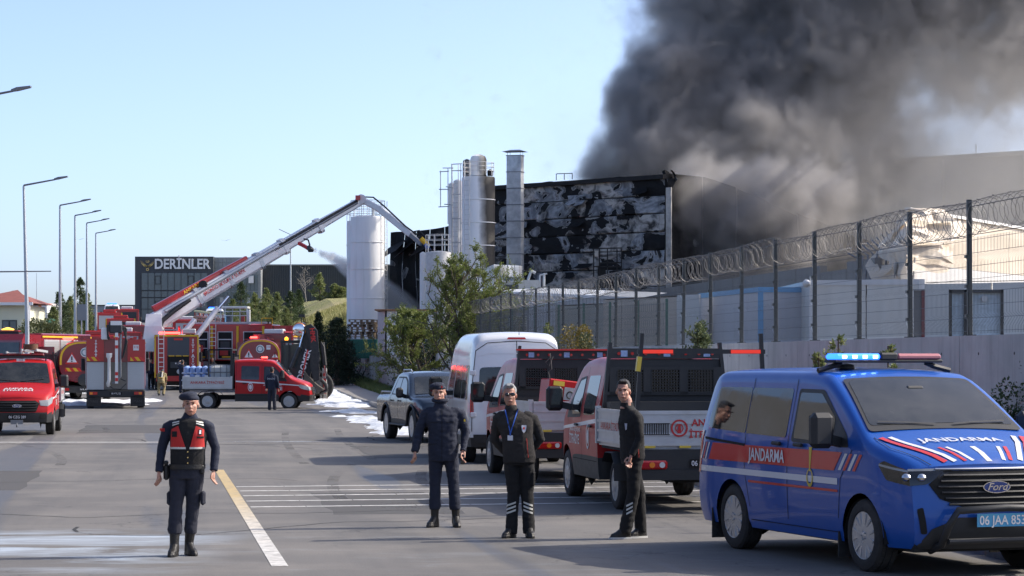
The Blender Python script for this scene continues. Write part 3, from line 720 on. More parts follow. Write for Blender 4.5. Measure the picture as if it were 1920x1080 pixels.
def silo(px0, px1, pyt, Y, label, rings=(), m=None, zb=2.3, dome=.18, rail=True, group=None, ladder=None):
    cx = (px0 + px1) / 2; r = (px1 - px0) / 2 * Y / F; top = P(cx, pyt, Y); h = top.z - zb
    t = thing('silo', label, 'silo', (top.x, Y, zb), 0, group)
    MB().lathe([(r, 0), (r, h - dome * 1.2), (r * .97, h - dome * .6), (r * .6, h - .05), (.02, h)], 40).build('shell', m or M_SILO, t)
    for py in rings:
        z = P(cx, py, Y).z - zb; MB().lathe([(r + .003, z - .03), (r + .03, z - .025), (r + .03, z + .025), (r + .003, z + .03)], 40).build('seam_ring', M_SILO, t)
    if rail:
        rr = r * .98
        rt = None
        b = MB()
        for z in (.35, .65, .95):
            pts = [(rr * cos(a), rr * sin(a), h + z) for a in np.linspace(0, 2 * pi, 25)]; b.tube(pts, .018, 4, caps=False)
        for a in np.linspace(0, 2 * pi, 11)[:-1]: b.cyl((rr * cos(a), rr * sin(a), h - .15), (rr * cos(a), rr * sin(a), h + .95), .02, 4)
        b.build('guard_rail', M_RAIL, t)
    if ladder is not None:
        a = ladder; b = MB(); d = Vector((cos(a), sin(a), 0)); s = Vector((-sin(a), cos(a), 0)) * .2
        for sg in (-1, 1): b.cyl(d * (r + .15) + s * sg, d * (r + .15) + s * sg + Vector((0, 0, h + .9)), .022, 4)
        z = .3
        while z < h: b.cyl(d * (r + .15) - s + Vector((0, 0, z)), d * (r + .15) + s + Vector((0, 0, z)), .014, 4); z += .3
        b.build('ladder', M_RAIL, t)
    return t
s1 = silo(657, 722, 404, 158, 'near white silo standing in front of its twin behind the pallets', (455, 505, 560), group='pair of white silos behind the pallets', rail=True, ladder=-.35)
s2 = silo(650, 712, 412, 162, 'rear white silo half hidden behind its twin', (460, 560), group='pair of white silos behind the pallets', rail=True)
b = MB(); b.cyl((0, 0, 0), (0, 0, .55), .1, 8); b.build('vent_pipe', M_RAIL, s1, loc=(.35, 0, s1.location.z * 0 + P(0, 404, 158).z - 2.3 - .05))
big = silo(866, 928, 330, 148, 'tall white silo with its right flank blackened by soot', (375, 418, 461, 504), M_SILOS, dome=.12, rail=False, ladder=-2.2)
hb = P(0, 330, 148).z - 2.3; b = MB(); b.lathe([(.5, hb), (.5, hb + 1.0), (.42, hb + 1.2), (.15, hb + 1.32), (.02, hb + 1.34)], 24); b.build('top_vessel', M_SILOS, big)
b = MB()
for z in (.3, .55, .8): b.tube([(.95 * cos(a), .95 * sin(a), hb + z) for a in np.linspace(0, 2 * pi, 25)], .018, 4, caps=False)
for a in np.linspace(0, 2 * pi, 13)[:-1]: b.cyl((.95 * cos(a), .95 * sin(a), hb), (.95 * cos(a), .95 * sin(a), hb + .8), .02, 4)
b.build('guard_rail', M_RAIL, big); MB().lathe([(.17, hb), (.17, hb + .3), (.02, hb + .42)], 12, c=(.72, -.1, 0)).build('small_vessel', M_SILOS, big)
silo(868, 883, 298, 150.5, 'dark slim filter cylinder behind the vessel of the tall silo', (), mat('smoked steel', (.09, .09, .09), .5, metal=.5), rail=False)
silo(850, 866, 336, 150, 'slim white column attached left of the tall sooted silo', (380, 430, 480, 520), rail=False, ladder=-1.9)
silo(841, 851, 342, 151, 'thinnest white pipe column at the left of the silo group', (400, 470), rail=False)
silo(798, 846, 470, 146, 'short white silo behind the sapling, left of the tall silo', (), mat('worn silo', (.5, .5, .49), .5, dirt=.3, dirtcol=(.1, .1, .1)), rail=True)
silo(787, 799, 472, 150, 'short narrow white silo at the foot of the collapsed wing', (), rail=False)
GF = thing('access_gantry', 'thin steel access frames and platforms left of the tall silo', 'gantry', P(842, 560, 149)); o = GF.location
def gl(a, e, r=.03): MB().cyl(P(*a, 149) - o, P(*e, 149) - o, r, 5).build('strut', M_GALV, GF)
for a, e in [((826, 320), (826, 388)), ((840, 315), (840, 420)), ((847, 308), (847, 540)), ((864, 307), (864, 540)), ((824, 322), (842, 321)), ((823, 355), (842, 355)), ((822, 388), (842, 387)), ((830, 315), (850, 315)), ((846, 308), (866, 307)), ((846, 320), (866, 320)), ((836, 350), (850, 352)), ((833, 383), (850, 384)), ((848, 365), (864, 364)), ((848, 410), (864, 410)), ((848, 455), (864, 455)), ((848, 500), (864, 500))]: gl(a, e)
# square galvanised stack with a rain cap
M_DUCT = mat('galvanised duct', (.50, .52, .54), .35, metal=.35, var=.25, scale=.9, dirt=.55, dirtcol=(.13, .14, .16))
SK = thing('exhaust_stack', 'square galvanised exhaust stack with a flat rain cap rising before the burnt panels', 'chimney', (P(966, 0, 152).x, 152, 2.3)); o = SK.location; ra = atan2(FD.y, FD.x)
z = P(0, 292, 152).z - 2.3; k = 0
while z > .5:
    hgt = 1.03; b = MB(); b.box((0, 0, z - hgt / 2), (.95, .62, hgt - .02), rz=ra * 0 + radians(-18), bev=.01); b.build('duct_section', M_DUCT, SK)
    MB().box((0, 0, z), (1.02, .69, .05), rz=radians(-18)).build('flange', M_GALVD, SK); z -= hgt
z = P(0, 292, 152).z - 2.3
b = MB(); q = Matrix.Translation((0, 0, z)) @ Matrix.Rotation(radians(-18), 4, 'Z')
b.add([(-.72, -.5, .24), (.72, -.5, .24), (.72, .5, .24), (-.72, .5, .24), (-.3, 0, .38), (.3, 0, .38)], [(0, 1, 5, 4), (1, 2, 5), (2, 3, 4, 5), (3, 0, 4), (0, 3, 2, 1)], M=q); b.build('rain_cap', M_GALVD, SK)
b = MB()
for sx in (-.42, .42):
    for sy in (-.26, .26): b.cyl((sx, sy, 0), (sx, sy, .26), .015, 4, M=q)
b.build('cap_leg', M_GALVD, SK, kind='stuff')
AD = thing('air_duct', 'shiny bent air duct crossing to the stack above the metal roofed shed', 'duct', P(930, 560, 140)); o = AD.location
b = MB(); pts = [P(918, 580, 140), P(918, 520, 140), P(920, 511, 140), P(930, 507, 140), P(976, 509, 141)]
rings = [];
for i, p in enumerate(pts):
    a = pts[max(0, i - 1)]; c = pts[min(len(pts) - 1, i + 1)]; t_ = (c - a).normalized(); n_ = Vector((-t_.z, 0, t_.x)).normalized() * .33; d_ = Vector((.1, .35, 0))
    rings.append([p - o - n_ - d_, p - o + n_ - d_, p - o + n_ + d_, p - o - n_ + d_])
b.loft(rings, smooth=False); b.build('duct', M_DUCT, AD)
for px in (938, 952, 965): q = P(px, 508, 139.6) - o; MB().box(q, (.04, .8, .7)).build('flange', M_GALVD, AD)
AC = thing('ventilation_unit', 'grey boxy ventilation unit on the shed roof below the stack', 'ventilation unit', P(977, 547, 136)); o = AC.location
M_ACG = mat('unit grey', (.33, .335, .33), .6, var=.1, dirt=.2)
flat(AC, 'casing', 945, 981, 528, 549, 136, M_ACG, 1.2); flat(AC, 'casing', 981.3, 1011, 525, 549, 136.1, M_ACG, 1.1); flat(AC, 'intake_grille', 948, 972, 534, 546, 135.95, M_FRAME, .05); flat(AC, 'cover', 944, 982, 526.8, 528, 135.9, M_GALV, 1.3)
for (a, e, r) in (((1012, 516), (1012, 548), .05), ((1020, 512), (1020, 548), .07), ((1012, 516), (1026, 513), .05), ((990, 525), (996, 508), .08), ((996, 508), (1004, 512), .08), ((935, 512), (935, 548), .05), ((942, 512), (942, 548), .05)):
    MB().cyl(P(*a, 137) - o, P(*e, 137) - o, r, 8).build('pipe', M_GALV, AC)
MB().lathe([(.22, 0), (.22, .28), (.1, .33)], 12, c=P(1026, 552, 135) - o).build('tank', mat('teal tank', (.06, .25, .27), .5), AC)
PL = thing('service_platform', 'scorched steel service platform with posts on the burnt wall', 'platform', P(1140, 520, 145)); o = PL.location
for (a, e) in [((1113, 467), (1113, 520)), ((1124, 467), (1124, 520)), ((1139, 467), (1139, 520)), ((1157, 467), (1157, 520)), ((1165, 467), (1165, 520)), ((1113, 466), (1166, 465)), ((1113, 500), (1166, 500)), ((1113, 480), (1139, 480)), ((1113, 520), (1166, 520)), ((1124, 493), (1165, 492))]:
    MB().beam(P(*a, 146) - o, P(*e, 146) - o, .07, .07).build('strut', M_CHAR, PL)
flat(PL, 'cabinet', 1121, 1136, 503, 520, 146.1, M_CHAR, .5); flat(PL, 'sign_board', 1115, 1122, 470, 481, 145.9, M_TRIM, .04); flat(PL, 'cabinet', 1143, 1155, 508, 522, 146.2, M_BURN2, .5)
# roof frame behind the parapet
b = MB(); RFm = thing('roof_frame', 'thin steel frame on the burnt roof fading into smoke', 'frame', P(1058, 336, 158)); o = RFm.location
for (a, e) in [((1043, 338), (1043, 326)), ((1058, 337), (1058, 325)), ((1073, 336), (1073, 325)), ((1043, 326), (1073, 325))]: MB().beam(P(*a, 158) - o, P(*e, 158) - o, .05, .05).build('strut', M_CHAR, RFm)
# ------------------------------------------------------------------ halls on the right
def ribbed(name, col, period=.25, world=True, dirt=.3, rough=.5, dirtcol=(.25, .24, .22)):
    m, t = newmat(name); p = t.pos(); wv = t.new('ShaderNodeTexWave', i_Scale=1.0 / period * .16); t.put(wv.inputs['Vector'], p)
    c = t.mix(t.ramp(t.noise(p, .25, 5, .6), [(.35, 0), (.7, 1)]), tuple(k * .85 for k in col), col)
    st = t.new('ShaderNodeMapping', i_0=p); st.inputs['Scale'].default_value = (1.5, 1.5, .15)
    c = t.mix(t.math('MULTIPLY', t.ramp(t.noise(st.outputs[0], 1, 5, .6), [(.48, 0), (.75, 1)]), dirt), c, dirtcol)
    t.put(t.bsdf.inputs['Base Color'], c); t.bsdf.inputs['Roughness'].default_value = rough; t.bump(wv.outputs[1], .4, .03); return m
M_FARHALL = ribbed('hazy grey cladding', (.20, .21, .22), 1.2)
GH = thing('grey_hall', 'huge plain grey hall behind the smoke at the right', 'building', (30, 205, 2.3)); o = GH.location
b = MB(); a = P(1290, 322, 222); e = P(2150, 273, 193); a.z = e.z = 19.3; a -= o; e -= o
b.loft([[Vector((a.x, a.y, 0)), Vector((e.x, e.y, 0)), Vector((e.x + 14, e.y + 60, 0)), Vector((a.x + 14, a.y + 60, 0))], [a, e, e + Vector((14, 60, 0)), a + Vector((14, 60, 0))]], smooth=False); b.build('wall', M_FARHALL, GH)
for k in range(6):
    q = lerp(a, e, .08 + k * .17); MB().box((q.x, q.y - .1, q.z / 2), (.22, .12, q.z)).build('joint_strip', M_GREYCLAD, GH)
q = lerp(a, e, .66); MB().cyl((q.x, q.y, q.z), (q.x, q.y, q.z + 1), .04, 5).build('lightning_rod', M_GALV, GH)
MB().beam(a + Vector((0, -.15, .02)), e + Vector((0, -.15, .02)), .2, .35).build('coping', M_GREYCLAD, GH)
M_LIT = ribbed('cream sheet cladding', (.70, .60, .47), .3, dirt=.25, dirtcol=(.45, .33, .22)); M_LITW = ribbed('white sheet cladding', (.72, .71, .69), .3, dirt=.15)
M_GREYW = ribbed('smoked grey wall', (.17, .175, .18), 1.0, dirt=.5, dirtcol=(.06, .06, .06))
WH = thing('damaged_white_hall', 'sunlit cream and white hall with its corner torn and crumpled', 'building', (15.5, 95, 2.3)); o = WH.location
A = P(1702, 392, 95) - o; E = P(1945, 434, 111) - o; E.z = A.z; zs = P(0, 493, 95).z - 2.3; wd = Vector((E.x - A.x, E.y - A.y, 0)); wn = Vector((wd.y, -wd.x, 0)).normalized()
def wallquad(t0, t1, z0, z1, off=0.0, bulge=0, n=6, rows=4, name='wall_panel', m=M_LIT, top=None, parent=WH):
    b = MB(); rr = []
    for j in range(rows + 1):
        r = []
        for i in range(n + 1):
            t_ = lerp(t0, t1, i / n); z = lerp(z0, z1, j / rows)
            if top and j == rows: z = top(t_)
            k = bulge * mnoise.noise(Vector((t_ * 9, z * .9, 1.3))); q = Vector((A.x, A.y, 0)) + wd * t_ + wn * (off + k); r.append((q.x, q.y, z))
        rr.append(r)
    b.loft(rr, closed=False, smooth=False); return b.build(name, m, parent)
for k in range(8): wallquad(k * .25, k * .25 + .248, zs, A.z, bulge=.06 if k else .3)
for k in range(5): wallquad(-.1 + k * .4, .298 + k * .4, 0, zs - .02, off=.05, m=M_LITW)
MB().beam(Vector((A.x, A.y, A.z)) , Vector((A.x, A.y, A.z)) + wd * 2, .25, .12).build('coping', M_LITW, WH)
for (pa, pb_, pc, pd) in [ # torn sheets at the corner, as (px, py, Y)
    ((1700, 392, 94.8), (1770, 392, 95.5), (1786, 415, 95.2), (1708, 412, 94)), ((1702, 425, 94.4), (1792, 418, 95.6), (1795, 452, 95), (1712, 455, 93.6)),
    ((1706, 462, 94), (1795, 456, 95.5), (1790, 492, 94.5), (1700, 482, 93.2)), ((1695, 395, 95), (1704, 400, 94), (1680, 440, 95), (1640, 470, 96)),
    ((1690, 410, 95.5), (1702, 440, 94), (1672, 500, 94), (1640, 475, 96)), ((1700, 492, 93), (1780, 500, 94.6), (1778, 512, 94), (1702, 508, 92.6)),
    ((1655, 455, 96), (1625, 462, 99), (1560, 470, 104), (1600, 462, 101)), ((1640, 470, 96), (1628, 500, 95), (1638, 530, 94), (1650, 528, 94)),
    ((1672, 500, 94), (1650, 500, 95), (1642, 528, 94), (1690, 530, 93)), ((1682, 440, 94.5), (1704, 470, 93.4), (1692, 530, 93), (1660, 500, 94.5))]:
    b = MB(); n = 6; rr = []
    pa, pb_, pc, pd = [P(*k) - o for k in (pa, pb_, pc, pd)]
    for i in range(n + 1):
        r = []
        for j in range(n + 1):
            q = lerp(lerp(pa, pb_, i / n), lerp(pd, pc, i / n), j / n); q = q + Vector((mnoise.noise(q * 1.1), mnoise.noise(q * 1.3 + Vector((5, 0, 0))) * 1.5, mnoise.noise(q * 1.2 + Vector((0, 7, 0))) * .4)) * .35; r.append(q)
        rr.append(r)
    b.loft(rr, closed=False, smooth=False); b.build('torn_sheet', M_LIT if pa.z > 3 else M_GALV, WH)
for px in range(1590, 1702, 9): # bent rafters
    a = P(px, 475 - (px - 1590) * .55, 97) - o; e = P(px + 14, 530, 95) - o
    MB().tube([a, lerp(a, e, .4) + Vector((.3, 0, .25)), e], .035, 4).build('bent_rafter', M_GALVD, WH)
GW = thing('grey_side_wall', 'long smoke greyed wall running back from the torn corner', 'wall', (14.25, 95, 2.3)); o = GW.location
for k in range(12):
    t0, t1 = k / 12, (k + .985) / 12; a = lerp(Vector((0, 0, 0)), Vector((-6.9, 47, 0)), t0); e = lerp(Vector((0, 0, 0)), Vector((-6.9, 47, 0)), t1); h = 3.85 - .3 * (k == 1) ; b = MB()
    b.loft([[a, e, e + Vector((.3, .1, 0)), a + Vector((.3, .1, 0))], [q + Vector((0, 0, h)) for q in (a, e, e + Vector((.3, .1, 0)), a + Vector((.3, .1, 0)))]], smooth=False); b.build('wall_panel', M_GREYW, GW)
# ------------------------------------------------------------------ site huts and containers behind the fence
M_BLUEF = mat('light blue frame', (.13, .36, .62), .45, var=.1); M_LILAC = ribbed('pale lilac container sheet', (.62, .62, .66), .2, dirt=.2)
M_OFFW = ribbed('off white container sheet', (.78, .77, .72), .2, dirt=.2, dirtcol=(.36, .33, .28)); M_BEIGE = ribbed('beige render', (.62, .52, .42), .8, dirt=.3); M_GREYB = ribbed('grey beige sheet', (.48, .46, .40), .5, dirt=.3)
def hut(name, label, corners, h, m, fm=None, cat='container', zb=2.3, ribs=0):
    """corners: ground plan points; upright box with frame members"""
    t = thing(name, label, cat, (*corners[0][:2], zb)); o = t.location
    cs_ = [Vector((c[0], c[1], zb)) - o for c in corners]
    n = len(cs_)
    for i in range(n):
        a, e = cs_[i], cs_[(i + 1) % n]; d = (e - a); L_ = d.length; d.normalize(); k = max(1, int(L_ / 1.25))
        for j in range(k):
            p = a + d * (L_ * j / k + .02); q = a + d * (L_ * (j + 1) / k - .02); nn = Vector((d.y, -d.x, 0)) * .02
            MB().loft([[p - nn, q - nn, q + nn, p + nn], [v_ + Vector((0, 0, h)) for v_ in (p - nn, q - nn, q + nn, p + nn)]], smooth=False).build('wall_panel', m, t)
        if fm:
            MB().beam(a + Vector((0, 0, h)), e + Vector((0, 0, h)), .1, .16).build('roof_rail', fm, t); MB().box(a + Vector((0, 0, h / 2)), (.16, .16, h + .16)).build('corner_post', fm, t)
    MB().add([c + Vector((0, 0, h + .05)) for c in cs_], [list(range(n))]).build('roof', fm or m, t)
    return t
def gp(px, Y): return ((px - 960) * Y / F, Y)
hut('blue_framed_container', 'pale container with light blue frame behind the fence', [gp(1426, 74.8), gp(1314, 82), (gp(1314, 82)[0] + 2.2, 82.4), (gp(1426, 74.8)[0] + 2.2, 75.2)], 2.0, M_LILAC, M_BLUEF)
c3 = gp(1522, 73)
hut('white_container', 'large off white container with a loudspeaker at its roof corner', [gp(1728, 72), c3, gp(1434, 84), (gp(1434, 84)[0] + 5, 86)], 2.15, M_OFFW, M_WHT)
MB().lathe([(.03, 0), (.05, .06), (.12, .2), (.13, .22)], 14, ax='y').build('loudspeaker', M_WHT, loc=P(1519, 531, 72.5), rz=.4, label='round grey loudspeaker at the corner of the white container', cat='loudspeaker')
b = MB(); b.cyl((0, 0, 0), (0, .0, .3), .025, 6); b.build('pipe_stub', M_GALV, loc=P(1519, 537, 72.7), label='short pipe holding the loudspeaker on the container corner', cat='pipe')
hut('beige_hut', 'beige site hut seen through the green fence', [gp(1310, 84), gp(1132, 90), gp(1150, 96), gp(1330, 92)], 2.05, M_BEIGE, None, 'hut')
hut('grey_hut', 'grey beige hut left of the beige one', [gp(1135, 92), gp(1042, 96), gp(1060, 104), gp(1150, 100)], 1.95, M_GREYB, None, 'hut')
hut('white_fence_panel', 'short white sheet hoarding between the beige hut and blue framed container', [gp(1313, 80), gp(1270, 81), gp(1271, 81.3), gp(1313, 80.3)], 2.0, M_LITW, None, 'hoarding')
hut('white_hoarding', 'white sheet hoarding at the right behind the mesh fence', [gp(1990, 58), gp(1735, 60), gp(1737, 60.6), gp(1990, 58.6)], 1.7, M_OFFW, None, 'hoarding')
# metal roofed shed: ribbed sheets, each strip its own
SH = thing('metal_roof_shed', 'long shed with upright pale metal sheets below the silos and duct', 'shed', P(880, 620, 135)); o = SH.location
M_SHEET = mat('pale blue grey sheet', (.58, .61, .64), .45, metal=.1, var=.15, dirt=.25)
for i in range(52):
    t0 = i / 52; a = lerp(P(878, 546, 136), P(1190, 561, 112), t0); e = lerp(P(878, 546, 136), P(1190, 561, 112), t0 + .0165)
    MB().loft([[Vector((a.x, a.y, 2.3)) - o, Vector((e.x, e.y, 2.3)) - o, Vector((e.x, e.y + .05, 2.3)) - o, Vector((a.x, a.y + .05, 2.3)) - o], [a - o, e - o, e - o + Vector((0, .05, 0)), a - o + Vector((0, .05, 0))]], smooth=False).build('wall_sheet', M_SHEET, SH)
a = P(876, 545, 135.8) - o; e = P(1192, 560, 111.8) - o; b = MB(); b.add([a, e, e + Vector((2, 8, .5)), a + Vector((2, 8, .5))], [(0, 1, 2, 3)]); b.build('roof', M_SHEET, SH); MB().beam(a, e, .1, .14).build('eave_trim', M_WHT, SH)
MB().loft([[Vector((a.x, a.y + .25, 2.3 - o.z)), Vector((e.x, e.y + .25, 2.3 - o.z)), Vector((e.x, e.y + .35, 2.3 - o.z)), Vector((a.x, a.y + .35, 2.3 - o.z))], [a + Vector((0, .25, -.05)), e + Vector((0, .25, -.05)), e + Vector((0, .35, -.05)), a + Vector((0, .35, -.05))]], smooth=False).build('wall', M_GALVD, SH)
# little louvred cabinet
LC = thing('louvred_cabinet', 'small white louvred cabinet behind the fence right of the sapling', 'cabinet', P(985, 640, 100)); flat(LC, 'casing', 955, 988, 592, 680, 100, M_WHT, 1)
for i in range(8): flat(LC, 'louvre', 968, 987, 594 + i * 4.5, 596.5 + i * 4.5, 99.9, M_GREYCLAD, .06)
flat(LC, 'door', 956, 966, 610, 660, 99.93, M_FRAME, .05)
# black framed gate leaves with blue and white sheets, and the red edged doorway
M_BLUESHEET = mat('blue and white protective film', (.42, .52, .60), .4, var=.5, scale=9); M_BLACKF = mat('black steel tube', (.015, .016, .018), .45)
for (x0, x1, lb) in ((1780, 1813, 'narrower black framed leaf with blue white sheet, behind the thick fence post'), (1816, 1882, 'wider black framed leaf with blue white sheet and a round hole')):
    t = thing('gate_leaf', lb, 'gate', P(x0, 625, 50)); o = t.location
    flat(t, 'sheet', x0, x1, 545, 640, 50, M_BLUESHEET, .03)
    for (a0, a1, c0, c1) in ((x0, x1, 543, 549), (x0, x0 + 5, 543, 640), (x1 - 5, x1, 543, 640)): flat(t, 'frame', a0, a1, c0, c1, 49.9, M_BLACKF, .08)
    if x0 > 1800: q = P(1846, 560, 49.88) - o; MB().cyl(q, q + Vector((0, .06, 0)), .065, 16).build('hole_cover', M_GALV, t)
t = thing('door_frame', 'open dark doorway with a dark red jamb beside the white container', 'doorway', P(1712, 640, 56)); flat(t, 'jamb', 1728, 1734, 544, 640, 56, mat('dark red jamb', (.13, .02, .025), .5), .1); flat(t, 'jamb', 1710, 1713, 544, 640, 56, M_WHT, .1); flat(t, 'door', 1713, 1728, 545, 640, 56.05, M_GREYW, .05); flat(t, 'lintel', 1710, 1734, 542, 545, 56, M_GREYCLAD, .1)
# shed, green container, pallets by the silos
Y = 140; HS = thing('white_shed', 'white panelled shed with a projecting rusty roof edge behind the sapling', 'shed', (P(750, 0, Y).x, Y, 2.4)); o = HS.location
for (x0, x1) in ((722, 740), (740.4, 758), (758.4, 776), (776.4, 794), (794.4, 812)): flat(HS, 'wall_panel', x0, x1, 583, 668, Y, M_WHT, .1)
b = MB(); a = P(722, 668, Y) - o; e = P(708, 668, Y + 3.2) - o; zt = P(0, 583, Y).z - o.z
b.loft([[(a.x, a.y, a.z), (e.x, e.y, a.z), (e.x + .1, e.y, a.z), (a.x + .1, a.y, a.z)], [(a.x, a.y, zt), (e.x, e.y, zt), (e.x + .1, e.y, zt), (a.x + .1, a.y, zt)]], smooth=False); b.build('side_panel', mat('pinkish panel', (.46, .41, .42), .6, dirt=.4), HS)
M_RUST = mat('rusty edge', (.28, .16, .09), .8, var=.3, scale=3)
b = MB(); b.b2(P(703, 0, Y).x - o.x, P(815, 0, Y).x - o.x, -.4, 5, zt + .02, zt + .1); b.build('roof', M_RUST, HS)
Y = 150; GC = thing('green_container', 'dark green metal container below the stacked pallets', 'container', (P(680, 0, Y).x, Y, 2.35)); o = GC.location
flat(GC, 'body', 655, 706, 636, 672, Y, M_GREENP, 2)
for i in range(9): flat(GC, 'rib', 657 + i * 5.5, 659 + i * 5.5, 638, 670, Y - .05, M_GREENP, .06)
M_WOOD = mat('weathered pallet wood', (.26, .19, .125), .85, var=.35, scale=4, bump=.2)
def pallet_mesh():
    b = MB()
    for y in (-.55, -.27, 0, .27, .55): b.box((0, y, .125), (1.2 * .7, .1, .034))
    for x in (-.36, 0, .36):
        b.box((x, 0, .1), (.1, 1.2, .022))
        for y in (-.5, 0, .5): b.box((x, y, .05), (.1, .12, .075))
        b.box((x, 0, .012), (.1, 1.2, .026))
    return b.mesh('pallet', M_WOOD)
pm = pallet_mesh(); words = ['lowest', 'second', 'third', 'fourth', 'fifth', 'sixth', 'seventh', 'topmost']
for s_, (px, nm) in enumerate(((668, 'left'), (691, 'middle'), (706, 'right rear'))):
    for k in range(8):
        q = P(px, 636, Y + .6 + (s_ == 2) * 1.4); inst('pallet', pm, None, (q.x + RNG.uniform(-.1, .1), q.y, 3.48 + k * .147 * 1.03), (0, 0, RNG.uniform(-.12, .12)),
             label=f'{words[k]} pallet of the {nm} stack on the green container', cat='pallet', group='weathered pallets stacked by the silos')
# ================================================================== mesh fence with razor wire
M_POST = mat('dark green grey post', (.022, .028, .028), .45, var=.15)
M_WIRE = mat('dark fence wire', (.09, .095, .095), .5); M_RAZOR = mat('galvanised razor wire', (.17, .165, .16), .5, metal=.4)
PH = 1.45; SP = 3.0 / sqrt(1 + RS * RS) * 1.0
def mesh_panel(w_=2.94, h=1.45, nv=46, nh=8, r=.0030):
    b = MB()
    zs_ = [0, .1, .22, .3, .48, .62, .68, .74, .9, 1.08, 1.14, 1.20, h]
    off = {4: 0, 5: 0, 6: -.05, 7: 0, 10: -.05, 2: -.04}
    for i in range(nv):
        y = w_ * (i + .5) / nv
        pts = [(off.get(k, 0), y, z) for k, z in enumerate(zs_)]
        rr = [[(p[0] - r, p[1] - r, p[2]), (p[0] + r, p[1] - r, p[2]), (p[0], p[1] + r, p[2])] for p in pts]
        b.loft(rr, smooth=False, caps=False)
    for k in range(nh): z = .04 + (h - .08) * k / (nh - 1); b.loft([[(-r, 0, z - r), (r, 0, z - r), (0, 0, z + r)], [(-r, w_, z - r), (r, w_, z - r), (0, w_, z + r)]], smooth=False, caps=False)
    return b.mesh('mesh_panel', M_WIRE)
MP = mesh_panel()
FN = thing('security_fence', 'tall dark mesh fence with coiled razor wire on the concrete retaining wall', 'fence', R(CW + .14, 30.6, WTOP)); o = FN.location
def coil(w_, rad, turns, seed):
    rg = np.random.default_rng(seed); pts = []; b = MB()
    n = int(turns * 16)
    for i in range(n + 1):
        a = 2 * pi * i / 16 * 1.0; y = w_ * i / n + .05 * sin(a * .5 + seed)
        rr = rad * (1 + .06 * sin(i * .37 + seed)); pts.append((rr * cos(a) * .9, y, rr * sin(a)))
    b.tube(pts, .0046, 4, caps=False, smooth=False)
    for i in range(0, n, 3):
        p = Vector(pts[i]); d = Vector((p.x, 0, p.z)).normalized(); b.add([p + d * .026, p + Vector((0, .028, 0)), p - Vector((0, .028, 0))], [(0, 1, 2)])
    return b.mesh('razor_coil', M_RAZOR)
coils = [coil(3.0, .27, 13, s) for s in (1, 2, 3)]
post = MB().box((0, 0, 1.03), (.072, .072, 2.06), bev=.006).box((0, 0, .01), (.16, .16, .02)).mesh('post', M_POST)
clip = MB()
for z in (.3, .75, 1.2): clip.box((-.05, 0, z), (.03, .1, .05))
clip = clip.mesh('clip', M_POST)
bar = MB().tube([(0, 0, 0), (0, 2.98, 0)], .006, 4, smooth=False).mesh('tension_wire', M_WIRE)
NP = 24
for i in range(NP):
    p = Vector((RS, 1, 0)) * (SP * i + .0); ro = (0, 0, -ROADROT)
    pt = inst('post', post, FN, p, (0, RNG.uniform(-.018, .018), -ROADROT + RNG.uniform(-.05, .05))); inst('clip', clip, pt, kind='stuff')
    if i < NP - 1:
        inst('mesh_panel', MP, FN, p + Vector((-.03, .05, .03)), ro); inst('razor_coil', coils[i % 3], FN, p + Vector((0, 0, 1.78 + RNG.uniform(-.03, .03))), ro, (RNG.uniform(.9, 1.1), 1, RNG.uniform(.86, 1.08)))
        inst('tension_wire', bar, FN, p + Vector((0, 0, 1.52)), ro); inst('tension_wire', bar, FN, p + Vector((0, 0, 1.95)), ro)
# inner green fence
IF = thing('inner_fence', 'lower green mesh fence with a post pair standing behind the razor wire fence', 'fence', (*gp(990, 88), 2.3)); o = IF.location
p0 = Vector((*gp(960, 90), 2.3)) - o; p1 = Vector((*gp(1250, 78), 2.3)) - o; d = (p1 - p0); L_ = d.length; an = atan2(d.y, d.x) - pi / 2; d.normalize(); k = int(L_ / 2.0)
for i in range(k + 1):
    p = p0 + d * (L_ * i / k); MB().box(p + Vector((0, 0, .85)), (.08, .08, 1.9)).build('post', M_GREENP, IF)
    if i < k: inst('mesh_panel', MP, IF, p + Vector((0, 0, .15)), (0, 0, an), (1, L_ / k / 2.94, 1.05))
# ================================================================== trees and plants
def leaf_mat(name, c1, c2, c3=None, rough=.6, tr=.25):
    m, t = newmat(name); p = t.pos(); oi = t.new('ShaderNodeObjectInfo')
    c = t.ramp(t.noise(p, 1.6, 3, .6), [(.3, c1), (.7, c2)])
    if c3: c = t.mix(t.ramp(t.noise(p, 9, 2), [(.55, 0), (.7, 1)]), c, c3)
    t.put(t.bsdf.inputs['Base Color'], c); t.bsdf.inputs['Roughness'].default_value = rough
    tl = t.new('ShaderNodeBsdfTranslucent'); t.put(tl.inputs[0], c); mx = t.new('ShaderNodeMixShader'); mx.inputs[0].default_value = tr
    t.l.new(t.bsdf.outputs[0], mx.inputs[1]); t.l.new(tl.outputs[0], mx.inputs[2]); t.l.new(mx.outputs[0], t.n['Material Output'].inputs[0]); return m
L_CON = leaf_mat('conifer green', (.035, .06, .022), (.085, .12, .045)); L_CONL = leaf_mat('light conifer green', (.12, .16, .05), (.24, .28, .11), (.30, .25, .13), tr=.35)
L_DARK = leaf_mat('dark cypress', (.014, .028, .014), (.03, .05, .025)); L_SPR = leaf_mat('spring leaves', (.11, .15, .03), (.22, .25, .07), tr=.4)
L_GOLD = leaf_mat('golden shrub leaves', (.16, .13, .02), (.32, .22, .04), (.08, .10, .03)); L_HEDGE = leaf_mat('hedge leaves', (.055, .07, .025), (.13, .14, .055))
L_PINE = leaf_mat('young pine needles', (.07, .10, .04), (.14, .17, .07))
M_BARK = mat('bark', (.11, .085, .065), .9, var=.3, scale=6, bump=.5)
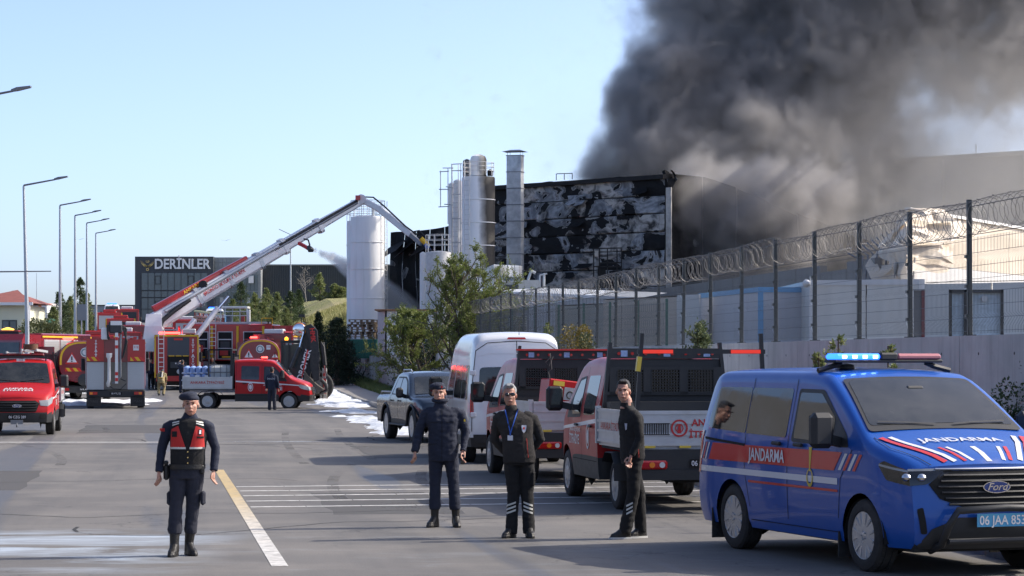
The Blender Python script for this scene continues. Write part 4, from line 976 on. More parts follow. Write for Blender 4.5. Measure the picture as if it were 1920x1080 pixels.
def leaves(name, pts, nrm, size, m, parent, asp=.5, rg=RNG, jit=.7):
    """one small bent leaf (quad) per point"""
    n = len(pts); d = nrm / (np.linalg.norm(nrm, axis=1, keepdims=True) + 1e-9)
    u = d + rg.normal(0, jit, (n, 3)); u /= np.linalg.norm(u, axis=1, keepdims=True) + 1e-9
    r = rg.normal(0, 1, (n, 3)); v_ = np.cross(u, r); v_ /= np.linalg.norm(v_, axis=1, keepdims=True) + 1e-9
    s = size * rg.uniform(.6, 1.4, (n, 1))
    vs = np.stack([pts - v_ * s * asp * .15, pts + u * s * .5 + v_ * s * asp * .5, pts + u * s, pts + u * s * .5 - v_ * s * asp * .5], 1).reshape(-1, 3)
    return np_mesh(name, vs, np.arange(n * 4).reshape(n, 4), m)
def conifer(px, pyb, pyt, Y, w_, m, label, n=5000, zb=None, seed=0, size=.16, p=.75, group=None, name='conifer', lean=0.0, irregular=.25):
    rg = np.random.default_rng(seed + int(px) + 99); zb = P(px, pyb, Y).z if zb is None else zb; top = P(px, pyt, Y).z; h = top - zb
    t = thing(name, label, 'tree', (P(px, 0, Y).x, Y, zb), 0, group)
    MB().tube([(0, 0, -.3), (0, 0, h * .5), (lean, 0, h * .97)], [w_ * .07, w_ * .04, .012], 7).build('trunk', M_BARK, t)
    # boughs: each a tapering spray of leaf-sized faces
    nb = int(n / 28); tb = rg.uniform(.02, 1, nb) ** 1.15; az = rg.uniform(0, 2 * pi, nb)
    reach = w_ / 2 * (1 - tb) ** p * (1 + irregular * rg.normal(0, 1, nb)) * (1 + .22 * np.sin(az * 3 + tb * 9)); reach = np.abs(reach) + .04
    k = 28; s = rg.uniform(.25, 1, (nb, k)) ** .7
    rad = reach[:, None] * s + rg.normal(0, .03, (nb, k)) * w_ * .6
    aa = az[:, None] + rg.normal(0, .16, (nb, k)); z = tb[:, None] * h * .97 + reach[:, None] * s * rg.uniform(.15, .55, (nb, 1)) + rg.normal(0, .025, (nb, k)) * w_
    z = np.minimum(z, h * (1.0 - .0 * s))
    pts = np.stack([rad * np.cos(aa) + lean * tb[:, None], rad * np.sin(aa), z], -1).reshape(-1, 3)
    nr = np.stack([np.cos(aa), np.sin(aa), np.full_like(aa, .9)], -1).reshape(-1, 3)
    me = leaves('crown', pts, nr, size, m, t, .45, rg); inst('crown', me, t); return t
def shrub(px, pyb, pyt, Y, w_, m, label, n=3000, zb=None, seed=0, size=.09, name='shrub', depth=None, cat='shrub', group=None, loose=.35):
    rg = np.random.default_rng(seed + int(px) + 55); zb = P(px, pyb, Y).z if zb is None else zb; h = P(px, pyt, Y).z - zb
    t = thing(name, label, cat, (P(px, 0, Y).x, Y, zb), 0, group); D_ = depth or w_
    b = MB(); nc = max(6, int(w_ * 7)); cen = []
    for i in range(nc):
        a = rg.uniform(0, 2 * pi); r = rg.uniform(.1, .8); zz = rg.uniform(.35, .92)
        c = (w_ / 2 * r * cos(a) * (1.15 - zz * .4), D_ / 2 * r * sin(a), h * zz); cen.append(c)
        b.tube([(c[0] * .15, c[1] * .15, 0), (c[0] * .6, c[1] * .6, c[2] * .55), c], [.02 + .004 * w_, .012, .004], 4)
    b.build('stem', M_BARK, t)
    per = int(n / nc); P_ = []; N_ = []
    for c in cen:
        q = rg.normal(0, 1, (per, 3)); q /= np.linalg.norm(q, axis=1, keepdims=True); q *= rg.uniform(.3, 1, (per, 1)) ** .6
        rr = np.array([w_ * loose, D_ * loose, h * loose * .7]) * rg.uniform(.6, 1.1)
        P_.append(np.array(c) + q * rr); N_.append(q)
    P_ = np.concatenate(P_); N_ = np.concatenate(N_) + np.array([0, 0, .5]); k = (P_[:, 2] > .02) & (P_[:, 2] < h * 1.04); inst('crown', leaves('crown', P_[k], N_[k], size, m, t, .6, rg), t); return t
# conifers by the left pavement
for i, (px, pyb, pyt, Y, w_, lb) in enumerate([(112, 655, 548, 200, 2.3, 'bushy conifer behind the second street lamp'), (100, 650, 575, 195, 1.6, 'small round topped conifer beside the green gate'), (132, 650, 556, 215, 1.9, 'slender conifer between the second and third lamps'),
        (150, 640, 520, 235, 2.6, 'tallest dark conifer of the left group'), (163, 630, 548, 250, 1.7, 'narrow conifer at the right of the left group')]):
    conifer(px, pyb, pyt, Y, w_, L_CON if i in (0, 3) else L_CONL, lb, 8000, seed=i, size=.14, p=.7, group='conifers along the left pavement')
for i, (px, pyb, pyt, Y, w_) in enumerate([(8, 690, 632, 118, 2.4), (32, 690, 631, 120, 2.2), (52, 690, 617, 122, 2.2), (72, 690, 603, 124, 2.4), (84, 680, 612, 128, 1.6), (-14, 690, 632, 118, 2)]):
    shrub(px, pyb, pyt, Y, w_, L_HEDGE, ['broad grey green hedge shrub at the very left edge', 'hedge shrub before the lodge window', 'hedge shrub around the foot of the nearest lamp', 'tallest hedge shrub right of the nearest lamp', 'outermost right hedge shrub beside the waiting men', 'hedge shrub cut by the left edge'][i], 5200, size=.13, seed=i, group='hedge shrubs before the cream lodge')
# slope planting behind the engines
SL = [(452, 640, 527, 250, 3.6, 0), (436, 640, 560, 240, 2.2, 1), (478, 640, 548, 235, 2.4, 1), (500, 640, 540, 238, 2.8, 1), (520, 650, 548, 225, 2.8, 1), (545, 640, 545, 245, 3.0, 0), (560, 630, 542, 255, 2.4, 0), (468, 650, 570, 205, 2.6, 1), (492, 655, 566, 200, 2.6, 1), (514, 660, 572, 195, 2.4, 1), (536, 655, 578, 200, 2.2, 1), (562, 620, 552, 262, 1.6, 1)]
wd_ = ['dark pointed conifer before the grey office wing', 'light conifer directly right of the white basket', 'light feathery conifer on the slope, first in the rear row', 'tall light conifer in the middle of the slope', 'pale conifer right of the middle one on the slope', 'darker round conifer near the hill crest', 'dark conifer against the warehouse wall', 'low light conifer above the red tanker', 'yellowish conifer above the tanker end', 'broad pale conifer left of the grass slope', 'small pale conifer at the edge of the grass', 'small conifer at the top of the grass slope']
for i, (px, pyb, pyt, Y, w_, k) in enumerate(SL): conifer(px, pyb, pyt, Y, w_, (L_CON, L_CONL)[k], wd_[i], 8500, seed=20 + i, size=.13, p=.8, group='conifers planted on the slope', irregular=.35)
for i, (px, pyt, w_, lb) in enumerate([(600, 514, 1.7, 'pointed conifer on the hill crest right of the bare tree'), (628, 534, 1.3, 'small conifer on the crest'), (643, 540, 1.3, 'small conifer on the crest beside the silo')]):
    conifer(px, 566, pyt, 290, w_ * 1.3, L_CONL, lb, 1800, seed=60 + i, size=.26, p=.7)
conifer(597, 722, 583, 152, 1.9, L_DARK, 'dark narrow cypress right behind the excavator arm', 12000, seed=80, size=.10, p=.85, name='cypress', zb=.6)
conifer(632, 735, 596, 143, 2.7, L_DARK, 'broad dark cypress beside the boundary wall', 20000, seed=81, size=.10, p=.62, name='cypress', zb=.4)
conifer(655, 720, 640, 150, 1.3, L_DARK, 'low dark cypress at the corner of the boundary wall', 5000, seed=82, size=.10, p=.5, name='cypress', zb=.5)
conifer(788, 720, 590, 112, 2.4, L_DARK, 'dark conifer in the shade under the spring sapling', 13000, seed=83, size=.10, p=.5, zb=.2)
def branchy(px, pyb, pyt, Y, w_, label, m=None, n=5000, seed=0, size=.1, zb=None, name='sapling', nb=26, cat='tree', spread=.55, tw=.018):
    rg = np.random.default_rng(seed); zb = P(px, pyb, Y).z if zb is None else zb; h = P(px, pyt, Y).z - zb
    t = thing(name, label, cat, (P(px, 0, Y).x, Y, zb)); b = MB(); tips = []
    def grow(p, d, L_, r, lev):
        pts = [p]; q = p
        for i in range(4):
            d = (d + Vector(rg.normal(0, .13, 3)) + Vector((0, 0, .09))).normalized(); q = q + d * L_ / 4; pts.append(q)
        b.tube(pts, [r, r * .85, r * .7, r * .5, r * .3], 5 if lev < 2 else 3, caps=False)
        for i in range(1, 5):
            tips.extend([(pts[i - 1].lerp(pts[i], u), d) for u in rg.uniform(0, 1, (2, 4, 7)[min(lev, 2)])])
        if lev < 3:
            for i in range((3, 4, 3)[lev] if lev else nb):
                u = rg.uniform(.2, 1) if lev else rg.uniform(.12, .95)
                k = min(3, int(u * 4)); s0 = pts[k].lerp(pts[k + 1], u * 4 - k); a = rg.uniform(0, 2 * pi); ax = d.orthogonal().normalized(); ax = Matrix.Rotation(a, 3, d) @ ax
                nd = (d * (1 - spread) + ax * spread * rg.uniform(.7, 1.3)).normalized(); LL = (w_ * .62 * (1.22 - u * 1.0) if lev == 0 else L_ * .5) * rg.uniform(.7, 1.2)
                if lev < 2 or m is None or rg.uniform() < .8: grow(s0, nd, LL, r * (.4 if lev == 0 else .55), lev + 1 if lev else 1)
    grow(Vector((0, 0, 0)), Vector((0, 0, 1)), h * .93, tw * h, 0); b.build('trunk', M_BARK if m else M_TWIG, t)
    if m:
        idx = rg.integers(0, len(tips), n); pts = np.array([tips[i][0] for i in idx]) + rg.normal(0, size * .55, (n, 3)); nr = np.array([tips[i][1] for i in idx]) + np.array([0, 0, .3])
        inst('crown', leaves('crown', pts, nr, size, m, t, .5, rg), t)
    return t
M_TWIG = mat('bare twigs', (.30, .27, .24), .85)
branchy(838, 0, 476, 100, 5.6, 'airy sapling with fresh green leaves standing behind the white van', L_SPR, 34000, seed=3, size=.075, zb=.13, spread=.5, nb=46)
branchy(806, 0, 566, 103, 3.6, 'lower leafy sapling left of the tall one by the shed', L_SPR, 26000, seed=8, size=.075, zb=.13, spread=.55, nb=36)
branchy(884, 0, 566, 98, 4.0, 'thin leafy sapling right of the tall one', L_SPR, 14000, seed=12, size=.07, zb=.13, spread=.5, nb=30)
branchy(574, 566, 498, 300, 3.2, 'leafless grey tree on the hill crest', None, seed=5, nb=16, tw=.014, name='bare_tree')
branchy(520, 690, 600, 165, 1.7, 'thin brown sapling behind the tanker', L_GOLD, 500, seed=15, size=.12, nb=12, tw=.008); branchy(570, 690, 585, 160, 1.7, 'thin brown sapling before the grass slope', L_GOLD, 420, seed=16, size=.12, nb=12, tw=.008); branchy(545, 690, 592, 168, 1.6, 'thin brown sapling between the conifers and excavator', L_GOLD, 420, seed=17, size=.12, nb=10, tw=.008)
shrub(1083, 0, 618, 66, 1.0, L_GOLD, 'golden leaved round shrub between the white van and the dark rack', 3600, zb=.13, size=.055); shrub(1108, 0, 632, 64, .75, L_HEDGE, 'green shrub touching the golden one', 2600, zb=.13, size=.055); conifer(1030, 0, 604, 78, .8, L_CONL, 'narrow light green conifer right behind the white van roof', 2600, zb=.13, size=.08, p=.4)
branchy(1276, 0, 592, 47, 1.5, 'young pine with upright candles in front of the fence', L_PINE, 3200, seed=21, size=.07, zb=.13, nb=20, name='young_pine', tw=.008, spread=.45)
for (px, pyt, Y, w_, lb) in [(1572, 622, 38, .5, 'little conifer behind the left half of the blue light bar'), (1665, 640, 37, .35, 'little conifer behind the middle of the light bar'), (1535, 655, 38.5, .3, 'tiny conifer tip left of the light bar')]: conifer(px, 0, pyt, Y, w_ * 1.5, L_CONL, lb, 1700, zb=.13, size=.07, p=.6)
shrub(1912, 0, 650, 34, .95, L_CON, 'leafy green shrub at the right edge against the concrete wall', 4200, zb=.13, size=.05)
branchy(1783, 0, 638, 37, .3, 'single thin bare stem rising before the concrete wall', None, seed=31, zb=.13, nb=4, tw=.004, name='bare_sapling')
# bare climbing stems on the boundary wall
for k, (px, lb) in enumerate(((672, 'left dark vine stem on the pale boundary wall'), (681, 'middle dark vine stem on the pale boundary wall'), (700, 'right dark vine stem on the pale boundary wall'))):
    p = P(px, 728, 148); b = MB(); q = [Vector((0, 0, 0)), Vector((.12, -.05, .4)), Vector((.02, -.05, .8)), Vector((.22, -.03, 1.2)), Vector((.16, 0, 1.9))]; b.tube(q, [.05, .045, .04, .03, .012], 6); b.build('vine_stem', mat('dark vine', (.03, .025, .02), .9), loc=Vector((p.x, 147.2, p.z)), label=lb, cat='vine')
# grass tufts: verge by the boundary wall and hill
def tufts(name, label, pts, hgt, m, rg):
    n = len(pts); k = 5; base = np.repeat(pts, k, 0) + np.c_[rg.normal(0, .06, (n * k, 2)), np.zeros(n * k)]
    a = rg.uniform(0, 2 * pi, n * k); w_ = hgt * .09; h = hgt * rg.uniform(.5, 1.3, n * k); dx = np.c_[np.cos(a), np.sin(a), np.zeros_like(a)]
    tip = base + dx * (h * .4)[:, None] + np.c_[np.zeros_like(a), np.zeros_like(a), h]; s = np.c_[-np.sin(a), np.cos(a), np.zeros_like(a)] * w_
    vs = np.stack([base - s, base + s, tip], 1).reshape(-1, 3); inst(name, np_mesh(name, vs, np.arange(n * k * 3).reshape(-1, 3), m), None, label=label, cat='grass', kind='stuff')
rg = np.random.default_rng(4)
L_GRS = leaf_mat('grass blades', (.08, .13, .03), (.17, .19, .06)); L_DRY = leaf_mat('dry hill grass', (.22, .25, .06), (.40, .34, .14))
ys_ = rg.uniform(125, 170, 5000); cs2 = rg.uniform(CW - 1.3, CW - .1, 5000); tufts('verge_grass', 'rough green grass along the foot of the boundary wall', np.c_[cs2 + RS * ys_, ys_, [zr(y) + .1 for y in ys_]], .28, L_GRS, rg)
ys_ = rg.uniform(172, 240, 16000); cs2 = rg.uniform(CW - 1.6, 30, 16000); tufts('hill_grass', 'sparse yellow green grass on the hillside left of the silos', np.c_[cs2 + RS * ys_, ys_, [zplat(c + RS * y, y) - .05 for c, y in zip(cs2, ys_)]], .4, L_DRY, rg)
# foam lying on the road: low lumpy heaps
M_FOAM, t_ = newmat('fire foam'); p_ = t_.pos(); t_.put(t_.bsdf.inputs['Base Color'], t_.ramp(t_.noise(p_, 2.5, 6, .7), [(.3, (.42, .45, .47)), (.55, (.74, .77, .80)), (.8, (.80, .83, .85))])); t_.bsdf.inputs['Roughness'].default_value = .9; t_.bump(t_.noise(p_, 6, 6, .75), .8, .08)
def foam(outline_fn, x0, x1, y0, y1, hgt, label, nx=90, ny=60, thr=.0):
    b = MB(); idx = {}; vs = []; fs = []
    for j in range(ny + 1):
        for i in range(nx + 1):
            x = lerp(x0, x1, i / nx); y = lerp(y0, y1, j / ny)
            e = outline_fn(x, y) + .9 * mnoise.fractal(Vector((x * .5, y * .28, 3)), .7, 2.1, 5) - thr
            z = zr(y) + (hgt * (1 - math.exp(-e * 1.6)) * (.7 + .5 * mnoise.fractal(Vector((x * 1.3, y * .9, 1)), .6, 2, 4)) if e > 0 else -.03)
            idx[i, j] = len(vs); vs.append((x, y, z))
    for j in range(ny):
        for i in range(nx):
            q = (idx[i, j], idx[i + 1, j], idx[i + 1, j + 1], idx[i, j + 1])
            if max(vs[k][2] - zr(vs[k][1]) for k in q) > 0: fs.append(q)
    b.add(vs, fs, 0, True); me = b.mesh('foam', M_FOAM, 180); o = inst('foam', me, None, label=label, cat='foam', kind='stuff'); return o
def seg(x, y, pts, w_):
    best = 9e9
    for (a, e, wa) in pts:
        a_, e_ = Vector(a), Vector(e); d = e_ - a_; t = max(0, min(1, (Vector((x, y)) - a_).dot(d) / d.length_squared)); best = min(best, (Vector((x, y)) - a_ - d * t).length - wa)
    return -best / w_
def gxy(px, py):
    D = F * HC / (py - HZ); return ((px - 960) * D / F, D)
foam(lambda x, y: seg(x, y, [(gxy(612, 742), gxy(650, 765), 1.2), (gxy(645, 772), gxy(705, 775), 1.0), (gxy(690, 785), gxy(735, 805), .7), (gxy(725, 805), gxy(775, 815), .5), (gxy(625, 781), gxy(700, 783), .5)], 1.0), -14, -1, 62, 160, .2, 'white fire foam heaped along the right gutter beside the dark pickup', 150, 150)
foam(lambda x, y: seg(x, y, [(gxy(108, 757), gxy(158, 762), 2.2), (gxy(165, 760), gxy(272, 757), 1.2), (gxy(100, 749), gxy(150, 748), 1.5)], 1.2), -27, -12, 92, 165, .26, 'bank of white foam under the tankers left of the rear engine', 90, 110)
foam(lambda x, y: seg(x, y, [(gxy(285, 745), gxy(330, 742), .6), (gxy(290, 733), gxy(320, 733), .6)], 1.2), -22, -10, 105, 175, .1, 'thin foam and slush in the gap between the engines', 70, 80)
# spray
# ================================================================== vehicles
def ilin(pts, x):
    if x <= pts[0][0]: return pts[0][1]
    for (a, va), (b_, vb) in zip(pts, pts[1:]):
        if x <= b_: return lerp(va, vb, (x - a) / (b_ - a) if b_ > a else 0)
    return pts[-1][1]
def ismo(pts, x):
    """monotone-ish cubic through the points"""
    n = len(pts)
    if x <= pts[0][0]: return pts[0][1]
    if x >= pts[-1][0]: return pts[-1][1]
    for i in range(n - 1):
        if x <= pts[i + 1][0]:
            x0, y0 = pts[i]; x1, y1 = pts[i + 1]; h = x1 - x0; d = (y1 - y0) / h
            def sl(k):
                if k == 0 or k == n - 1: return d
                a = (pts[k][1] - pts[k - 1][1]) / (pts[k][0] - pts[k - 1][0]); b_ = (pts[k + 1][1] - pts[k][1]) / (pts[k + 1][0] - pts[k][0])
                return 0 if a * b_ <= 0 else 2 * a * b_ / (a + b_)
            m0, m1 = sl(i), sl(i + 1); t = (x - x0) / h
            return (2 * t ** 3 - 3 * t * t + 1) * y0 + (t ** 3 - 2 * t * t + t) * h * m0 + (3 * t * t - 2 * t ** 3) * y1 + (t ** 3 - t * t) * h * m1
def round_poly(poly, r, n=4):
    out = []; m = len(poly)
    for i in range(m):
        p = Vector(poly[i]); a = Vector(poly[i - 1]); c = Vector(poly[(i + 1) % m]); u = (a - p); v_ = (c - p)
        rr = min(r if not isinstance(r, (list, tuple)) else r[i], u.length * .48, v_.length * .48)
        if rr < 1e-4: out.append(tuple(p)); continue
        p0 = p + u.normalized() * rr; p1 = p + v_.normalized() * rr
        for k in range(n + 1):
            t = k / n; q = p0 * (1 - t) ** 2 + p * 2 * t * (1 - t) + p1 * t * t; out.append(tuple(q))
    return out
def conv_patch(b, poly, S, nx=10, nz=4, m=0):
    us = sorted(set([round(p[0], 4) for p in poly])); u0, u1 = us[0], us[-1]
    grid = sorted(set(us + [round(lerp(u0, u1, i / nx), 4) for i in range(nx + 1)]))
    g2 = [grid[0]]
    for g in grid[1:]:
        if g - g2[-1] > 1e-3: g2.append(g)
    cols = []
    for u in g2:
        uu = min(max(u, u0 + 1e-5), u1 - 1e-5); zs_ = []
        for i in range(len(poly)):
            (a, za), (e, ze) = poly[i - 1], poly[i]
            if (a - uu) * (e - uu) <= 0 and abs(a - e) > 1e-9: zs_.append(lerp(za, ze, (uu - a) / (e - a)))
        if len(zs_) >= 2: cols.append((u, min(zs_), max(zs_)))
    vs = []; fs = []
    for (u, a, e) in cols:
        for j in range(nz + 1): vs.append(S(u, lerp(a, e, j / nz)))
    for i in range(len(cols) - 1):
        for j in range(nz): k = i * (nz + 1) + j; fs.append((k, k + 1, k + nz + 2, k + nz + 1))
    b.add(vs, fs, m, True); return b
class Shell:
    """vehicle skin: x forward, y left, z up, origin on the ground under the rear axle"""
    def __init__(s, x0, x1, xa, xb, w, zt, sill, arches, rearx, frontx, tum, plan=.10, rc=None, crown=.03, paint_low=None, planr=.0):
        s.x0, s.x1, s.xa, s.xb, s.w, s.zt, s.sill, s.arches = x0, x1, xa, xb, w, zt, sill, arches
        s.rx, s.fx, s.tum, s.plan, s.rc, s.crown, s.low, s.planr = rearx, frontx, tum, plan, rc or (lambda x: .12), crown, paint_low, planr
    def W(s, x, z):
        p = 0.0
        if x > s.xb: t = (x - s.xb) / (s.x1 - s.xb); p = s.plan * t * t
        if x < s.xa: t = (s.xa - x) / (s.xa - s.x0); p = s.planr * t * t
        return s.w * ismo(s.tum, z) - p
    def front(s, y, z, eps=0): return ismo(s.fx, z) - .22 * (abs(y) / s.w) ** 2.6 + eps
    def rear(s, y, z, eps=0): return ismo(s.rx, z) + .07 * (abs(y) / s.w) ** 3 - eps
    def X(s, x, y, z):
        if x < s.xa: t = (s.xa - x) / (s.xa - s.x0); return s.xa - t * (s.xa - s.rear(y, z))
        if x > s.xb: t = (x - s.xb) / (s.x1 - s.xb); return s.xb + t * (s.front(y, z) - s.xb)
        return x
    def zb(s, x):
        z = s.sill if not callable(s.sill) else s.sill(x)
        for (xc, zc, r) in s.arches:
            if abs(x - xc) < r: z = max(z, zc + sqrt(r * r - (x - xc) ** 2))
        return z
    def top(s, x, y):
        w_ = s.W(x, ismo(s.zt, x) - .1); return ismo(s.zt, x) + s.crown * (1 - (y / w_) ** 2)
    def ring(s, x):
        zt = ismo(s.zt, x); zb = s.zb(x); rc = min(s.rc(x), max(.02, (zt - zb) * .5)); pts = []
        zs_ = zt - rc
        for j in range(11): z = lerp(zb, zs_, j / 10); pts.append((s.W(x, z), z))
        Wc = s.W(x, zs_); ye = Wc - rc * 1.1
        for j in range(1, 6): a = j / 5 * pi / 2; pts.append((ye + rc * 1.1 * cos(a), zs_ + rc * sin(a) + s.crown * .0))
        for j in range(1, 5): y = ye * (1 - j / 4); pts.append((y, zt + s.crown * (1 - (y / ye) ** 2)))
        return [(s.X(x, y, z), y, z) for y, z in pts]
    def stations(s):
        xs = [lerp(s.x0, s.x1, i / 44) for i in range(45)] + [p[0] for p in s.zt if s.x0 <= p[0] <= s.x1]
        for (xc, zc, r) in s.arches:
            xs = [x for x in xs if not abs(x - xc) < r * 1.02]
            for i in range(17): xs.append(xc - r * .9995 * cos(pi * i / 16))
            xs += [xc - r * 1.003, xc + r * 1.003]
        xs = sorted(x for x in xs if s.x0 <= x <= s.x1); out = [xs[0]]
        for x in xs[1:]:
            if x - out[-1] > .002: out.append(x)
        return out
    def build(s, parent, mats, name='body'):
        b = MB(); xs = s.stations(); R_ = [s.ring(x) for x in xs]; n = len(R_[0])
        def mi(f, z): return 1 if (s.low is not None and z < s.low) else 0
        for sg in (1, -1):
            vs = [(p[0], p[1] * sg, p[2]) for r in R_ for p in r]
            for k in range(len(xs) - 1):
                for j in range(n - 1):
                    f = (k * n + j, k * n + j + 1, (k + 1) * n + j + 1, (k + 1) * n + j)
                    z = sum(vs[i][2] for i in f) / 4
                    b.add([vs[i] for i in f], [(0, 1, 2, 3)], mi(f, z), True)
        for end, fn in ((0, s.rear), (-1, s.front)):
            r = R_[end]; ny = 14; rows = []
            for p in r: rows.append([(fn(p[1] * k / (ny / 2), p[2]), p[1] * k / (ny / 2), p[2]) for k in range(-ny // 2, ny // 2 + 1)])
            for j in range(len(rows) - 1):
                for k in range(ny):
                    q = [rows[j][k], rows[j][k + 1], rows[j + 1][k + 1], rows[j + 1][k]]
                    b.add(q, [(0, 1, 2, 3)], mi(None, (q[0][2] + q[2][2]) / 2), True)
        me = bpy.data.meshes.new(name); me.from_pydata(b.v, [], b.f)
        for m in mats: me.materials.append(m)
        me.polygons.foreach_set('material_index', b.m); me.polygons.foreach_set('use_smooth', b.s)
        bm = bmesh.new(); bm.from_mesh(me); bmesh.ops.remove_doubles(bm, verts=bm.verts, dist=.0006); bmesh.ops.dissolve_degenerate(bm, edges=bm.edges, dist=.0004); bmesh.ops.recalc_face_normals(bm, faces=bm.faces); bm.to_mesh(me); bm.free()
        me.set_sharp_from_angle(angle=radians(38)); return inst(name, me, parent)
    # surfaces for patches
    def S_side(s, sg, eps=.004): return lambda x, z: (s.X(x, s.W(x, z), z), sg * (s.W(x, z) + eps), z)
    def S_top(s, eps=.006): return lambda x, y: (s.X(x, y, ismo(s.zt, x)), y, s.top(x, y) + eps)
    def S_front(s, eps=.006): return lambda y, z: (s.front(y, z, eps), y, z)
    def S_rear(s, eps=.006): return lambda y, z: (s.rear(y, z, eps), y, z)
def patch(parent, name, polys, S, m, nx=10, nz=4, rr=0, kind=None, thick=0):
    b = MB()
    for p in (polys if isinstance(polys[0][0], (tuple, list)) else [polys]): conv_patch(b, round_poly(p, rr) if rr else p, S, nx, nz)
    me = bpy.data.meshes.new(name); me.from_pydata(b.v, [], b.f); me.materials.append(m); me.polygons.foreach_set('use_smooth', b.s)
    return inst(name, me, parent, kind=kind)
def ribbon(parent, name, pts, w_, S, m, kind='stuff'):
    b = MB(); vs = []; P_ = [Vector(p) for p in pts]; Q = []
    for a, e in zip(P_, P_[1:]):
        k = max(1, int((e - a).length / .12)); Q += [a.lerp(e, i / k) for i in range(k)]
    Q.append(P_[-1])
    for i, p in enumerate(Q):
        d = (Q[min(i + 1, len(Q) - 1)] - Q[max(i - 1, 0)]).normalized(); n_ = Vector((-d.y, d.x)) * w_ / 2
        vs += [S(*(p - n_)), S(*(p + n_))]
    b.add(vs, [(2 * i, 2 * i + 1, 2 * i + 3, 2 * i + 2) for i in range(len(Q) - 1)]); me = bpy.data.meshes.new(name); me.from_pydata(b.v, [], b.f); me.materials.append(m); return inst(name, me, parent)
def side_text(parent, txt, size, cx, cz, S, m, sg=1, name='lettering', **kw):
    vs, fs = text_mesh(txt, size, **kw); out = [S(cx + (-p[0] if sg > 0 else p[0]), cz + p[1]) for p in vs]
    me = bpy.data.meshes.new(name); me.from_pydata(out, [], fs); me.materials.append(m); return inst(name, me, parent)
M_RUBBER = mat('tyre rubber', (.022, .022, .023), .85, var=.15, bump=.2, bscale=60, dirt=.3, dirtcol=(.09, .08, .07))
M_ALLOY = mat('wheel alloy', (.50, .51, .53), .3, metal=.6, var=.06); M_STEELW = mat('wheel cover silver', (.42, .43, .44), .4, metal=.5, var=.1, dirt=.3)
M_BLK = mat('black plastic', (.018, .019, .021), .55, var=.15); M_UNDER = mat('underbody', (.010, .010, .010), .9); M_DARKGLOSS = mat('gloss black', (.012, .012, .014), .12, coat=.5)
M_GLASS = glass('vehicle glass', (.015, .018, .02), .02); M_GLASSD = glass('privacy glass', (.006, .007, .008), .03); M_CHROME = mat('chrome', (.7, .7, .72), .12, metal=1, var=.03)
M_LENS = glass('clear lens', (.32, .34, .36), .05); M_REDL = mat('red lens', (.42, .012, .012), .15, coat=.6, var=.05); M_ORL = mat('orange lens', (.75, .22, .02), .15, coat=.6, var=.05); M_WL = mat('white lens', (.6, .6, .6), .15, coat=.6, var=.05)
def wheel(parent, x, y, r, w_, style='alloy', name='wheel'):
    """outer face towards sign(y)"""
    sg = 1 if y > 0 else -1; rr = r * .66
    h = inst(name, WH_HUB(r, w_), parent, (x, y, r), (0, 0, 0 if sg > 0 else pi)); inst('tyre', WH_TYRE(r, w_), h); inst('rim', WH_RIM(r, w_, style), h); return h
_wc = {}
def memo(f):
    def g(*a):
        k = (f.__name__,) + a
        if k not in _wc: _wc[k] = f(*a)
        return _wc[k]
    return g
@memo
def WH_HUB(r, w_): return MB().lathe([(.02, -w_ * .5), (r * .62, -w_ * .5), (r * .62, w_ * .18), (.02, w_ * .2)], 20, ax='y').mesh('wheel', M_UNDER)
@memo
def WH_TYRE(r, w_):
    b = MB(); prof = [(r * .64, -w_ / 2), (r * .8, -w_ / 2 - .008), (r * .95, -w_ * .46), (r, -w_ * .36), (r, -w_ * .2), (r * .982, -w_ * .19), (r * .982, -w_ * .14), (r, -w_ * .13), (r, w_ * .13), (r * .982, w_ * .14), (r * .982, w_ * .19), (r, w_ * .2), (r, w_ * .36), (r * .95, w_ * .46), (r * .8, w_ / 2 + .008), (r * .68, w_ / 2), (r * .64, w_ * .42)]
    b.lathe(prof, 40, ax='y')
    for i in range(40):
        a = 2 * pi * i / 40
        for q in (-.28, .28): b.box((0, w_ * q, r * .998), (.03, w_ * .16, .008), M=Matrix.Rotation(a, 4, 'Y'))
    return b.mesh('tyre', M_RUBBER, 30)
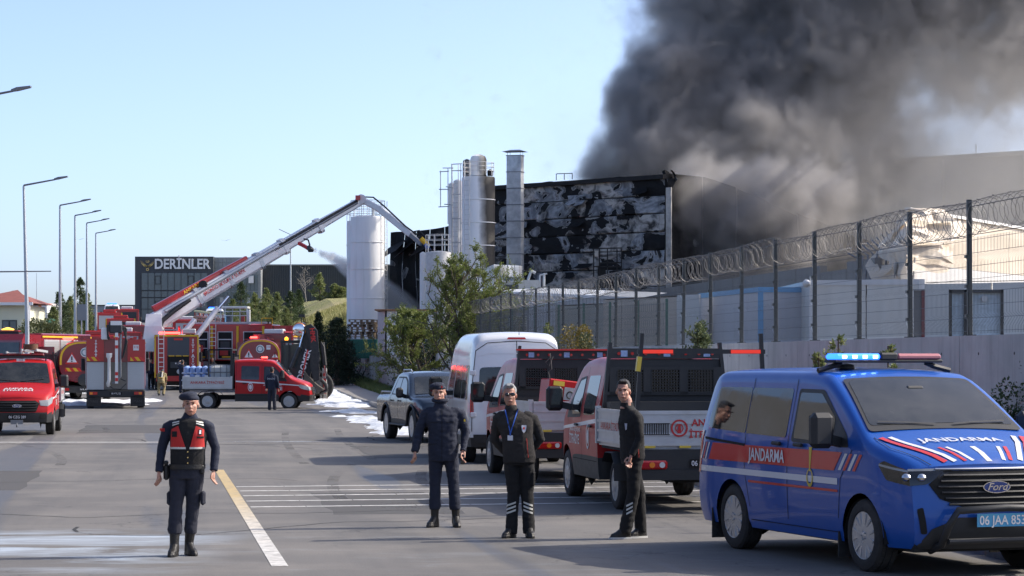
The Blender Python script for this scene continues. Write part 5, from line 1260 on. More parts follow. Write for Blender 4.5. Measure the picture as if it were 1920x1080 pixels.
@memo
def WH_RIM(r, w_, style):
    b = MB(); q = r * .66; y0 = w_ * .36
    b.lathe([(q * .985, w_ * .46), (q, w_ * .47), (q * 1.0, w_ * .42), (q * .93, w_ * .40), (q * .90, w_ * .1)], 40, ax='y')
    if style == 'alloy':
        n = 6
        for i in range(n):
            for da in (-.16, .16):
                a = 2 * pi * i / n + da * .6; e = 2 * pi * i / n + da * 1.5
                def pt(rad, an, hw, y): return [(rad * cos(an) - hw * sin(an), y - .012, rad * sin(an) + hw * cos(an)), (rad * cos(an) + hw * sin(an), y - .012, rad * sin(an) - hw * cos(an)), (rad * cos(an) + hw * .7 * sin(an), y + .014, rad * sin(an) - hw * .7 * cos(an)), (rad * cos(an) - hw * .7 * sin(an), y + .014, rad * sin(an) + hw * .7 * cos(an))]
                b.loft([pt(q * .15, a, .02, y0 + .0), pt(q * .55, (a + e) / 2, .013, y0 + .012), pt(q * .94, e, .017, y0 + .02)], smooth=False)
        b.lathe([(q * .22, y0 - .03), (q * .2, y0 + .02), (q * .12, y0 + .03), (.01, y0 + .03)], 20, ax='y')
        for i in range(5): a = 2 * pi * i / 5; b.cyl((q * .17 * cos(a), y0 + .02, q * .17 * sin(a)), (q * .17 * cos(a), y0 + .035, q * .17 * sin(a)), .009, 6)
    elif style == 'cover':
        n = 10; b.lathe([(q * .5, y0 - .01), (q * .48, y0 + .03), (q * .2, y0 + .045), (.01, y0 + .045)], 24, ax='y'); b.lathe([(q * .80, y0 + .01), (q * .93, y0 + .025), (q * .93, y0 - .01), (q * .8, y0 - .02)], 30, ax='y')
        for i in range(n):
            a = 2 * pi * i / n; b.box((q * .65, y0 + .02, 0), (q * .36, .02, q * .17), M=Matrix.Rotation(a, 4, 'Y'))
    else:
        b.lathe([(q * .9, y0 - .06), (q * .62, y0 + .0), (q * .45, y0 - .02), (q * .4, y0 + .03), (.01, y0 + .03)], 28, ax='y')
        for i in range(6): a = 2 * pi * i / 6; b.cyl((q * .33 * cos(a), y0 + .02, q * .33 * sin(a)), (q * .33 * cos(a), y0 + .045, q * .33 * sin(a)), .014, 6)
    return b.mesh('rim', M_STEELW if style != 'alloy' else M_ALLOY, 30)
def plate(parent, txt, M, w_=.52, h=.11, fg=None, bgm=None, size=.105):
    p = MB().box((0, 0, 0), (w_, h, .008), M=M).build('number_plate', bgm or M_WL, parent)
    lettering(txt, size, M @ Matrix.Translation((0.01, -.004, .0055)), fg or M_BLK, p, 'plate_lettering', bold=.012, xs=.88); return p
def arch_liner(parent, sh, wd):
    b = MB()
    for (xc, zc, r) in sh.arches:
        for sg in (1, -1):
            ring = lambda y, k: [(xc - r * k * cos(pi * i / 12), y, zc - .05 + r * k * sin(pi * i / 12)) for i in range(13)]
            b.loft([ring(sg * (wd - .015), .999), ring(sg * (wd - .38), .98)], closed=False); b.add([(xc, sg * (wd - .37), zc - .2)] + ring(sg * (wd - .37), 1.0), [list(range(14))])
    b.build('wheel_arch_liner', M_UNDER, parent, kind='stuff')
def mirror_unit(parent, sg, x, y, z, s=1.0, m=None):
    b = MB(); b.beam((x, sg * y, z - .05), (x + .03, sg * (y + .2 * s), z + .0), .07, .1)
    k = b.build('mirror_arm', M_BLK, parent); q = MB(); q.box((x + .03, sg * (y + .29 * s), z + .09 * s), (.15, .25 * s, .36 * s), bev=.05); h = q.build('mirror', m or M_BLK, parent, sharp=60)
    MB().box((x - .052, sg * (y + .29 * s), z + .12 * s), (.01, .19 * s, .24 * s)).build('mirror_glass', M_GLASS, h)
# ---------------------------------------------------------------- blue patrol van
M_BLUE = mat('patrol blue paint', (.005, .075, .35), .38, coat=.5, var=.05, scale=.8, spec=.3)
M_DECR = mat('red decal', (.55, .022, .018), .4, var=.05, coat=.3); M_DECW = mat('reflective white decal', (.68, .68, .70), .4, var=.04, coat=.3); M_DECY = mat('yellow decal', (.62, .45, .05), .4)
JZ = [(-1.0, 1.86), (-.9, 1.955), (-.6, 1.975), (.6, 1.985), (1.5, 1.985), (1.98, 1.955), (2.14, 1.90), (3.08, 1.36), (3.14, 1.32), (3.45, 1.24), (3.75, 1.15), (3.93, 1.06)]
jv = Shell(-.98, 3.93, -.5, 3.2, .99, JZ, .27, [(0, .35, .43), (3.1, .35, .43)],
           [(.2, -.90), (.35, -1.0), (.6, -1.03), (.95, -1.0), (1.3, -.97), (1.9, -.80)],
           [(.2, 3.86), (.32, 3.98), (.55, 4.02), (.75, 4.0), (.95, 3.98), (1.06, 3.93)],
           [(.2, .93), (.35, .975), (.6, .992), (.9, 1.0), (1.25, .985), (1.35, .965), (1.6, .915), (1.9, .855), (2.0, .84)],
           plan=.16, rc=lambda x: .13 if x < 2.1 else (.10 if x < 3.2 else .12), crown=.035, planr=.04)
hj = Vector((.330, -.944)); JV = thing('patrol_van', 'blue gendarmerie patrol van with red and white stripes and a lit blue light bar', 'van', (3.37, 27.24, 0), atan2(hj.y, hj.x))
body = jv.build(JV, [M_BLUE, M_BLK])
arch_liner(JV, jv, .97)
MB().b2(-.85, 3.85, -.8, .8, .24, .5).build('chassis', M_UNDER, JV)
for x in (0, 3.1):
    for sg in (1, -1): wheel(JV, x, sg * .85, .36, .235, 'alloy')
for sg, side in ((1, 0), (-1, 1)):
    S = jv.S_side(sg, .004); S2 = jv.S_side(sg, .007); nm = 'window'
    patch(JV, 'window', [(-.78, 1.34), (.33, 1.30), (.33, 1.80), (-.62, 1.80)], S, M_GLASSD, 10, 6, [.14, .03, .03, .16])
    patch(JV, 'window', [(.345, 1.30), (1.36, 1.28), (1.36, 1.80), (.345, 1.80)], S, M_GLASSD, 10, 6, .04)
    patch(JV, 'door_window_seal', [(1.50, 1.24), (2.83, 1.22), (2.76, 1.34), (2.08, 1.795), (1.50, 1.80)], S, M_BLK, 12, 6, .05)
    patch(JV, 'door_window', [(1.55, 1.28), (2.44, 1.26), (2.44, 1.51), (2.04, 1.755), (1.55, 1.76)], S2, M_GLASS, 10, 6, .04)
    ribbon(JV, 'door_seam', [(1.43, .42), (1.43, 1.9)], .010, S, M_UNDER); ribbon(JV, 'door_seam', [(.36, .9), (.36, 1.9)], .010, S, M_UNDER); ribbon(JV, 'door_seam', [(2.60, .5), (2.66, .9), (2.9, 1.2)], .010, S, M_UNDER)
    ribbon(JV, 'door_seam', [(.48, .5), (.36, .9)], .008, S, M_UNDER); ribbon(JV, 'door_track', [(-.78, 1.22), (.36, 1.17)], .028, S2, M_UNDER); ribbon(JV, 'door_seam', [(.5, .36), (2.6, .36)], .008, S, M_UNDER)
    for x in (1.2, 1.72): b = MB(); q = jv.S_side(sg, .03)(x, 1.215); b.box(q, (.2, .035, .04), bev=.012); b.build('door_handle', M_BLK, JV)
    # livery
    patch(JV, 'stripe', [[(-.62, .98), (2.52, .98), (2.68, 1.17), (-.50, 1.17)]], jv.S_side(sg, .005), M_DECR, 30, 2)
    patch(JV, 'stripe', [[(-.98, .84), (2.6, .84), (2.6, .905), (-.98, .905)]], jv.S_side(sg, .005), M_DECW, 30, 1)
    patch(JV, 'stripe', [[(.46, .765), (2.6, .765), (2.6, .79), (.46, .79)]], jv.S_side(sg, .005), M_DECR, 30, 1)
    for i, m_ in enumerate((M_DECW, M_DECR, M_DECW, M_DECR)):
        x = 2.64 + i * .105; patch(JV, 'slanted_mark', [[(x - .03, .99), (x + .03, .99), (x + .17, 1.16), (x + .11, 1.16)]], jv.S_side(sg, .005), m_, 3, 2)
    for i, m_ in enumerate((M_DECW, M_DECR, M_DECW)):
        x = -.90 + i * .09; patch(JV, 'slanted_mark', [[(x - .03, .98), (x + .015, .98), (x + .13, 1.17), (x + .085, 1.17)]], jv.S_side(sg, .006), m_, 3, 2)
    side_text(JV, 'JANDARMA', .185, .93, 1.07, jv.S_side(sg, .013), M_DECW, sg, bold=.025, xs=.92)
    b = MB(); C_ = jv.S_side(sg, .009)   # crescent-like emblem with a torch
    ring = [((.075 - .0 * 0) * cos(a), .095 * sin(a)) for a in np.linspace(0, 2 * pi, 25)]; r2 = [(.052 * cos(a), .07 * sin(a) + .012) for a in np.linspace(0, 2 * pi, 25)]
    vs = [C_(1.98 + p[0], .88 + p[1]) for p in ring] + [C_(1.98 + p[0], .88 + p[1]) for p in r2]; b.add(vs, [(i, i + 1, i + 26, i + 25) for i in range(24)]); b.add([C_(1.945, 1.2), C_(2.015, 1.2), C_(1.99, .95), C_(1.97, .95)], [(0, 1, 2, 3)]); b.build('emblem', M_DECY, JV)
    # front fender lamp and air slot
    hb_ = MB(); conv_patch(hb_, round_poly([(3.50, 1.08), (3.62, .93), (3.93, .88), (3.93, 1.03), (3.60, 1.115)], .02), jv.S_side(sg, .006), 8, 3)
    def SF(y, z, k=sg): return (jv.front(y, z, .008), y, z)
    conv_patch(hb_, [(sg * .42, 1.03), (sg * .55, .98), (sg * .70, .90), (sg * .85, .885), (sg * .85, 1.03), (sg * .6, 1.05)], SF, 8, 3)
    hl = hb_.build('headlight', M_DARKGLOSS, JV)
    MB().ball((3.80, sg * .86, .965), (.05, .05, .04), 10, 6).ball((3.88, sg * .74, .965), (.05, .05, .04), 10, 6).build('reflector', M_CHROME, hl, kind='stuff')
    ribbon(hl, 'lamp_strip', [(3.52, 1.075), (3.7, 1.05), (3.93, 1.02)], .022, jv.S_side(sg, .010), M_LENS); ribbon(hl, 'lamp_strip', [(sg * .42, 1.045), (sg * .85, 1.035)], .022, lambda y, z: (jv.front(y, z, .012), y, z), M_LENS)
    patch(JV, 'air_slot', [(sg * .70, .42), (sg * .76, .42), (sg * .80, .66), (sg * .74, .68)], SF, M_UNDER, 3, 3, .02)
    mirror_unit(JV, sg, 2.60, .90, 1.30, 1.0)
    MB().box((-.53, sg * .87, .26), (.02, .22, .34)).build('mud_flap', M_RUBBER, JV); MB().box((2.6, sg * .87, .24), (.02, .22, .26)).build('mud_flap', M_RUBBER, JV)
    patch(JV, 'tail_lamp', [(-.985, .82), (-.90, .82), (-.86, 1.3), (-.96, 1.3)], jv.S_side(sg, .006), M_REDL, 3, 6)
patch(JV, 'windscreen', [(2.17, -.72), (3.06, -.87), (3.06, .87), (2.17, .72)], jv.S_top(.008), M_BLK, 6, 14, .06)
b = patch(JV, 'windscreen_glass', [(2.22, -.68), (2.98, -.82), (2.98, .82), (2.22, .68)], jv.S_top(.012), M_GLASS, 6, 14, .06)
for sg in (1, -1): ribbon(JV, 'wiper', [(3.02, sg * .1), (2.95, sg * .72)], .02, jv.S_top(.03), M_BLK)
MB().box((2.34, 0, 1.80), (.16, .2, .07), bev=.02).build('sensor_housing', M_BLK, JV)
ribbon(JV, 'bonnet_seam', [(3.14, .86), (3.5, .84), (3.92, .62)], .012, jv.S_top(.003), M_UNDER); ribbon(JV, 'bonnet_seam', [(3.14, -.86), (3.5, -.84), (3.92, -.62)], .012, jv.S_top(.003), M_UNDER)
Sb = jv.S_top(.005)
for sg in (1, -1):
    for (a, w_, m_) in ((.72, .06, M_DECR), (.62, .055, M_DECW)): ribbon(JV, 'bonnet_stripe', [(3.16, sg * (a + .08)), (3.4, sg * a), (3.88, sg * (a - .26))], w_, Sb, m_)
    for (a, w_, m_) in ((.37, .04, M_DECR), (.29, .04, M_DECW)): ribbon(JV, 'bonnet_stripe', [(3.56, sg * a), (3.88, sg * (a - .12))], w_, Sb, m_)
ribbon(JV, 'bonnet_stripe', [(3.56, .0), (3.9, .0)], .06, Sb, M_DECW)
vs, fs = text_mesh('JANDARMA', .17, bold=.02, xs=1.05); S = jv.S_top(.010)
me = bpy.data.meshes.new('lettering'); me.from_pydata([S(3.34 - p[1] * 1.1, p[0]) for p in vs], [], fs); me.materials.append(M_DECW); inst('lettering', me, JV)
SF = jv.S_front(.010)
gr = patch(JV, 'grille', [(-.52, 1.03), (-.68, .90), (-.58, .76), (-.30, .66), (.30, .66), (.58, .76), (.68, .90), (.52, 1.03)], SF, M_UNDER, 16, 4)
for i in range(6):
    z = .71 + i * .055; y = .60 - abs(z - .88) * .6; b = MB(); pts = [(jv.front(k, z, .025), k, z) for k in np.linspace(-y, y, 13)]; b.tube(pts, .013, 4, smooth=False); b.build('grille_slat', M_BLK, gr)
b = MB(); pts = [(jv.front(k, 1.045, .016), k, 1.045) for k in np.linspace(-.6, .6, 13)]; b.tube(pts, .012, 5); b.build('chrome_strip', M_CHROME, JV)
def oval_badge(parent, M, s, blue=None):
    e = MB().add([(s * cos(a), s * .4 * sin(a), 0) for a in np.linspace(0, 2 * pi, 33)[:-1]], [list(range(32))], M=M).build('badge', M_CHROME, parent)
    MB().add([(s * .93 * cos(a), s * .345 * sin(a), .003) for a in np.linspace(0, 2 * pi, 33)[:-1]], [list(range(32))], M=M).build('badge_face', blue or mat('badge blue', (.01, .03, .16), .3), e)
    lettering('Ford', s * .66, M @ Matrix.Translation((0, 0, .006)), M_CHROME, e, 'badge_lettering', shear=.35, bold=.01, xs=1.15)
oval_badge(JV, frame((jv.front(0, .87, .042), 0, .87), (0, 1, 0), (0, 0, 1)), .15)
patch(JV, 'lower_grille', [(-.80, .27), (.80, .27), (.66, .47), (.40, .58), (-.40, .58), (-.66, .47)], SF, M_BLK, 16, 3)
plate(JV, '06 JAA 853', frame((jv.front(0, .55, .10), .0, .555), (0, 1, 0), (0, 0, 1)), .54, .125, M_DECW, mat('light blue number plate', (.05, .28, .52), .4), .125)
b = MB(); b.tube([(3.80, -.60, .25), (4.02, -.60, .32), (4.17, -.60, .52), (4.20, -.52, .66), (4.22, 0, .68), (4.20, .52, .66), (4.17, .60, .52), (4.02, .60, .32), (3.80, .60, .25)], .036, 10); b.build('bull_bar', M_BLK, JV, sharp=80)
MB().cyl((4.12, -.58, .36), (4.12, .58, .36), .028, 10).build('bull_bar_tube', M_BLK, JV)
# light bar
M_BLUELIT = emit('lit blue beacon', (.015, .10, 1.0), 2.6, (.02, .1, .6)); M_BLUELED = emit('blue beacon cores', (.30, .6, 1.0), 4.0)
M_REDBAR = mat('unlit red beacon lens', (.45, .16, .17), .2, coat=.6)
LBX = 1.72; lbz = 2.135; LB = MB().box((LBX, 0, lbz - .045), (.26, 1.28, .035), bev=.012).build('light_bar', M_BLK, JV)
MB().box((LBX, -.36, lbz), (.26, .53, .07), bev=.025).build('blue_lens', M_BLUELIT, LB); MB().box((LBX, .36, lbz), (.26, .53, .07), bev=.025).build('red_lens', M_REDBAR, LB)
MB().box((LBX, 0, lbz + .002), (.27, .21, .085), bev=.02).build('speaker_unit', M_BLK, LB)
for k in range(4): MB().box((LBX + .0, -.165 - .12 * k, lbz), (.268, .07, .035), bev=.01).build('led_module', M_BLUELED, LB)
for sg in (1, -1): MB().tube([(LBX, sg * .5, lbz - .06), (LBX, sg * .60, lbz - .1), (LBX + .02, sg * .78, 1.99)], .03, 6).build('mounting_foot', M_BLK, LB)
MB().lathe([(.11, 0), (.10, .04), (.02, .06)], 14, c=(LBX - .15, -.38, 2.01)).build('roof_dome', M_BLK, JV)
# ---------------------------------------------------------------- red crew-cab dropside truck
M_RED = mat('fire brigade red paint', (.40, .010, .012), .42, coat=.25, var=.06, scale=.8, spec=.25); M_ALU = mat('ribbed aluminium', (.50, .51, .52), .42, metal=.35, var=.1, scale=1.2, dirt=.3, dirtcol=(.26, .25, .24))
M_REDTX = mat('red lettering', (.45, .02, .02), .5)
TZ = [(1.15, 2.10), (1.3, 2.13), (2.0, 2.15), (2.7, 2.11), (2.88, 2.04), (3.55, 1.42), (3.62, 1.37), (4.0, 1.24), (4.3, 1.13), (4.42, 1.04)]
ts = Shell(1.15, 4.42, 1.3, 3.55, 1.0, TZ, .36, [(3.5, .36, .45)],
           [(.3, 1.12), (2.1, 1.12)], [(.25, 4.40), (.4, 4.50), (.65, 4.52), (.85, 4.50), (1.04, 4.42)],
           [(.3, .96), (.6, .99), (1.0, 1.0), (1.35, .985), (1.6, .935), (2.1, .83)], plan=.16, rc=lambda x: .14 if x < 2.8 else .11, crown=.035, paint_low=.62)
def make_truck(name, label, group=None):
    T = thing(name, label, 'truck', group=group); ts.build(T, [M_RED, M_BLK]); arch_liner(T, ts, .97)
    MB().b2(-1.0, 4.3, -.42, .42, .42, .62).b2(1.2, 4.3, -.8, .8, .36, .6).build('chassis', M_UNDER, T)
    for x in (0, 3.5):
        for sg in (1, -1): wheel(T, x, sg * .87, .36, .23 if x else .26, 'cover')
    for sg in (1, -1):
        S = ts.S_side(sg, .004); S2 = ts.S_side(sg, .007)
        patch(T, 'window', round_poly([(1.45, 1.30), (2.22, 1.28), (2.22, 1.87), (1.45, 1.88)], .06), S, M_GLASS, 10, 6)
        patch(T, 'window_seal', [(2.42, 1.25), (3.44, 1.22), (3.30, 1.42), (2.86, 1.83), (2.42, 1.87)], S, M_BLK, 10, 6, .05)
        patch(T, 'window', [(2.46, 1.30), (3.06, 1.28), (3.06, 1.55), (2.80, 1.79), (2.46, 1.83)], S2, M_GLASS, 10, 6, .04)
        for q in ([(2.34, .6), (2.34, 2.0)], [(1.22, .6), (1.22, 2.0)], [(3.3, .9), (3.36, 1.24)], [(1.25, .62), (3.0, .62)]): ribbon(T, 'door_seam', q, .012, S, M_UNDER)
        for x in (1.6, 2.62): MB().box(ts.S_side(sg, .03)(x, 1.13), (.18, .035, .04), bev=.012).build('door_handle', M_BLK, T)
        patch(T, 'stripe', [[(1.18, 1.19), (4.0, 1.02), (4.05, 1.06), (1.18, 1.255)]], S2, M_DECW, 24, 1)
        side_text(T, 'İTFAİYE', .20, 2.85, .90, S2, M_DECW, sg, bold=.02); side_text(T, 'ANKARA BÜYÜKŞEHİR', .075, 2.8, 1.05, S2, M_DECW, sg, bold=.012)
        b = MB(); C_ = ts.S_side(sg, .009)
        for (r1, r0) in ((.15, .12), (.085, .0)):
            a_ = np.linspace(0, 2 * pi, 25); vs = [C_(1.85 + r1 * .75 * cos(a), .97 + r1 * 1.25 * sin(a)) for a in a_] + [C_(1.85 + r0 * .75 * cos(a), .97 + r0 * 1.25 * sin(a)) for a in a_]; b.add(vs, [(i, i + 1, i + 26, i + 25) for i in range(24)])
        b.build('emblem', M_DECW, T)
        conv = MB(); conv_patch(conv, round_poly([(3.98, 1.03), (4.1, .90), (4.42, .82), (4.42, 1.0), (4.12, 1.09)], .02), ts.S_side(sg, .007), 6, 3); SFl = lambda y, z: (ts.front(y, z, .009), y, z)
        conv_patch(conv, [(sg * .60, .98), (sg * .64, .84), (sg * .85, .82), (sg * .85, 1.0)], SFl, 5, 3); conv.build('headlight', M_LENS, T)
        patch(T, 'fog_recess', round_poly([(sg * .62, .46), (sg * .80, .46), (sg * .80, .60), (sg * .62, .60)], .04), lambda y, z: (ts.front(y, z, .01), y, z), M_UNDER, 5, 3)
        mirror_unit(T, sg, 3.22, .93, 1.42, 1.05); MB().box((3.28, sg * 1.20, 1.40), (.06, .08, .09)).build('indicator', M_ORL, T)
        # bed side board
        b = MB(); b.b2(-1.05, 1.05, sg * 1.03, sg * 1.0, .93, 1.41)
        o_ = b.build('side_board', M_ALU, T)
        b = MB()
        for z in (.95, 1.09, 1.23, 1.38): b.b2(-1.04, 1.04, sg * 1.045, sg * 1.03, z - .018, z + .018)
        b.build('board_rib', M_ALU, o_, kind='stuff'); MB().b2(-1.07, -.99, sg * 1.055, sg * .98, .9, 1.44).build('corner_stanchion', M_ALU, T); MB().b2(.99, 1.07, sg * 1.055, sg * .98, .9, 1.44).build('corner_stanchion', M_ALU, T)
        M_ = frame((0, sg * 1.047, 1.16), (-sg, 0, 0), (0, 0, 1)); lettering('ANKARA İTFAİYESİ', .15, M_, M_REDTX, T, bold=.01, xs=1.1)
        b = MB(); b.tube([(-.42, sg * .98, .42), (-.40, sg * .98, .66), (-.22, sg * .98, .80), (.22, sg * .98, .80), (.40, sg * .98, .66), (.42, sg * .98, .42)], .03, 6, sq=(4, .5)); b.build('mudguard', M_BLK, T)
        MB().b2(-1.03, .9, sg * .99, sg * .93, .84, .92).build('bed_rail', M_UNDER, T)
    patch(T, 'windscreen', round_poly([(2.93, -.74), (3.52, -.87), (3.52, .87), (2.93, .74)], .06), ts.S_top(.008), M_GLASS, 6, 14)
    for k in range(2):
        sg = 1 - 2 * k; ribbon(T, 'wiper', [(3.50, sg * .05), (3.42, sg * .7)], .02, ts.S_top(.03), M_BLK)
    SF = ts.S_front(.012); g = patch(T, 'grille', [(-.50, .98), (-.62, .90), (-.52, .66), (.52, .66), (.62, .90), (.50, .98)], SF, M_UNDER, 14, 4)
    for i in range(4):
        z = .71 + i * .07; MB().tube([(ts.front(k, z, .03), k, z) for k in np.linspace(-.54, .54, 11)], .014, 4, smooth=False).build('grille_slat', M_BLK, g)
    oval_badge(T, frame((ts.front(0, .85, .05), 0, .83), (0, 1, 0), (0, 0, 1)), .13)
    plate(T, '06 CZG 289', frame((ts.front(0, .52, .03), 0, .52), (0, 1, 0), (0, 0, 1)), .52, .12, M_DECW, M_UNDER)
    b = MB(); S = ts.S_top(.009)
    for (tx, sz, x) in (('ANKARA', .16, 3.9), ('İTFAİYESİ', .15, 4.05)):
        vs, fs = text_mesh(tx, sz, bold=.02, xs=1.25); me = bpy.data.meshes.new('lettering'); me.from_pydata([S(x - p[1], p[0]) for p in vs], [], fs); me.materials.append(M_DECW); inst('lettering', me, T)
    b = MB(); b.box((2.9, 0, 2.115), (.02, .24, .07)); b.build('number_sign', M_DECW, T); lettering('112', .08, frame((2.913, 0, 2.117), (0, 1, 0), (0, 0, 1)), M_REDTX, T, bold=.02)
    # bed floor, tail board, headboard
    MB().b2(-1.03, 1.05, -1.0, 1.0, .88, .93).build('bed_floor', M_ALU, T); tb = MB().b2(-1.07, -1.04, -.99, .99, .93, 1.41).build('tail_board', M_ALU, T)
    b = MB()
    for z in (.95, 1.09, 1.25, 1.38): b.b2(-1.085, -1.07, -.98, .98, z - .02, z + .02)
    b.build('board_rib', M_ALU, tb, kind='stuff')
    MB().b2(-1.08, -1.02, -.98, .98, .60, .88).b2(-1.10, -1.05, -.95, .95, .46, .60).build('rear_beam', M_BLK, T)
    for sg in (1, -1):
        l = MB().box((-1.10, sg * .72, .67), (.05, .44, .12), bev=.03).build('tail_lamp', M_REDL, T); MB().cyl((-1.12, sg * .72, .67), (-1.135, sg * .72, .67), .04, 12).build('indicator', M_ORL, l); MB().cyl((-1.12, sg * .58, .67), (-1.135, sg * .58, .67), .04, 12).build('reversing_lamp', M_WL, l)
        for y in (.25, .75): MB().box((-1.09, sg * y, .915), (.03, .16, .03)).build('latch', M_DECY, T)
    plate(T, '06 CZG 287', frame((-1.115, -.05, .69), (0, -1, 0), (0, 0, 1)), .46, .11, M_DECW, M_UNDER, .1)
    b = MB(); hb = MB()
    for sg in (1, -1): hb.beam((1.08, sg * .97, .9), (1.12, sg * .82, 2.36), .07, .05)
    hb.beam((1.09, .93, 1.42), (1.09, -.93, 1.42), .05, .07); hb.box((1.11, 0, 2.2), (.05, 1.66, .15)); hb.box((1.10, 0, 1.98), (.05, 1.7, .05)); hb.box((1.09, 0, 1.62), (.04, 1.76, .05)); hb.box((1.085, 0, 1.18), (.03, 1.86, .5))
    for y in (-.78, -.27, .27, .78): hb.box((1.09, y, 1.8), (.04, .12, .4))
    H = hb.build('headboard', M_BLK, T)
    for (y0, y1) in ((-.72, -.33), (-.21, .21), (.33, .72)):
        b = MB(); n = int((y1 - y0) / .04)
        for i in range(n + 1): b.box((1.07, lerp(y0, y1, i / n), 1.8), (.012, .012, .34))
        for i in range(9): b.box((1.07, (y0 + y1) / 2, 1.63 + i * .042), (.012, y1 - y0, .012))
        b.build('mesh_guard', M_BLK, H, kind='stuff')
    MB().box((1.125, 0, 1.55), (.012, 1.74, 1.14)).build('headboard_gap_sheet', M_BLK, T)  # black sheet added to stand for the shade behind the headboard gaps
    MB().box((1.116, 0, 1.8), (.004, 1.5, .34)).build('rear_window', M_GLASSD, T)
    for i in range(8): MB().cyl((1.082, -.70 + i * .2, 2.2), (1.07, -.70 + i * .2, 2.2), .024, 10).build('round_reflector', M_REDL, H)
    for y in (.62, -.02, -.62): MB().box((1.08, y, 2.2), (.006, .1, .09)).build('sticker', mat('blue and white sticker', (.25, .35, .55), .4, var=.5, scale=30), H)
    return T
TR = make_truck('crew_cab_truck', 'nearest red crew cab dropside truck with black rear rack, beside the blue van')
TKG = 'red crew cab dropside trucks of the fire brigade'; TR['group'] = TKG
def put(o, x, y, hx, hy, z=0): o.location = (x, y, z); o.rotation_euler = (0, 0, atan2(hy, hx)); return o
T2 = copy_tree(TR, label='second red crew cab truck in the row, carrying a red box marked 18', group=TKG)
T3 = copy_tree(TR, label='red crew cab truck standing side on across the street with water on its bed', group=TKG)
T4 = copy_tree(TR, label='red crew cab truck facing the camera at the left edge with ladders on its roof', group=TKG)
put(TR, 2.43, 34.25, -.175, 1); put(T2, 1.14, 41.9, -.175, 1); put(T3, -13.1, 105.0, 1, 0); put(T4, -14.5, 72.3, .137, -1)
# rear rack of the first truck
RK = MB()
for sg in (1, -1): RK.beam((-.98, sg * .93, .95), (-1.02, sg * .84, 2.47), .06, .05)
RK.beam((-1.02, .9, 2.22), (-1.02, -.9, 2.22), .05, .06); rk = RK.build('rear_rack', M_BLK, TR)
for sg in (1, -1): MB().box((-1.05, sg * .62, 2.22), (.012, .42, .05)).build('glowing_reflector_strip', emit('glowing red reflective strip', (.9, .05, .02), .25, (.7, .03, .02)), rk)  # weak emission added, so the reflector strips glow by themselves
MB().beam((-1.02, .90, 1.95), (-1.02, .875, 2.15), .075, .06).build('yellow_tape', M_DECY, rk)
MB().b2(.75, 1.0, -.9, .9, .95, 1.5).build('tool_chest', M_BLK, TR)
# beacons
M_REDLIT = emit('lit red beacon', (1.0, .05, .04), 4.0, (.6, .02, .02)); M_REDOFF = mat('dark red beacon', (.20, .012, .012), .25, coat=.5)
def beacon(T, x, w_, z, m, cz=.05):
    k = MB().box((x, 0, z), (.28, w_, .03)).build('beacon_base', M_BLK, T); MB().box((x, 0, z + cz), (.24, w_ * .98, .07), bev=.025).build('beacon', m, k)
beacon(T2, 2.0, 1.15, 2.22, M_REDOFF); beacon(T3, 2.35, .5, 2.20, M_REDLIT); beacon(T4, 2.5, 1.3, 2.22, M_REDOFF)
MB().beam((1.05, .9, 2.29), (1.05, -.9, 2.29), .04, .03).build('red_edge', M_DECR, T2)
# side text on truck 1 covers: vent grid and round crest on the tail board
vg = MB()
for i in range(12): vg.box((-1.088, .84 - i * .032, 1.16), (.006, .012, .14))
vg.box((-1.089, .664, 1.235), (.006, .4, .01)).box((-1.089, .664, 1.085), (.006, .4, .01)); vg.build('vent_grid', M_UNDER, TR, kind='stuff')
for t_, (yc) in ((TR, .33),):
    b = MB(); M_ = frame((-1.09, yc, 1.17), (0, -1, 0), (0, 0, 1)); a_ = np.linspace(0, 2 * pi, 25)
    for (r1, r0) in ((.12, .095), (.06, .045)): b.add([(r1 * cos(a), r1 * sin(a), 0) for a in a_] + [(r0 * cos(a), r0 * sin(a), 0) for a in a_], [(i, i + 1, i + 26, i + 25) for i in range(24)], M=M_)
    b.add([(-.03, -.07, .001), (.03, -.07, .001), (.015, .05, .001), (-.015, .05, .001)], [(0, 1, 2, 3)], M=M_); b.build('crest', M_REDTX, t_)
    for k, (tx, sz) in enumerate((('ANKARA', .13), ('İTFAİYESİ', .13))): lettering(tx, sz, frame((-1.09, -.12, 1.24 - k * .16), (0, -1, 0), (0, 0, 1)), M_REDTX, t_, bold=.025, xs=1.05)
# red box, rings and rope on the second truck
GNB = thing('red_power_unit', 'red box with yellow labels and the number 18 on the second truck', 'box', T2.matrix_basis @ Vector((.1, .22, 1.15))); GNB.rotation_euler = (.12, radians(0), T2.rotation_euler.z + radians(8))
GNB.location.z = 1.38
g_ = MB().box((0, 0, .12), (.5, .78, .5), bev=.02).build('casing', M_RED, GNB)
for (y, z, w_, h, m_) in ((.22, .30, .2, .08, M_DECY), (.22, -.05, .2, .1, M_DECY), (-.26, .16, .22, .34, M_DECW), (0, .14, .22, .22, M_STEELW)): MB().box((-.256, y, z), (.012, w_, h)).build('label_panel', m_, GNB)
lettering('18', .2, frame((-.264, .25, .14), (0, -1, 0), (0, 0, 1)), M_DECW, GNB, bold=.02)
b = MB(); b.tube([(-.27, .06 * cos(a), .12 + .06 * sin(a)) for a in np.linspace(0, 2 * pi, 15)], .012, 5); b.build('dial', M_BLK, GNB)
for i in range(5): MB().box((-.256, 0, -.10 + i * .02), (.01, .3, .008)).build('louvre', M_BLK, GNB)
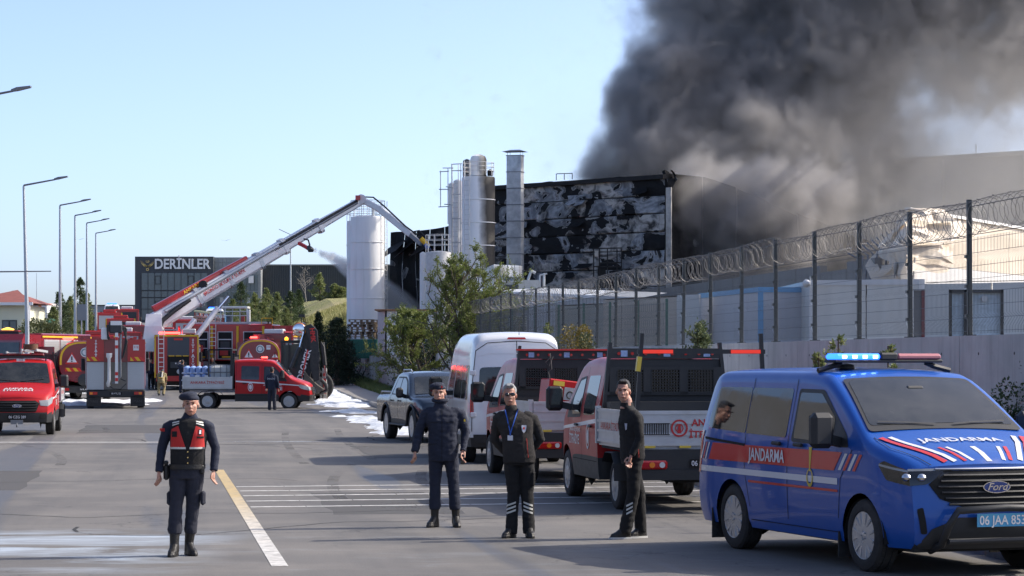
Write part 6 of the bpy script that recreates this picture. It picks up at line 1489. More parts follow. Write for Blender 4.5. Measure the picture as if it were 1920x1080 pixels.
p = T2.matrix_basis @ Vector((.98, .30, 1.45)); b = MB(); b.tube([(0, 0, .78), (.03, -.01, .5), (-.03, 0, .45), (.02, 0, .2), (0, 0, 0)], .008, 5).tube([(.0, 0, .7), (-.08, -.02, .62), (-.02, 0, .55), (.05, 0, .72)], .008, 5); b.build('rope', mat('grey rope', (.12, .11, .10), .9), loc=p, label='thin looped rope hanging on the headboard of the second truck', cat='rope')
p = T2.matrix_basis @ Vector((.6, .2, 1.42)); b = MB(); b.tube([(.09 * cos(a), 0, .09 * sin(a)) for a in np.linspace(0, 2 * pi, 19)], .018, 6); b.cyl((-.3, .1, .05), (-.1, 0, 0), .02, 6).cyl((.02, 0, .09), (.04, 0, .18), .015, 6); b.build('hose_coupling', M_GALV, loc=p, label='grey metal ring coupling beside the red box on the second truck', cat='coupling')
# load on the side-on truck
M_WRAP = mat('blue shrink wrapped bottles', (.22, .33, .60), .25, var=.4, scale=4, coat=.5); M_WRAPW = mat('clear wrap', (.45, .50, .62), .2, var=.3, scale=6, coat=.6)
BT = thing('water_bottle_pallet', 'pack of blue shrink wrapped water bottles at the rear of the side on truck bed', 'bottles', T3.matrix_basis @ Vector((-.45, 0, .93)))
for k in range(3):
    for i in range(5):
        for j in range(4 - (k == 2)): MB().lathe([(.12, 0), (.13, .04), (.13, .24), (.05, .29), (.04, .31)], 10, c=(-.52 + i * .26, -.5 + j * .27, .02 + k * .31)).build('bottle', M_WRAP, BT)
b = MB()
for k, (w_, z) in enumerate(((1.36, 0), (1.42, .3), (1.40, .62), (1.24, .86), (1.1, 1.0))): pass
rings = []
for (w_, z) in ((1.40, 0), (1.44, .3), (1.38, .55), (1.30, .68)): rings.append([(w_ / 2 * c * (1 + .03 * mnoise.noise(Vector((c * 3, s_ * 3, z * 5)))), w_ * .42 * s_, z) for c, s_ in [(cos(a) if abs(cos(a)) < .75 else .75 * (1 if cos(a) > 0 else -1) / .75 * .75, sin(a)) for a in np.linspace(0, 2 * pi, 21)[:-1]]])
b.tube([(-.7, -.6, .33), (.7, -.6, .34), (.7, .55, .34), (-.7, .55, .34), (-.7, -.6, .33)], .04, 6).tube([(-.68, -.58, .64), (.68, -.58, .66), (.68, .55, .66), (-.68, .55, .66), (-.68, -.58, .64)], .04, 6); b.build('wrap_band', M_WRAPW, BT)
for i in range(3): MB().box((-.45 + i * .42, -.70, .48), (.2, .01, .14)).build('label', M_DECW, BT)
IB = thing('liquid_container', 'white caged liquid container on the bed behind the cab of the side on truck', 'container', T3.matrix_basis @ Vector((.52, 0, .93)))
MB().box((0, 0, .5), (1.0, 1.3, .96), bev=.1).build('tank', mat('milky plastic tank', (.52, .54, .53), .5, var=.1, dirt=.2), IB, sharp=60)
for z in (.06, .36, .68, .99): MB().tube([(-.53, -.68, z), (.53, -.68, z), (.53, .68, z), (-.53, .68, z), (-.53, -.68, z)], .018, 5, smooth=False).build('cage_hoop', M_GALVD, IB)
for i in range(5):
    for y in (-.69, .69): MB().cyl((-.53 + i * .265, y, 0), (-.53 + i * .265, y, 1.0), .016, 5).build('cage_bar', M_GALVD, IB)
b = MB()   # frame rack at the cab on the side-on truck
for y in (-.9, .9): b.beam((1.02, y, .93), (1.02, y, 2.6), .08, .06); b.beam((.05, y, .93), (.05, y, 2.58), .06, .06); b.beam((.05, y, 2.57), (1.02, y, 2.57), .05, .05)
b.beam((1.02, -.9, 2.58), (1.02, .9, 2.58), .06, .08).beam((.05, -.9, 2.58), (1.02, -.9, 2.58), .05, .05); b.build('frame_rack', M_BLK, T3)
# ladders on the left truck
for k, (y, zz) in enumerate(((-.55, 0), (.15, .07))):
    L = thing('ladder', ('aluminium ladder lying flat on the roof of the left edge truck', 'second aluminium ladder with a turned up end on the roof of the left edge truck')[k], 'ladder'); L.parent = None
    L.location = T4.matrix_basis @ Vector((-.6, y, 2.30 + zz)); L.rotation_euler = (0, 0, T4.rotation_euler.z + (.04 - .08 * k))
    for s_ in (0, .42): MB().beam((0, s_, 0), (3.4, s_, .04), .03, .07).build('side_rail', M_ALU, L)
    for i in range(12): MB().cyl((.15 + i * .28, 0, .02), (.15 + i * .28, .42, .02), .016, 6).build('rung', M_ALU, L)
b = MB(); b.beam((1.0, -.95, 2.26), (1.0, .95, 2.26), .05, .05).beam((2.75, -.75, 2.2), (2.75, .75, 2.2), .05, .05).beam((2.75, -.7, 2.1), (2.75, -.7, 2.2), .04, .04).beam((2.75, .7, 2.1), (2.75, .7, 2.2), .04, .04); b.build('roof_rack', M_BLK, T4)
b = MB(); b.lathe([(.02, 0), (.2, 0), (.2, .16), (.02, .16)], 16); b.build('rolled_hose', mat('brown canvas roll', (.13, .06, .035), .9), loc=T4.matrix_basis @ Vector((2.2, .25, 2.42)), label='brown canvas roll on the ladders of the left edge truck', cat='roll')
b = MB(); b.box((ts.front(0, .36, .05), 0, .38), (.14, .34, .12)); b.tube([(4.6, .0, .36), (4.64, 0, .30), (4.60, 0, .25), (4.56, 0, .28)], .02, 6); b.build('winch', M_GALVD, T4)
# ---------------------------------------------------------------- white high-roof van
M_VWHITE = mat('white van paint', (.70, .71, .72), .32, coat=.8, var=.04, scale=.8, dirt=.12, dirtcol=(.42, .40, .36))
VZ = [(-1.02, 2.52), (-.92, 2.60), (-.5, 2.66), (2.2, 2.68), (2.8, 2.58), (3.0, 2.45), (3.75, 1.45), (3.82, 1.38), (4.35, 1.18), (4.6, 1.04)]
vs_ = Shell(-1.02, 4.6, -.6, 3.75, 1.02, VZ, .34, [(0, .36, .45), (3.7, .36, .45)], [(.3, -1.06), (.6, -1.1), (1.2, -1.08), (1.9, -1.05), (2.3, -1.0), (2.6, -.92)],
            [(.25, 4.58), (.4, 4.68), (.65, 4.70), (.85, 4.68), (1.04, 4.6)], [(.3, .96), (.6, .99), (1.1, 1.0), (1.4, .985), (1.9, .93), (2.3, .88), (2.7, .80)], plan=.16, rc=lambda x: .22 if x < 2.9 else .12, crown=.03, paint_low=.62, planr=.05)
WV = thing('white_van', 'white high roofed van seen from behind between the pickup and red trucks', 'van'); vs_.build(WV, [M_VWHITE, M_BLK]); arch_liner(WV, vs_, .98); put(WV, -.02, 50.2, -.12, 1)
MB().b2(-.9, 4.4, -.8, .8, .3, .6).build('chassis', M_UNDER, WV)
for x in (0, 3.7):
    for sg in (1, -1): wheel(WV, x, sg * .88, .36, .24, 'steel')
S = vs_.S_rear(.006); S2 = vs_.S_rear(.010)
for sg in (1, -1):
    patch(WV, 'rear_window', [(sg * .03, 1.28), (sg * .80, 1.28), (sg * .76, 1.96), (sg * .03, 1.98)], S, M_GLASSD, 6, 6, .08)
    ribbon(WV, 'door_seam', [(sg * .93, .66), (sg * .92, 1.6), (sg * .84, 2.3), (sg * .6, 2.46), (0, 2.5)], .014, S2, M_UNDER)
    patch(WV, 'tail_lamp', [(sg * .88, .95), (sg * .97, .95), (sg * .96, 1.45), (sg * .90, 1.42)], S2, M_REDL, 4, 6, .03)
    patch(WV, 'reflector', [(sg * .62, .45), (sg * .85, .45), (sg * .85, .49), (sg * .62, .49)], S2, M_REDL, 2, 1)
    for z in (1.0, 1.85): MB().box((vs_.rear(.92, z) - .02, sg * .90, z), (.05, .12, .10), bev=.015).build('door_hinge', M_VWHITE, WV)
    Ss = vs_.S_side(sg, .004); patch(WV, 'window', [(.45, 1.30), (1.9, 1.30), (1.9, 2.0), (.45, 2.0)], Ss, M_GLASSD, 8, 6, .06); patch(WV, 'window', [(-.82, 1.30), (.36, 1.30), (.36, 2.0), (-.74, 2.0)], Ss, M_GLASSD, 8, 6, .08)
    patch(WV, 'window', [(2.1, 1.28), (3.4, 1.26), (3.1, 1.7), (2.8, 2.0), (2.1, 2.0)], Ss, M_GLASS, 8, 6, .05); ribbon(WV, 'door_seam', [(2.0, .6), (2.0, 2.3)], .012, Ss, M_UNDER); mirror_unit(WV, sg, 3.35, .93, 1.42, 1.2)
ribbon(WV, 'door_seam', [(0, .62), (0, 2.5)], .016, S2, M_UNDER); patch(WV, 'high_brake_lamp', [(-.2, 2.535), (.2, 2.535), (.17, 2.575), (-.17, 2.575)], S2, M_REDL, 4, 2)
patch(WV, 'bumper_step', [(-.9, .42), (.9, .42), (.9, .60), (-.9, .60)], vs_.S_rear(.03), M_BLK, 8, 2); ribbon(WV, 'pressed_line', [(-.75, 2.2), (-.6, 2.25), (.6, 2.25), (.75, 2.2)], .02, S2, M_VWHITE)
MB().cyl((-.95, -.05, 2.62), (-1.0, -.05, 2.9), .006, 4).build('aerial', M_BLK, WV); patch(WV, 'windscreen', [(3.05, -.75), (3.72, -.88), (3.72, .88), (3.05, .75)], vs_.S_top(.008), M_GLASS, 6, 10, .06)
# ---------------------------------------------------------------- dark blue pickup
M_NAVY = mat('dark steel blue paint', (.014, .024, .042), .28, coat=.6, var=.05, scale=.8)
RZ = [(-1.25, 1.14), (-1.1, 1.18), (.28, 1.20), (.42, 1.24), (.62, 1.60), (.80, 1.74), (1.3, 1.80), (2.0, 1.77), (2.25, 1.68), (2.95, 1.22), (3.05, 1.18), (3.8, 1.12), (4.05, 1.02)]
rs_ = Shell(-1.25, 4.05, -1.0, 3.3, .96, RZ, .45, [(0, .42, .50), (3.27, .42, .50)], [(.4, -1.27), (.7, -1.31), (1.2, -1.28)], [(.35, 4.02), (.6, 4.13), (.85, 4.14), (1.02, 4.05)],
            [(.4, .97), (.7, .995), (1.0, 1.0), (1.15, .975), (1.4, .90), (1.75, .79)], plan=.14, rc=lambda x: .10, crown=.03, paint_low=.52)
PK = thing('pickup_truck', 'dark blue double cab pickup with roof rails beside the white van', 'pickup'); rs_.build(PK, [M_NAVY, M_BLK]); arch_liner(PK, rs_, .94); put(PK, -2.48, 65.5, .25, -.97)
MB().b2(-1.1, 3.9, -.75, .75, .4, .7).build('chassis', M_UNDER, PK)
for x in (0, 3.27):
    for sg in (1, -1): wheel(PK, x, sg * .82, .42, .27, 'alloy')
for sg in (1, -1):
    S = rs_.S_side(sg, .004); S2 = rs_.S_side(sg, .007)
    patch(PK, 'window_seal', [(.62, 1.20), (2.85, 1.18), (2.25, 1.58), (1.9, 1.68), (.98, 1.68)], S, M_BLK, 12, 5, .05)
    patch(PK, 'window', [(.78, 1.23), (1.52, 1.22), (1.52, 1.64), (1.0, 1.64)], S2, M_GLASS, 6, 4, .04); patch(PK, 'window', [(1.60, 1.22), (2.58, 1.21), (2.2, 1.54), (1.88, 1.64), (1.60, 1.64)], S2, M_GLASS, 6, 4, .04)
    for q in ([(1.56, .55), (1.56, 1.7)], [(.55, .9), (.62, 1.2)], [(2.62, .6), (2.7, 1.18)], [(.5, 1.18), (.44, .7)]): ribbon(PK, 'door_seam', q, .012, S, M_UNDER)
    for x in (.82, 1.78): MB().box(rs_.S_side(sg, .03)(x, 1.05), (.18, .035, .04), bev=.012).build('door_handle', M_BLK, PK)
    mirror_unit(PK, sg, 2.45, .88, 1.2, .75); MB().tube([(.9, sg * .66, 1.80), (1.0, sg * .66, 1.86), (1.9, sg * .66, 1.86), (2.05, sg * .66, 1.80)], .022, 6).build('roof_rail', M_ALU, PK)
    MB().tube([(-1.1, sg * .86, 1.20), (-1.0, sg * .86, 1.26), (.35, sg * .84, 1.27), (.5, sg * .82, 1.24)], .022, 6).build('bed_rail', M_ALU, PK); MB().box((1.6, sg * .93, .42), (2.1, .14, .05), bev=.015).build('side_step', M_BLK, PK)
    for xc in (0, 3.27): b = MB(); b.tube([(xc - .54 * cos(a), sg * .955, .42 + .54 * sin(a)) for a in np.linspace(.05, pi - .05, 13)], .035, 6); b.build('arch_trim', M_BLK, PK)
patch(PK, 'windscreen', [(2.30, -.66), (2.95, -.78), (2.95, .78), (2.30, .66)], rs_.S_top(.008), M_GLASS, 6, 10, .05)
MB().b2(-1.1, .3, -.8, .8, 1.19, 1.225).build('bed_cover', M_BLK, PK); patch(PK, 'grille', [(-.5, .75), (.5, .75), (.5, 1.0), (-.5, 1.0)], rs_.S_front(.01), M_BLK, 6, 2)
# ================================================================== people
def skin_mat(name, col):
    m, t = newmat(name); o = t.coord('Object')
    c = t.mix(t.ramp(t.noise(o, 14, 3), [(.35, 0), (.7, 1)]), col, tuple(k * q for k, q in zip(col, (1.12, .92, .88)))); t.put(t.bsdf.inputs['Base Color'], c)
    t.bsdf.inputs['Roughness'].default_value = .5; t.bsdf.inputs['Subsurface Weight'].default_value = .12; t.bsdf.inputs['Subsurface Scale'].default_value = .02; return m
M_SKIN = skin_mat('skin', (.43, .25, .18)); M_SKIN2 = skin_mat('tanned skin', (.36, .20, .14))
M_HAIRB = mat('black hair', (.012, .010, .009), .55, bump=.8, bscale=120); M_HAIRG = mat('grey hair', (.30, .30, .30), .6, bump=.8, bscale=120)
M_CNAVY = mat('navy cloth', (.012, .017, .036), .85, var=.25, scale=7, bump=.5, bscale=160); M_CNAVY2 = mat('navy trousers cloth', (.022, .024, .038), .88, var=.25, scale=7, bump=.5, bscale=160)
M_CBLACK = mat('black cloth', (.009, .009, .010), .9, var=.25, scale=7, bump=.5, bscale=160); M_CBROWN = mat('charcoal fleece', (.030, .027, .026), .95, var=.2, scale=9, bump=.9, bscale=220)
M_LEATHER = mat('black boot leather', (.012, .011, .010), .5, bump=.3, bscale=60); M_REFL = mat('reflective tape', (.60, .60, .55), .5); M_MOUTH = mat('lips', (.26, .10, .08), .6)
M_REDC = mat('red cloth panel', (.50, .025, .022), .8, var=.15); M_LANY = mat('blue lanyard', (.03, .12, .50), .6); M_SOLE = mat('white sole', (.6, .6, .58), .6)
def remesh(b, vox, m, name, fold=.0, fs=6.0, smooth=3, seed=0, stretch=(1, 1, .45)):
    me = bpy.data.meshes.new('t'); me.from_pydata(b.v, [], b.f); bm = bmesh.new(); bm.from_mesh(me); bmesh.ops.recalc_face_normals(bm, faces=bm.faces); bm.to_mesh(me); bm.free()
    o = bpy.data.objects.new('t', me); r = o.modifiers.new('r', 'REMESH'); r.mode = 'VOXEL'; r.voxel_size = vox
    s = o.modifiers.new('s', 'SMOOTH'); s.iterations = smooth; s.factor = .5
    out = evaluated_mesh(o); bpy.data.meshes.remove(me)
    if fold:
        nn = np.empty(len(out.vertices) * 3, np.float32); out.vertices.foreach_get('normal', nn); nn = nn.reshape(-1, 3); cc = np.empty_like(nn).ravel(); out.vertices.foreach_get('co', cc); cc = cc.reshape(-1, 3); dd = np.zeros(len(cc), np.float32)
        for i, v_ in enumerate([Vector(k) for k in cc.tolist()]):
            q = Vector((v_.x * stretch[0], v_.y * stretch[1], v_.z * stretch[2])) * fs + Vector((seed, 0, 0)); n = mnoise.noise(q) + .6 * mnoise.noise(Vector((v_.x, v_.y, v_.z * 1.8)) * fs * 2.1 + Vector((0, seed, 0)))
            dd[i] = n * fold
        out.vertices.foreach_set('co', (cc + nn * dd[:, None]).ravel())
    out.polygons.foreach_set('use_smooth', [True] * len(out.polygons)); out.materials.clear(); out.materials.append(m); out.name = name; return out
def ell(c, rx, ry, yaw, z, n=20, sq=.85):
    r = []
    for i in range(n):
        a = 2 * pi * i / n; x = rx * math.copysign(abs(cos(a)) ** sq, cos(a)); y = ry * math.copysign(abs(sin(a)) ** sq, sin(a)); r.append((c[0] + x * cos(yaw) - y * sin(yaw), c[1] + x * sin(yaw) + y * cos(yaw), z))
    return r
def hand(b, w_, d, side, curl=.5, yaw=0):
    """palm and five fingers from wrist w_ pointing along d (unit); side -1/+1 tells where the thumb is"""
    w_ = Vector(w_); d = Vector(d).normalized(); ax = Vector((cos(yaw), sin(yaw), 0)); sp = (ax - d * ax.dot(d)).normalized(); nn = d.cross(sp)   # sp: across the knuckles
    fwd = Vector((sin(yaw) * side, -cos(yaw) * side, 0)) if False else sp
    b.tube([w_ - d * .03, w_ + d * .03, w_ + d * .085], [.026, .036, .036], 10, sq=(1, .55) if abs(d.z) < 2 else None)
    for i, L_ in enumerate((.062, .072, .078, .068)):
        s0 = w_ + d * .08 + sp * (-.032 + i * .0215); k = nn * (-1 if side > 0 else 1)
        b.tube([s0, s0 + d * L_ * .45 + k * .006, s0 + d * L_ * .8 + k * (.012 + .03 * curl), s0 + d * L_ * (1 - .2 * curl) + k * (.02 + .04 * curl)], [.0105, .0100, .009, .0075], 6)
    s0 = w_ + d * .03 + sp * .03 * side; b.tube([s0, s0 + d * .035 + sp * .022 * side, s0 + d * .07 + sp * .024 * side], [.013, .0115, .009], 6)
def make_person(name_label, J, wear, vox=.0065, yaw=0.0, hyaw=0.0, skin=None, simple=False, group=None, seed=1, loc=(0, 0, 0), rz=0):
    T = thing('person', name_label, 'person', loc, rz, group); skin = skin or M_SKIN
    V = {k: Vector(v_ if len(v_) == 3 else (v_[0], 0, v_[1])) for k, v_ in J.items()}
    hd, nk, sl, sr, el, er, wl, wr, hl, hr, kl_, kr_, al, ar = [V[k] for k in 'head neck sl sr el er wl wr hl hr kl kr al ar'.split()]
    hp = (hl + hr) / 2; sh = (sl + sr) / 2; f = Vector((sin(yaw), -cos(yaw), 0)); hf = Vector((sin(hyaw), -cos(hyaw), 0)); hs = Vector((cos(hyaw), sin(hyaw), 0))
    HM = Matrix((hs * 1.07, -hf * 1.07, Vector((0, 0, 1.07)))).transposed().to_4x4(); hd = hd + Vector((0, 0, -.028)); HM.translation = hd     # head frame: x side, y back, z up
    b = MB()
    # head
    b.ball((0, .014, .032), (.076, .094, .090), 20, 14, M=HM); b.ball((0, -.018, -.035), (.062, .070, .080), 16, 10, M=HM); b.ball((0, -.040, -.088), (.034, .036, .026), 12, 8, M=HM)
    b.ball((0, -.090, -.015), (.011, .018, .028), 8, 8, M=HM); b.ball((0, -.100, -.030), (.016, .014, .012), 8, 8, M=HM)
    b.ball((0, -.078, .022), (.05, .016, .012), 10, 6, M=HM); b.ball((0, -.082, -.062), (.026, .014, .012), 10, 6, M=HM)
    for sg in (-1, 1): b.ball((sg * .077, .014, -.012), (.008, .017, .028), 8, 8, M=HM); b.ball((sg * .036, -.052, -.028), (.024, .022, .028), 8, 6, M=HM)
    b.tube([hd + Vector((0, 0, -.03)) - hf * .01, nk, nk + Vector((0, 0, -.10))], [.058, .062, .08], 14)
    # torso and limbs under the clothes
    b.loft([ell(hp, .13, .085, yaw, hp.z - .08), ell(hp, .145, .10, yaw, hp.z + .05), ell(hp.lerp(sh, .4), .13, .09, yaw, lerp(hp.z, sh.z, .4)), ell(sh, .14, .09, yaw, sh.z - .14), ell(sh, .10, .06, yaw, sh.z - .05), ell(nk, .05, .05, yaw, sh.z + .04)])
    for (s, e, w_) in ((sl, el, wl), (sr, er, wr)): b.tube([s + (sh - s) * .25 + Vector((0, 0, -.06)), s.lerp(e, .3), e, w_], [.03, .036, .034, .026], 10)
    for (h, k, a) in ((hl, kl_, al), (hr, kr_, ar)): b.tube([h, k, a, a + Vector((0, 0, -.06))], [.07, .05, .038, .035], 10)
    for (e, w_, sd, c) in ((el, wl, 1 if not simple else 1, .4), (er, wr, -1, .6)):
        hv = (w_ - e).normalized(); hv = (hv + Vector((0, 0, -.6))).normalized()
        hand(b, w_, hv, sd, c, yaw + pi / 2 * .75)
    inst('body', remesh(b, vox, skin, 'body', smooth=2), T)
    if not simple:
        for sg in (-1, 1):
            MB().ball((sg * .031, -.078, .004), (.011, .006, .006), 8, 6, M=HM).build('eye', M_DARKEYE, T); MB().box((sg * .031, -.094, .026), (.034, .008, .007), M=HM).build('eyebrow', wear.get('browm', M_HAIRB), T)
        MB().box((0, -.094, -.064), (.042, .007, .008), bev=.003, M=HM).build('mouth', M_MOUTH, T)
    # jacket
    hem = wear['hem']; jm = wear['jacket']; bulk = wear.get('bulk', 1.0); rs = wear.get('sleeve', 1.0)
    b = MB(); c1 = hp.lerp(sh, .45)
    b.loft([ell(hp, .172 * bulk, .125 * bulk, yaw, hem), ell(hp, .175 * bulk, .13 * bulk, yaw, max(hem + .03, hp.z)), ell(c1, .170 * bulk, .13 * bulk, yaw, c1.z), ell(sh, .198 * bulk, .135 * bulk, yaw, sh.z - .13), ell(sh, .190 * bulk, .115 * bulk, yaw, sh.z - .05), ell(sh.lerp(nk, .3), .155, .095, yaw, sh.z - .0), ell(sh.lerp(nk, .6), .11, .08, yaw, sh.z + .035), ell(nk, .076, .076, yaw, sh.z + .07), ell(nk, .064, .066, yaw, sh.z + .115)])
    for (s, e, w_) in ((sl, el, wl), (sr, er, wr)):
        u = (w_ - e).normalized(); b.tube([s + (sh - s) * .45 + Vector((0, 0, -.02)), s + (sh - s) * .12 + Vector((0, 0, -.028)), s.lerp(e, .16) , s.lerp(e, .45), e, e.lerp(w_, .5), w_ + u * .0], [.062 * rs, .064 * rs, .063 * rs, .058 * rs, .053 * rs, .048 * rs, .043 * rs], 14)
    inst('jacket', remesh(b, max(vox, .0095), jm, 'jacket', wear.get('fold', .010), 7, 3, seed), T)
    # trousers
    b = MB(); tm = wear['trousers']; b.loft([ell(hp, .155, .118, yaw, hp.z - .10), ell(hp, .165, .125, yaw, hp.z), ell(hp, .15, .115, yaw, hp.z + .12)])
    cuff = wear.get('cuff', .06)
    for (h, k, a) in ((hl, kl_, al), (hr, kr_, ar)):
        ae = a.lerp(k, max(0, (cuff - a.z) / (k.z - a.z))) if cuff > a.z else Vector((a.x, a.y, cuff)); b.tube([h + Vector((0, 0, .02)), h.lerp(k, .35), h.lerp(k, .75), k, k.lerp(ae, .4), k.lerp(ae, .85), ae], [.098, .094, .080, .074, .072, .075, .068 if wear.get('bloused') else .072], 14)
    inst('trousers', remesh(b, max(vox, .0095), tm, 'trousers', wear.get('tfold', .010), 6, 3, seed + 7), T)
    # footwear
    for i, (k, a) in enumerate(((kl_, al), (kr_, ar))):
        td = Vector((sin(J_t(wear, i)), -cos(J_t(wear, i)), 0)); bt = MB(); hgt = wear.get('boot', .12); up = (k - a).normalized()
        g0 = Vector((a.x, a.y, 0)); sd_ = Vector((-td.y, td.x, 0)); an = atan2(sd_.y, sd_.x)
        if hgt > .15: bt.tube([g0 + Vector((0, 0, .05)), a + Vector((0, 0, .02)), a + up * (hgt - .08)], [.052, .050, .062], 14)
        bt.loft([[g0 + td * q[0] + sd_ * q[1] * w_ + Vector((0, 0, z)) for q in [(-.085, 0), (-.075, .7), (0, 1), (.1, 1.12), (.165, .85), (.195, 0), (.165, -.85), (.1, -1.12), (0, -1), (-.075, -.7)]] for (w_, z) in ((.042, .0), (.045, .03))])
        bt.loft([[g0 + td * (q[0] * s0 + o_) + sd_ * q[1] * w_ + Vector((0, 0, z)) for q in [(-.08, 0), (-.06, .8), (0, 1), (.1, 1.08), (.16, .8), (.185, 0), (.16, -.8), (.1, -1.08), (0, -1), (-.06, -.8)]] for (w_, z, s0, o_) in ((.043, .03, 1, 0), (.043, .06, .97, -.004), (.040, .085, .72, -.015), (.036, .125, .45, -.02))])
        s_o = inst('shoe' if hgt < .15 else 'boot', remesh(bt, max(vox, .008), M_LEATHER, 'boot', .0, smooth=1), T)
        if wear.get('sole'): MB().loft([[g0 + td * q[0] + sd_ * q[1] * .048 + Vector((0, 0, z)) for q in [(-.088, 0), (-.075, .75), (0, 1), (.1, 1.1), (.165, .85), (.20, 0), (.165, -.85), (.1, -1.1), (0, -1), (-.075, -.75)]] for z in (.002, .026)]).build('sole', M_SOLE, s_o)
    # hair or cap
    hk = wear.get('hair')
    if hk:
        b = MB(); b.ball((0, .020, .048), (.080, .096, .088), 18, 12, M=HM); b.ball((0, .055, .0), (.070, .062, .075), 14, 10, M=HM)
        b.box((0, -.05, .105), (.10, .09, .035), bev=.015, M=HM)
        me = remesh(b, max(vox, .008), hk, 'hair', .004, 30, 2, seed); bm = bmesh.new(); bm.from_mesh(me)
        IM = HM.inverted()
        bmesh.ops.delete(bm, geom=[v_ for v_ in bm.verts if (IM @ v_.co).y < -.045 and (IM @ v_.co).z < .072 or ((IM @ v_.co).y < .0 and (IM @ v_.co).z < .02)], context='VERTS'); bm.to_mesh(me); bm.free(); inst('hair', me, T)
    if wear.get('beret'):
        b = MB(); b.ball((0, .012, .058), (.086, .105, .036), 20, 8, M=HM); b.ball((-.014, .016, .085), (.096, .108, .046), 20, 10, M=HM @ Matrix.Rotation(-.16, 4, 'Y'))
        inst('beret', remesh(b, max(vox, .008), wear['beret'], 'beret', .003, 15, 2, seed), T)
        b = MB(); b.ball((0, .05, .0), (.074, .058, .06), 14, 8, M=HM); inst('hair', remesh(b, .009, M_HAIRB, 'hair', .003, 30, 1), T)
    T['_yaw'] = yaw; return T, f, HM
def J_t(wear, i): return wear.get('toe', (0, 0))[i]
M_DARKEYE = mat('dark eye', (.02, .015, .012), .2)
def on_front(T, pts, m, name, off=0.0): return None
BVH = {}
def ray_patch(T, name, m, outline, target, off=.006, dirv=Vector((0, 1, 0)), sub=.018):
    """flat outline (x, z) laid onto the clothes by dropping it along dirv"""
    xs = [p[0] for p in outline]; zs_ = [p[1] for p in outline]; me = target.data
    from mathutils.bvhtree import BVHTree
    if me.name not in BVH: BVH[me.name] = BVHTree.FromPolygons([v_.co for v_ in me.vertices], [list(p.vertices) for p in me.polygons])
    bvh = BVH[me.name]; b = MB()
    def S(u, v_):
        h = bvh.ray_cast(Vector((u, 0, v_)) - dirv * 1.0, dirv); q = h[0] if h[0] is not None else Vector((u, -.1, v_)); return q - dirv * off
    n = max(2, int((max(xs) - min(xs)) / sub)); conv_patch(b, outline, S, n, max(2, int((max(zs_) - min(zs_)) / sub)))
    mm = bpy.data.meshes.new(name); mm.from_pydata(b.v, [], b.f); mm.materials.append(m); mm.polygons.foreach_set('use_smooth', b.s); return inst(name, mm, T)
def part(T, nm): return [k for k in kids(T) if k.name.split('.')[0] == nm][0]
# -- gendarme at the left, walking up to the camera
Jg = dict(head=(.075, -.02, 1.655), neck=(.065, 0, 1.53), sl=(-.155, 0, 1.425), sr=(.255, 0, 1.425), el=(-.245, .03, 1.15), er=(.335, .03, 1.15), wl=(-.262, -.04, .90), wr=(.322, -.04, .915), hl=(-.055, 0, .93), hr=(.125, 0, .93), kl=(-.085, -.03, .52), kr=(.09, .02, .52), al=(-.095, -.06, .13), ar=(.045, .08, .13))
G, f, HM = make_person('gendarme in navy uniform with beret and red panelled vest walking on the road at left', Jg, dict(jacket=M_CNAVY, trousers=M_CNAVY2, hem=.93, bulk=1.0, beret=M_CNAVY, boot=.30, cuff=.24, bloused=1, toe=(-.1, .5), fold=.008), loc=(*gxy(345, 1042), 0), seed=3, yaw=.06, hyaw=.1)
jk = part(G, 'jacket')
b = MB(); sh = Vector((.05, 0, 0)); b.loft([ell((.04, 0), .190, .142, .06, .97), ell((.04, 0), .188, .148, .06, 1.12), ell((.05, 0), .205, .152, .06, 1.30), ell((.05, 0), .175, .125, .06, 1.44), ell((.055, 0), .12, .10, .06, 1.475)])
vt = inst('vest', remesh(b, .0095, M_CBLACK, 'vest', .005, 6, 3, 5), G)
for pl, m_ in (([(-.135, 1.17), (.035, 1.17), (-.045, 1.40), (-.125, 1.36)], M_REDC), ([(.085, 1.17), (.235, 1.17), (.225, 1.36), (.145, 1.40)], M_REDC), ([(-.14, 1.15), (.04, 1.15), (.04, 1.172), (-.14, 1.172)], M_REFL), ([(.08, 1.15), (.24, 1.15), (.24, 1.172), (.08, 1.172)], M_REFL),
               ([(-.115, 1.395), (-.035, 1.42), (-.035, 1.432), (-.115, 1.41)], M_REFL), ([(-.115, 1.42), (-.035, 1.44), (-.035, 1.452), (-.115, 1.435)], M_REFL), ([(.145, 1.42), (.225, 1.395), (.225, 1.41), (.145, 1.432)], M_REFL), ([(.145, 1.44), (.225, 1.42), (.225, 1.435), (.145, 1.452)], M_REFL),
               ([(.175, 1.30), (.205, 1.30), (.205, 1.36), (.175, 1.36)], M_CBLACK), ([(-.115, 1.28), (-.055, 1.28), (-.055, 1.34), (-.115, 1.34)], M_CBLACK), ([(.155, 1.265), (.225, 1.265), (.225, 1.285), (.155, 1.285)], M_CBLACK)):
    ray_patch(G, 'vest_panel', m_, pl, vt, .008 if m_ is not M_CBLACK else .012)
ray_patch(G, 'badge', M_DECW, [(.181, 1.312), (.199, 1.312), (.199, 1.352), (.181, 1.352)], vt, .016)
ray_patch(G, 'flag_patch', M_REDC, [(-.245, 1.335), (-.20, 1.335), (-.20, 1.37), (-.245, 1.37)], jk, .006)
for i in range(3): MB().ball((.06, -.155, 1.0 + i * .06), .007, 8, 5).build('button', M_GOLD, G)
b = MB(); b.loft([ell((.035, 0), .195, .15, .06, .935), ell((.035, 0), .195, .15, .06, .985)]); b.build('belt', M_LEATHER, G)
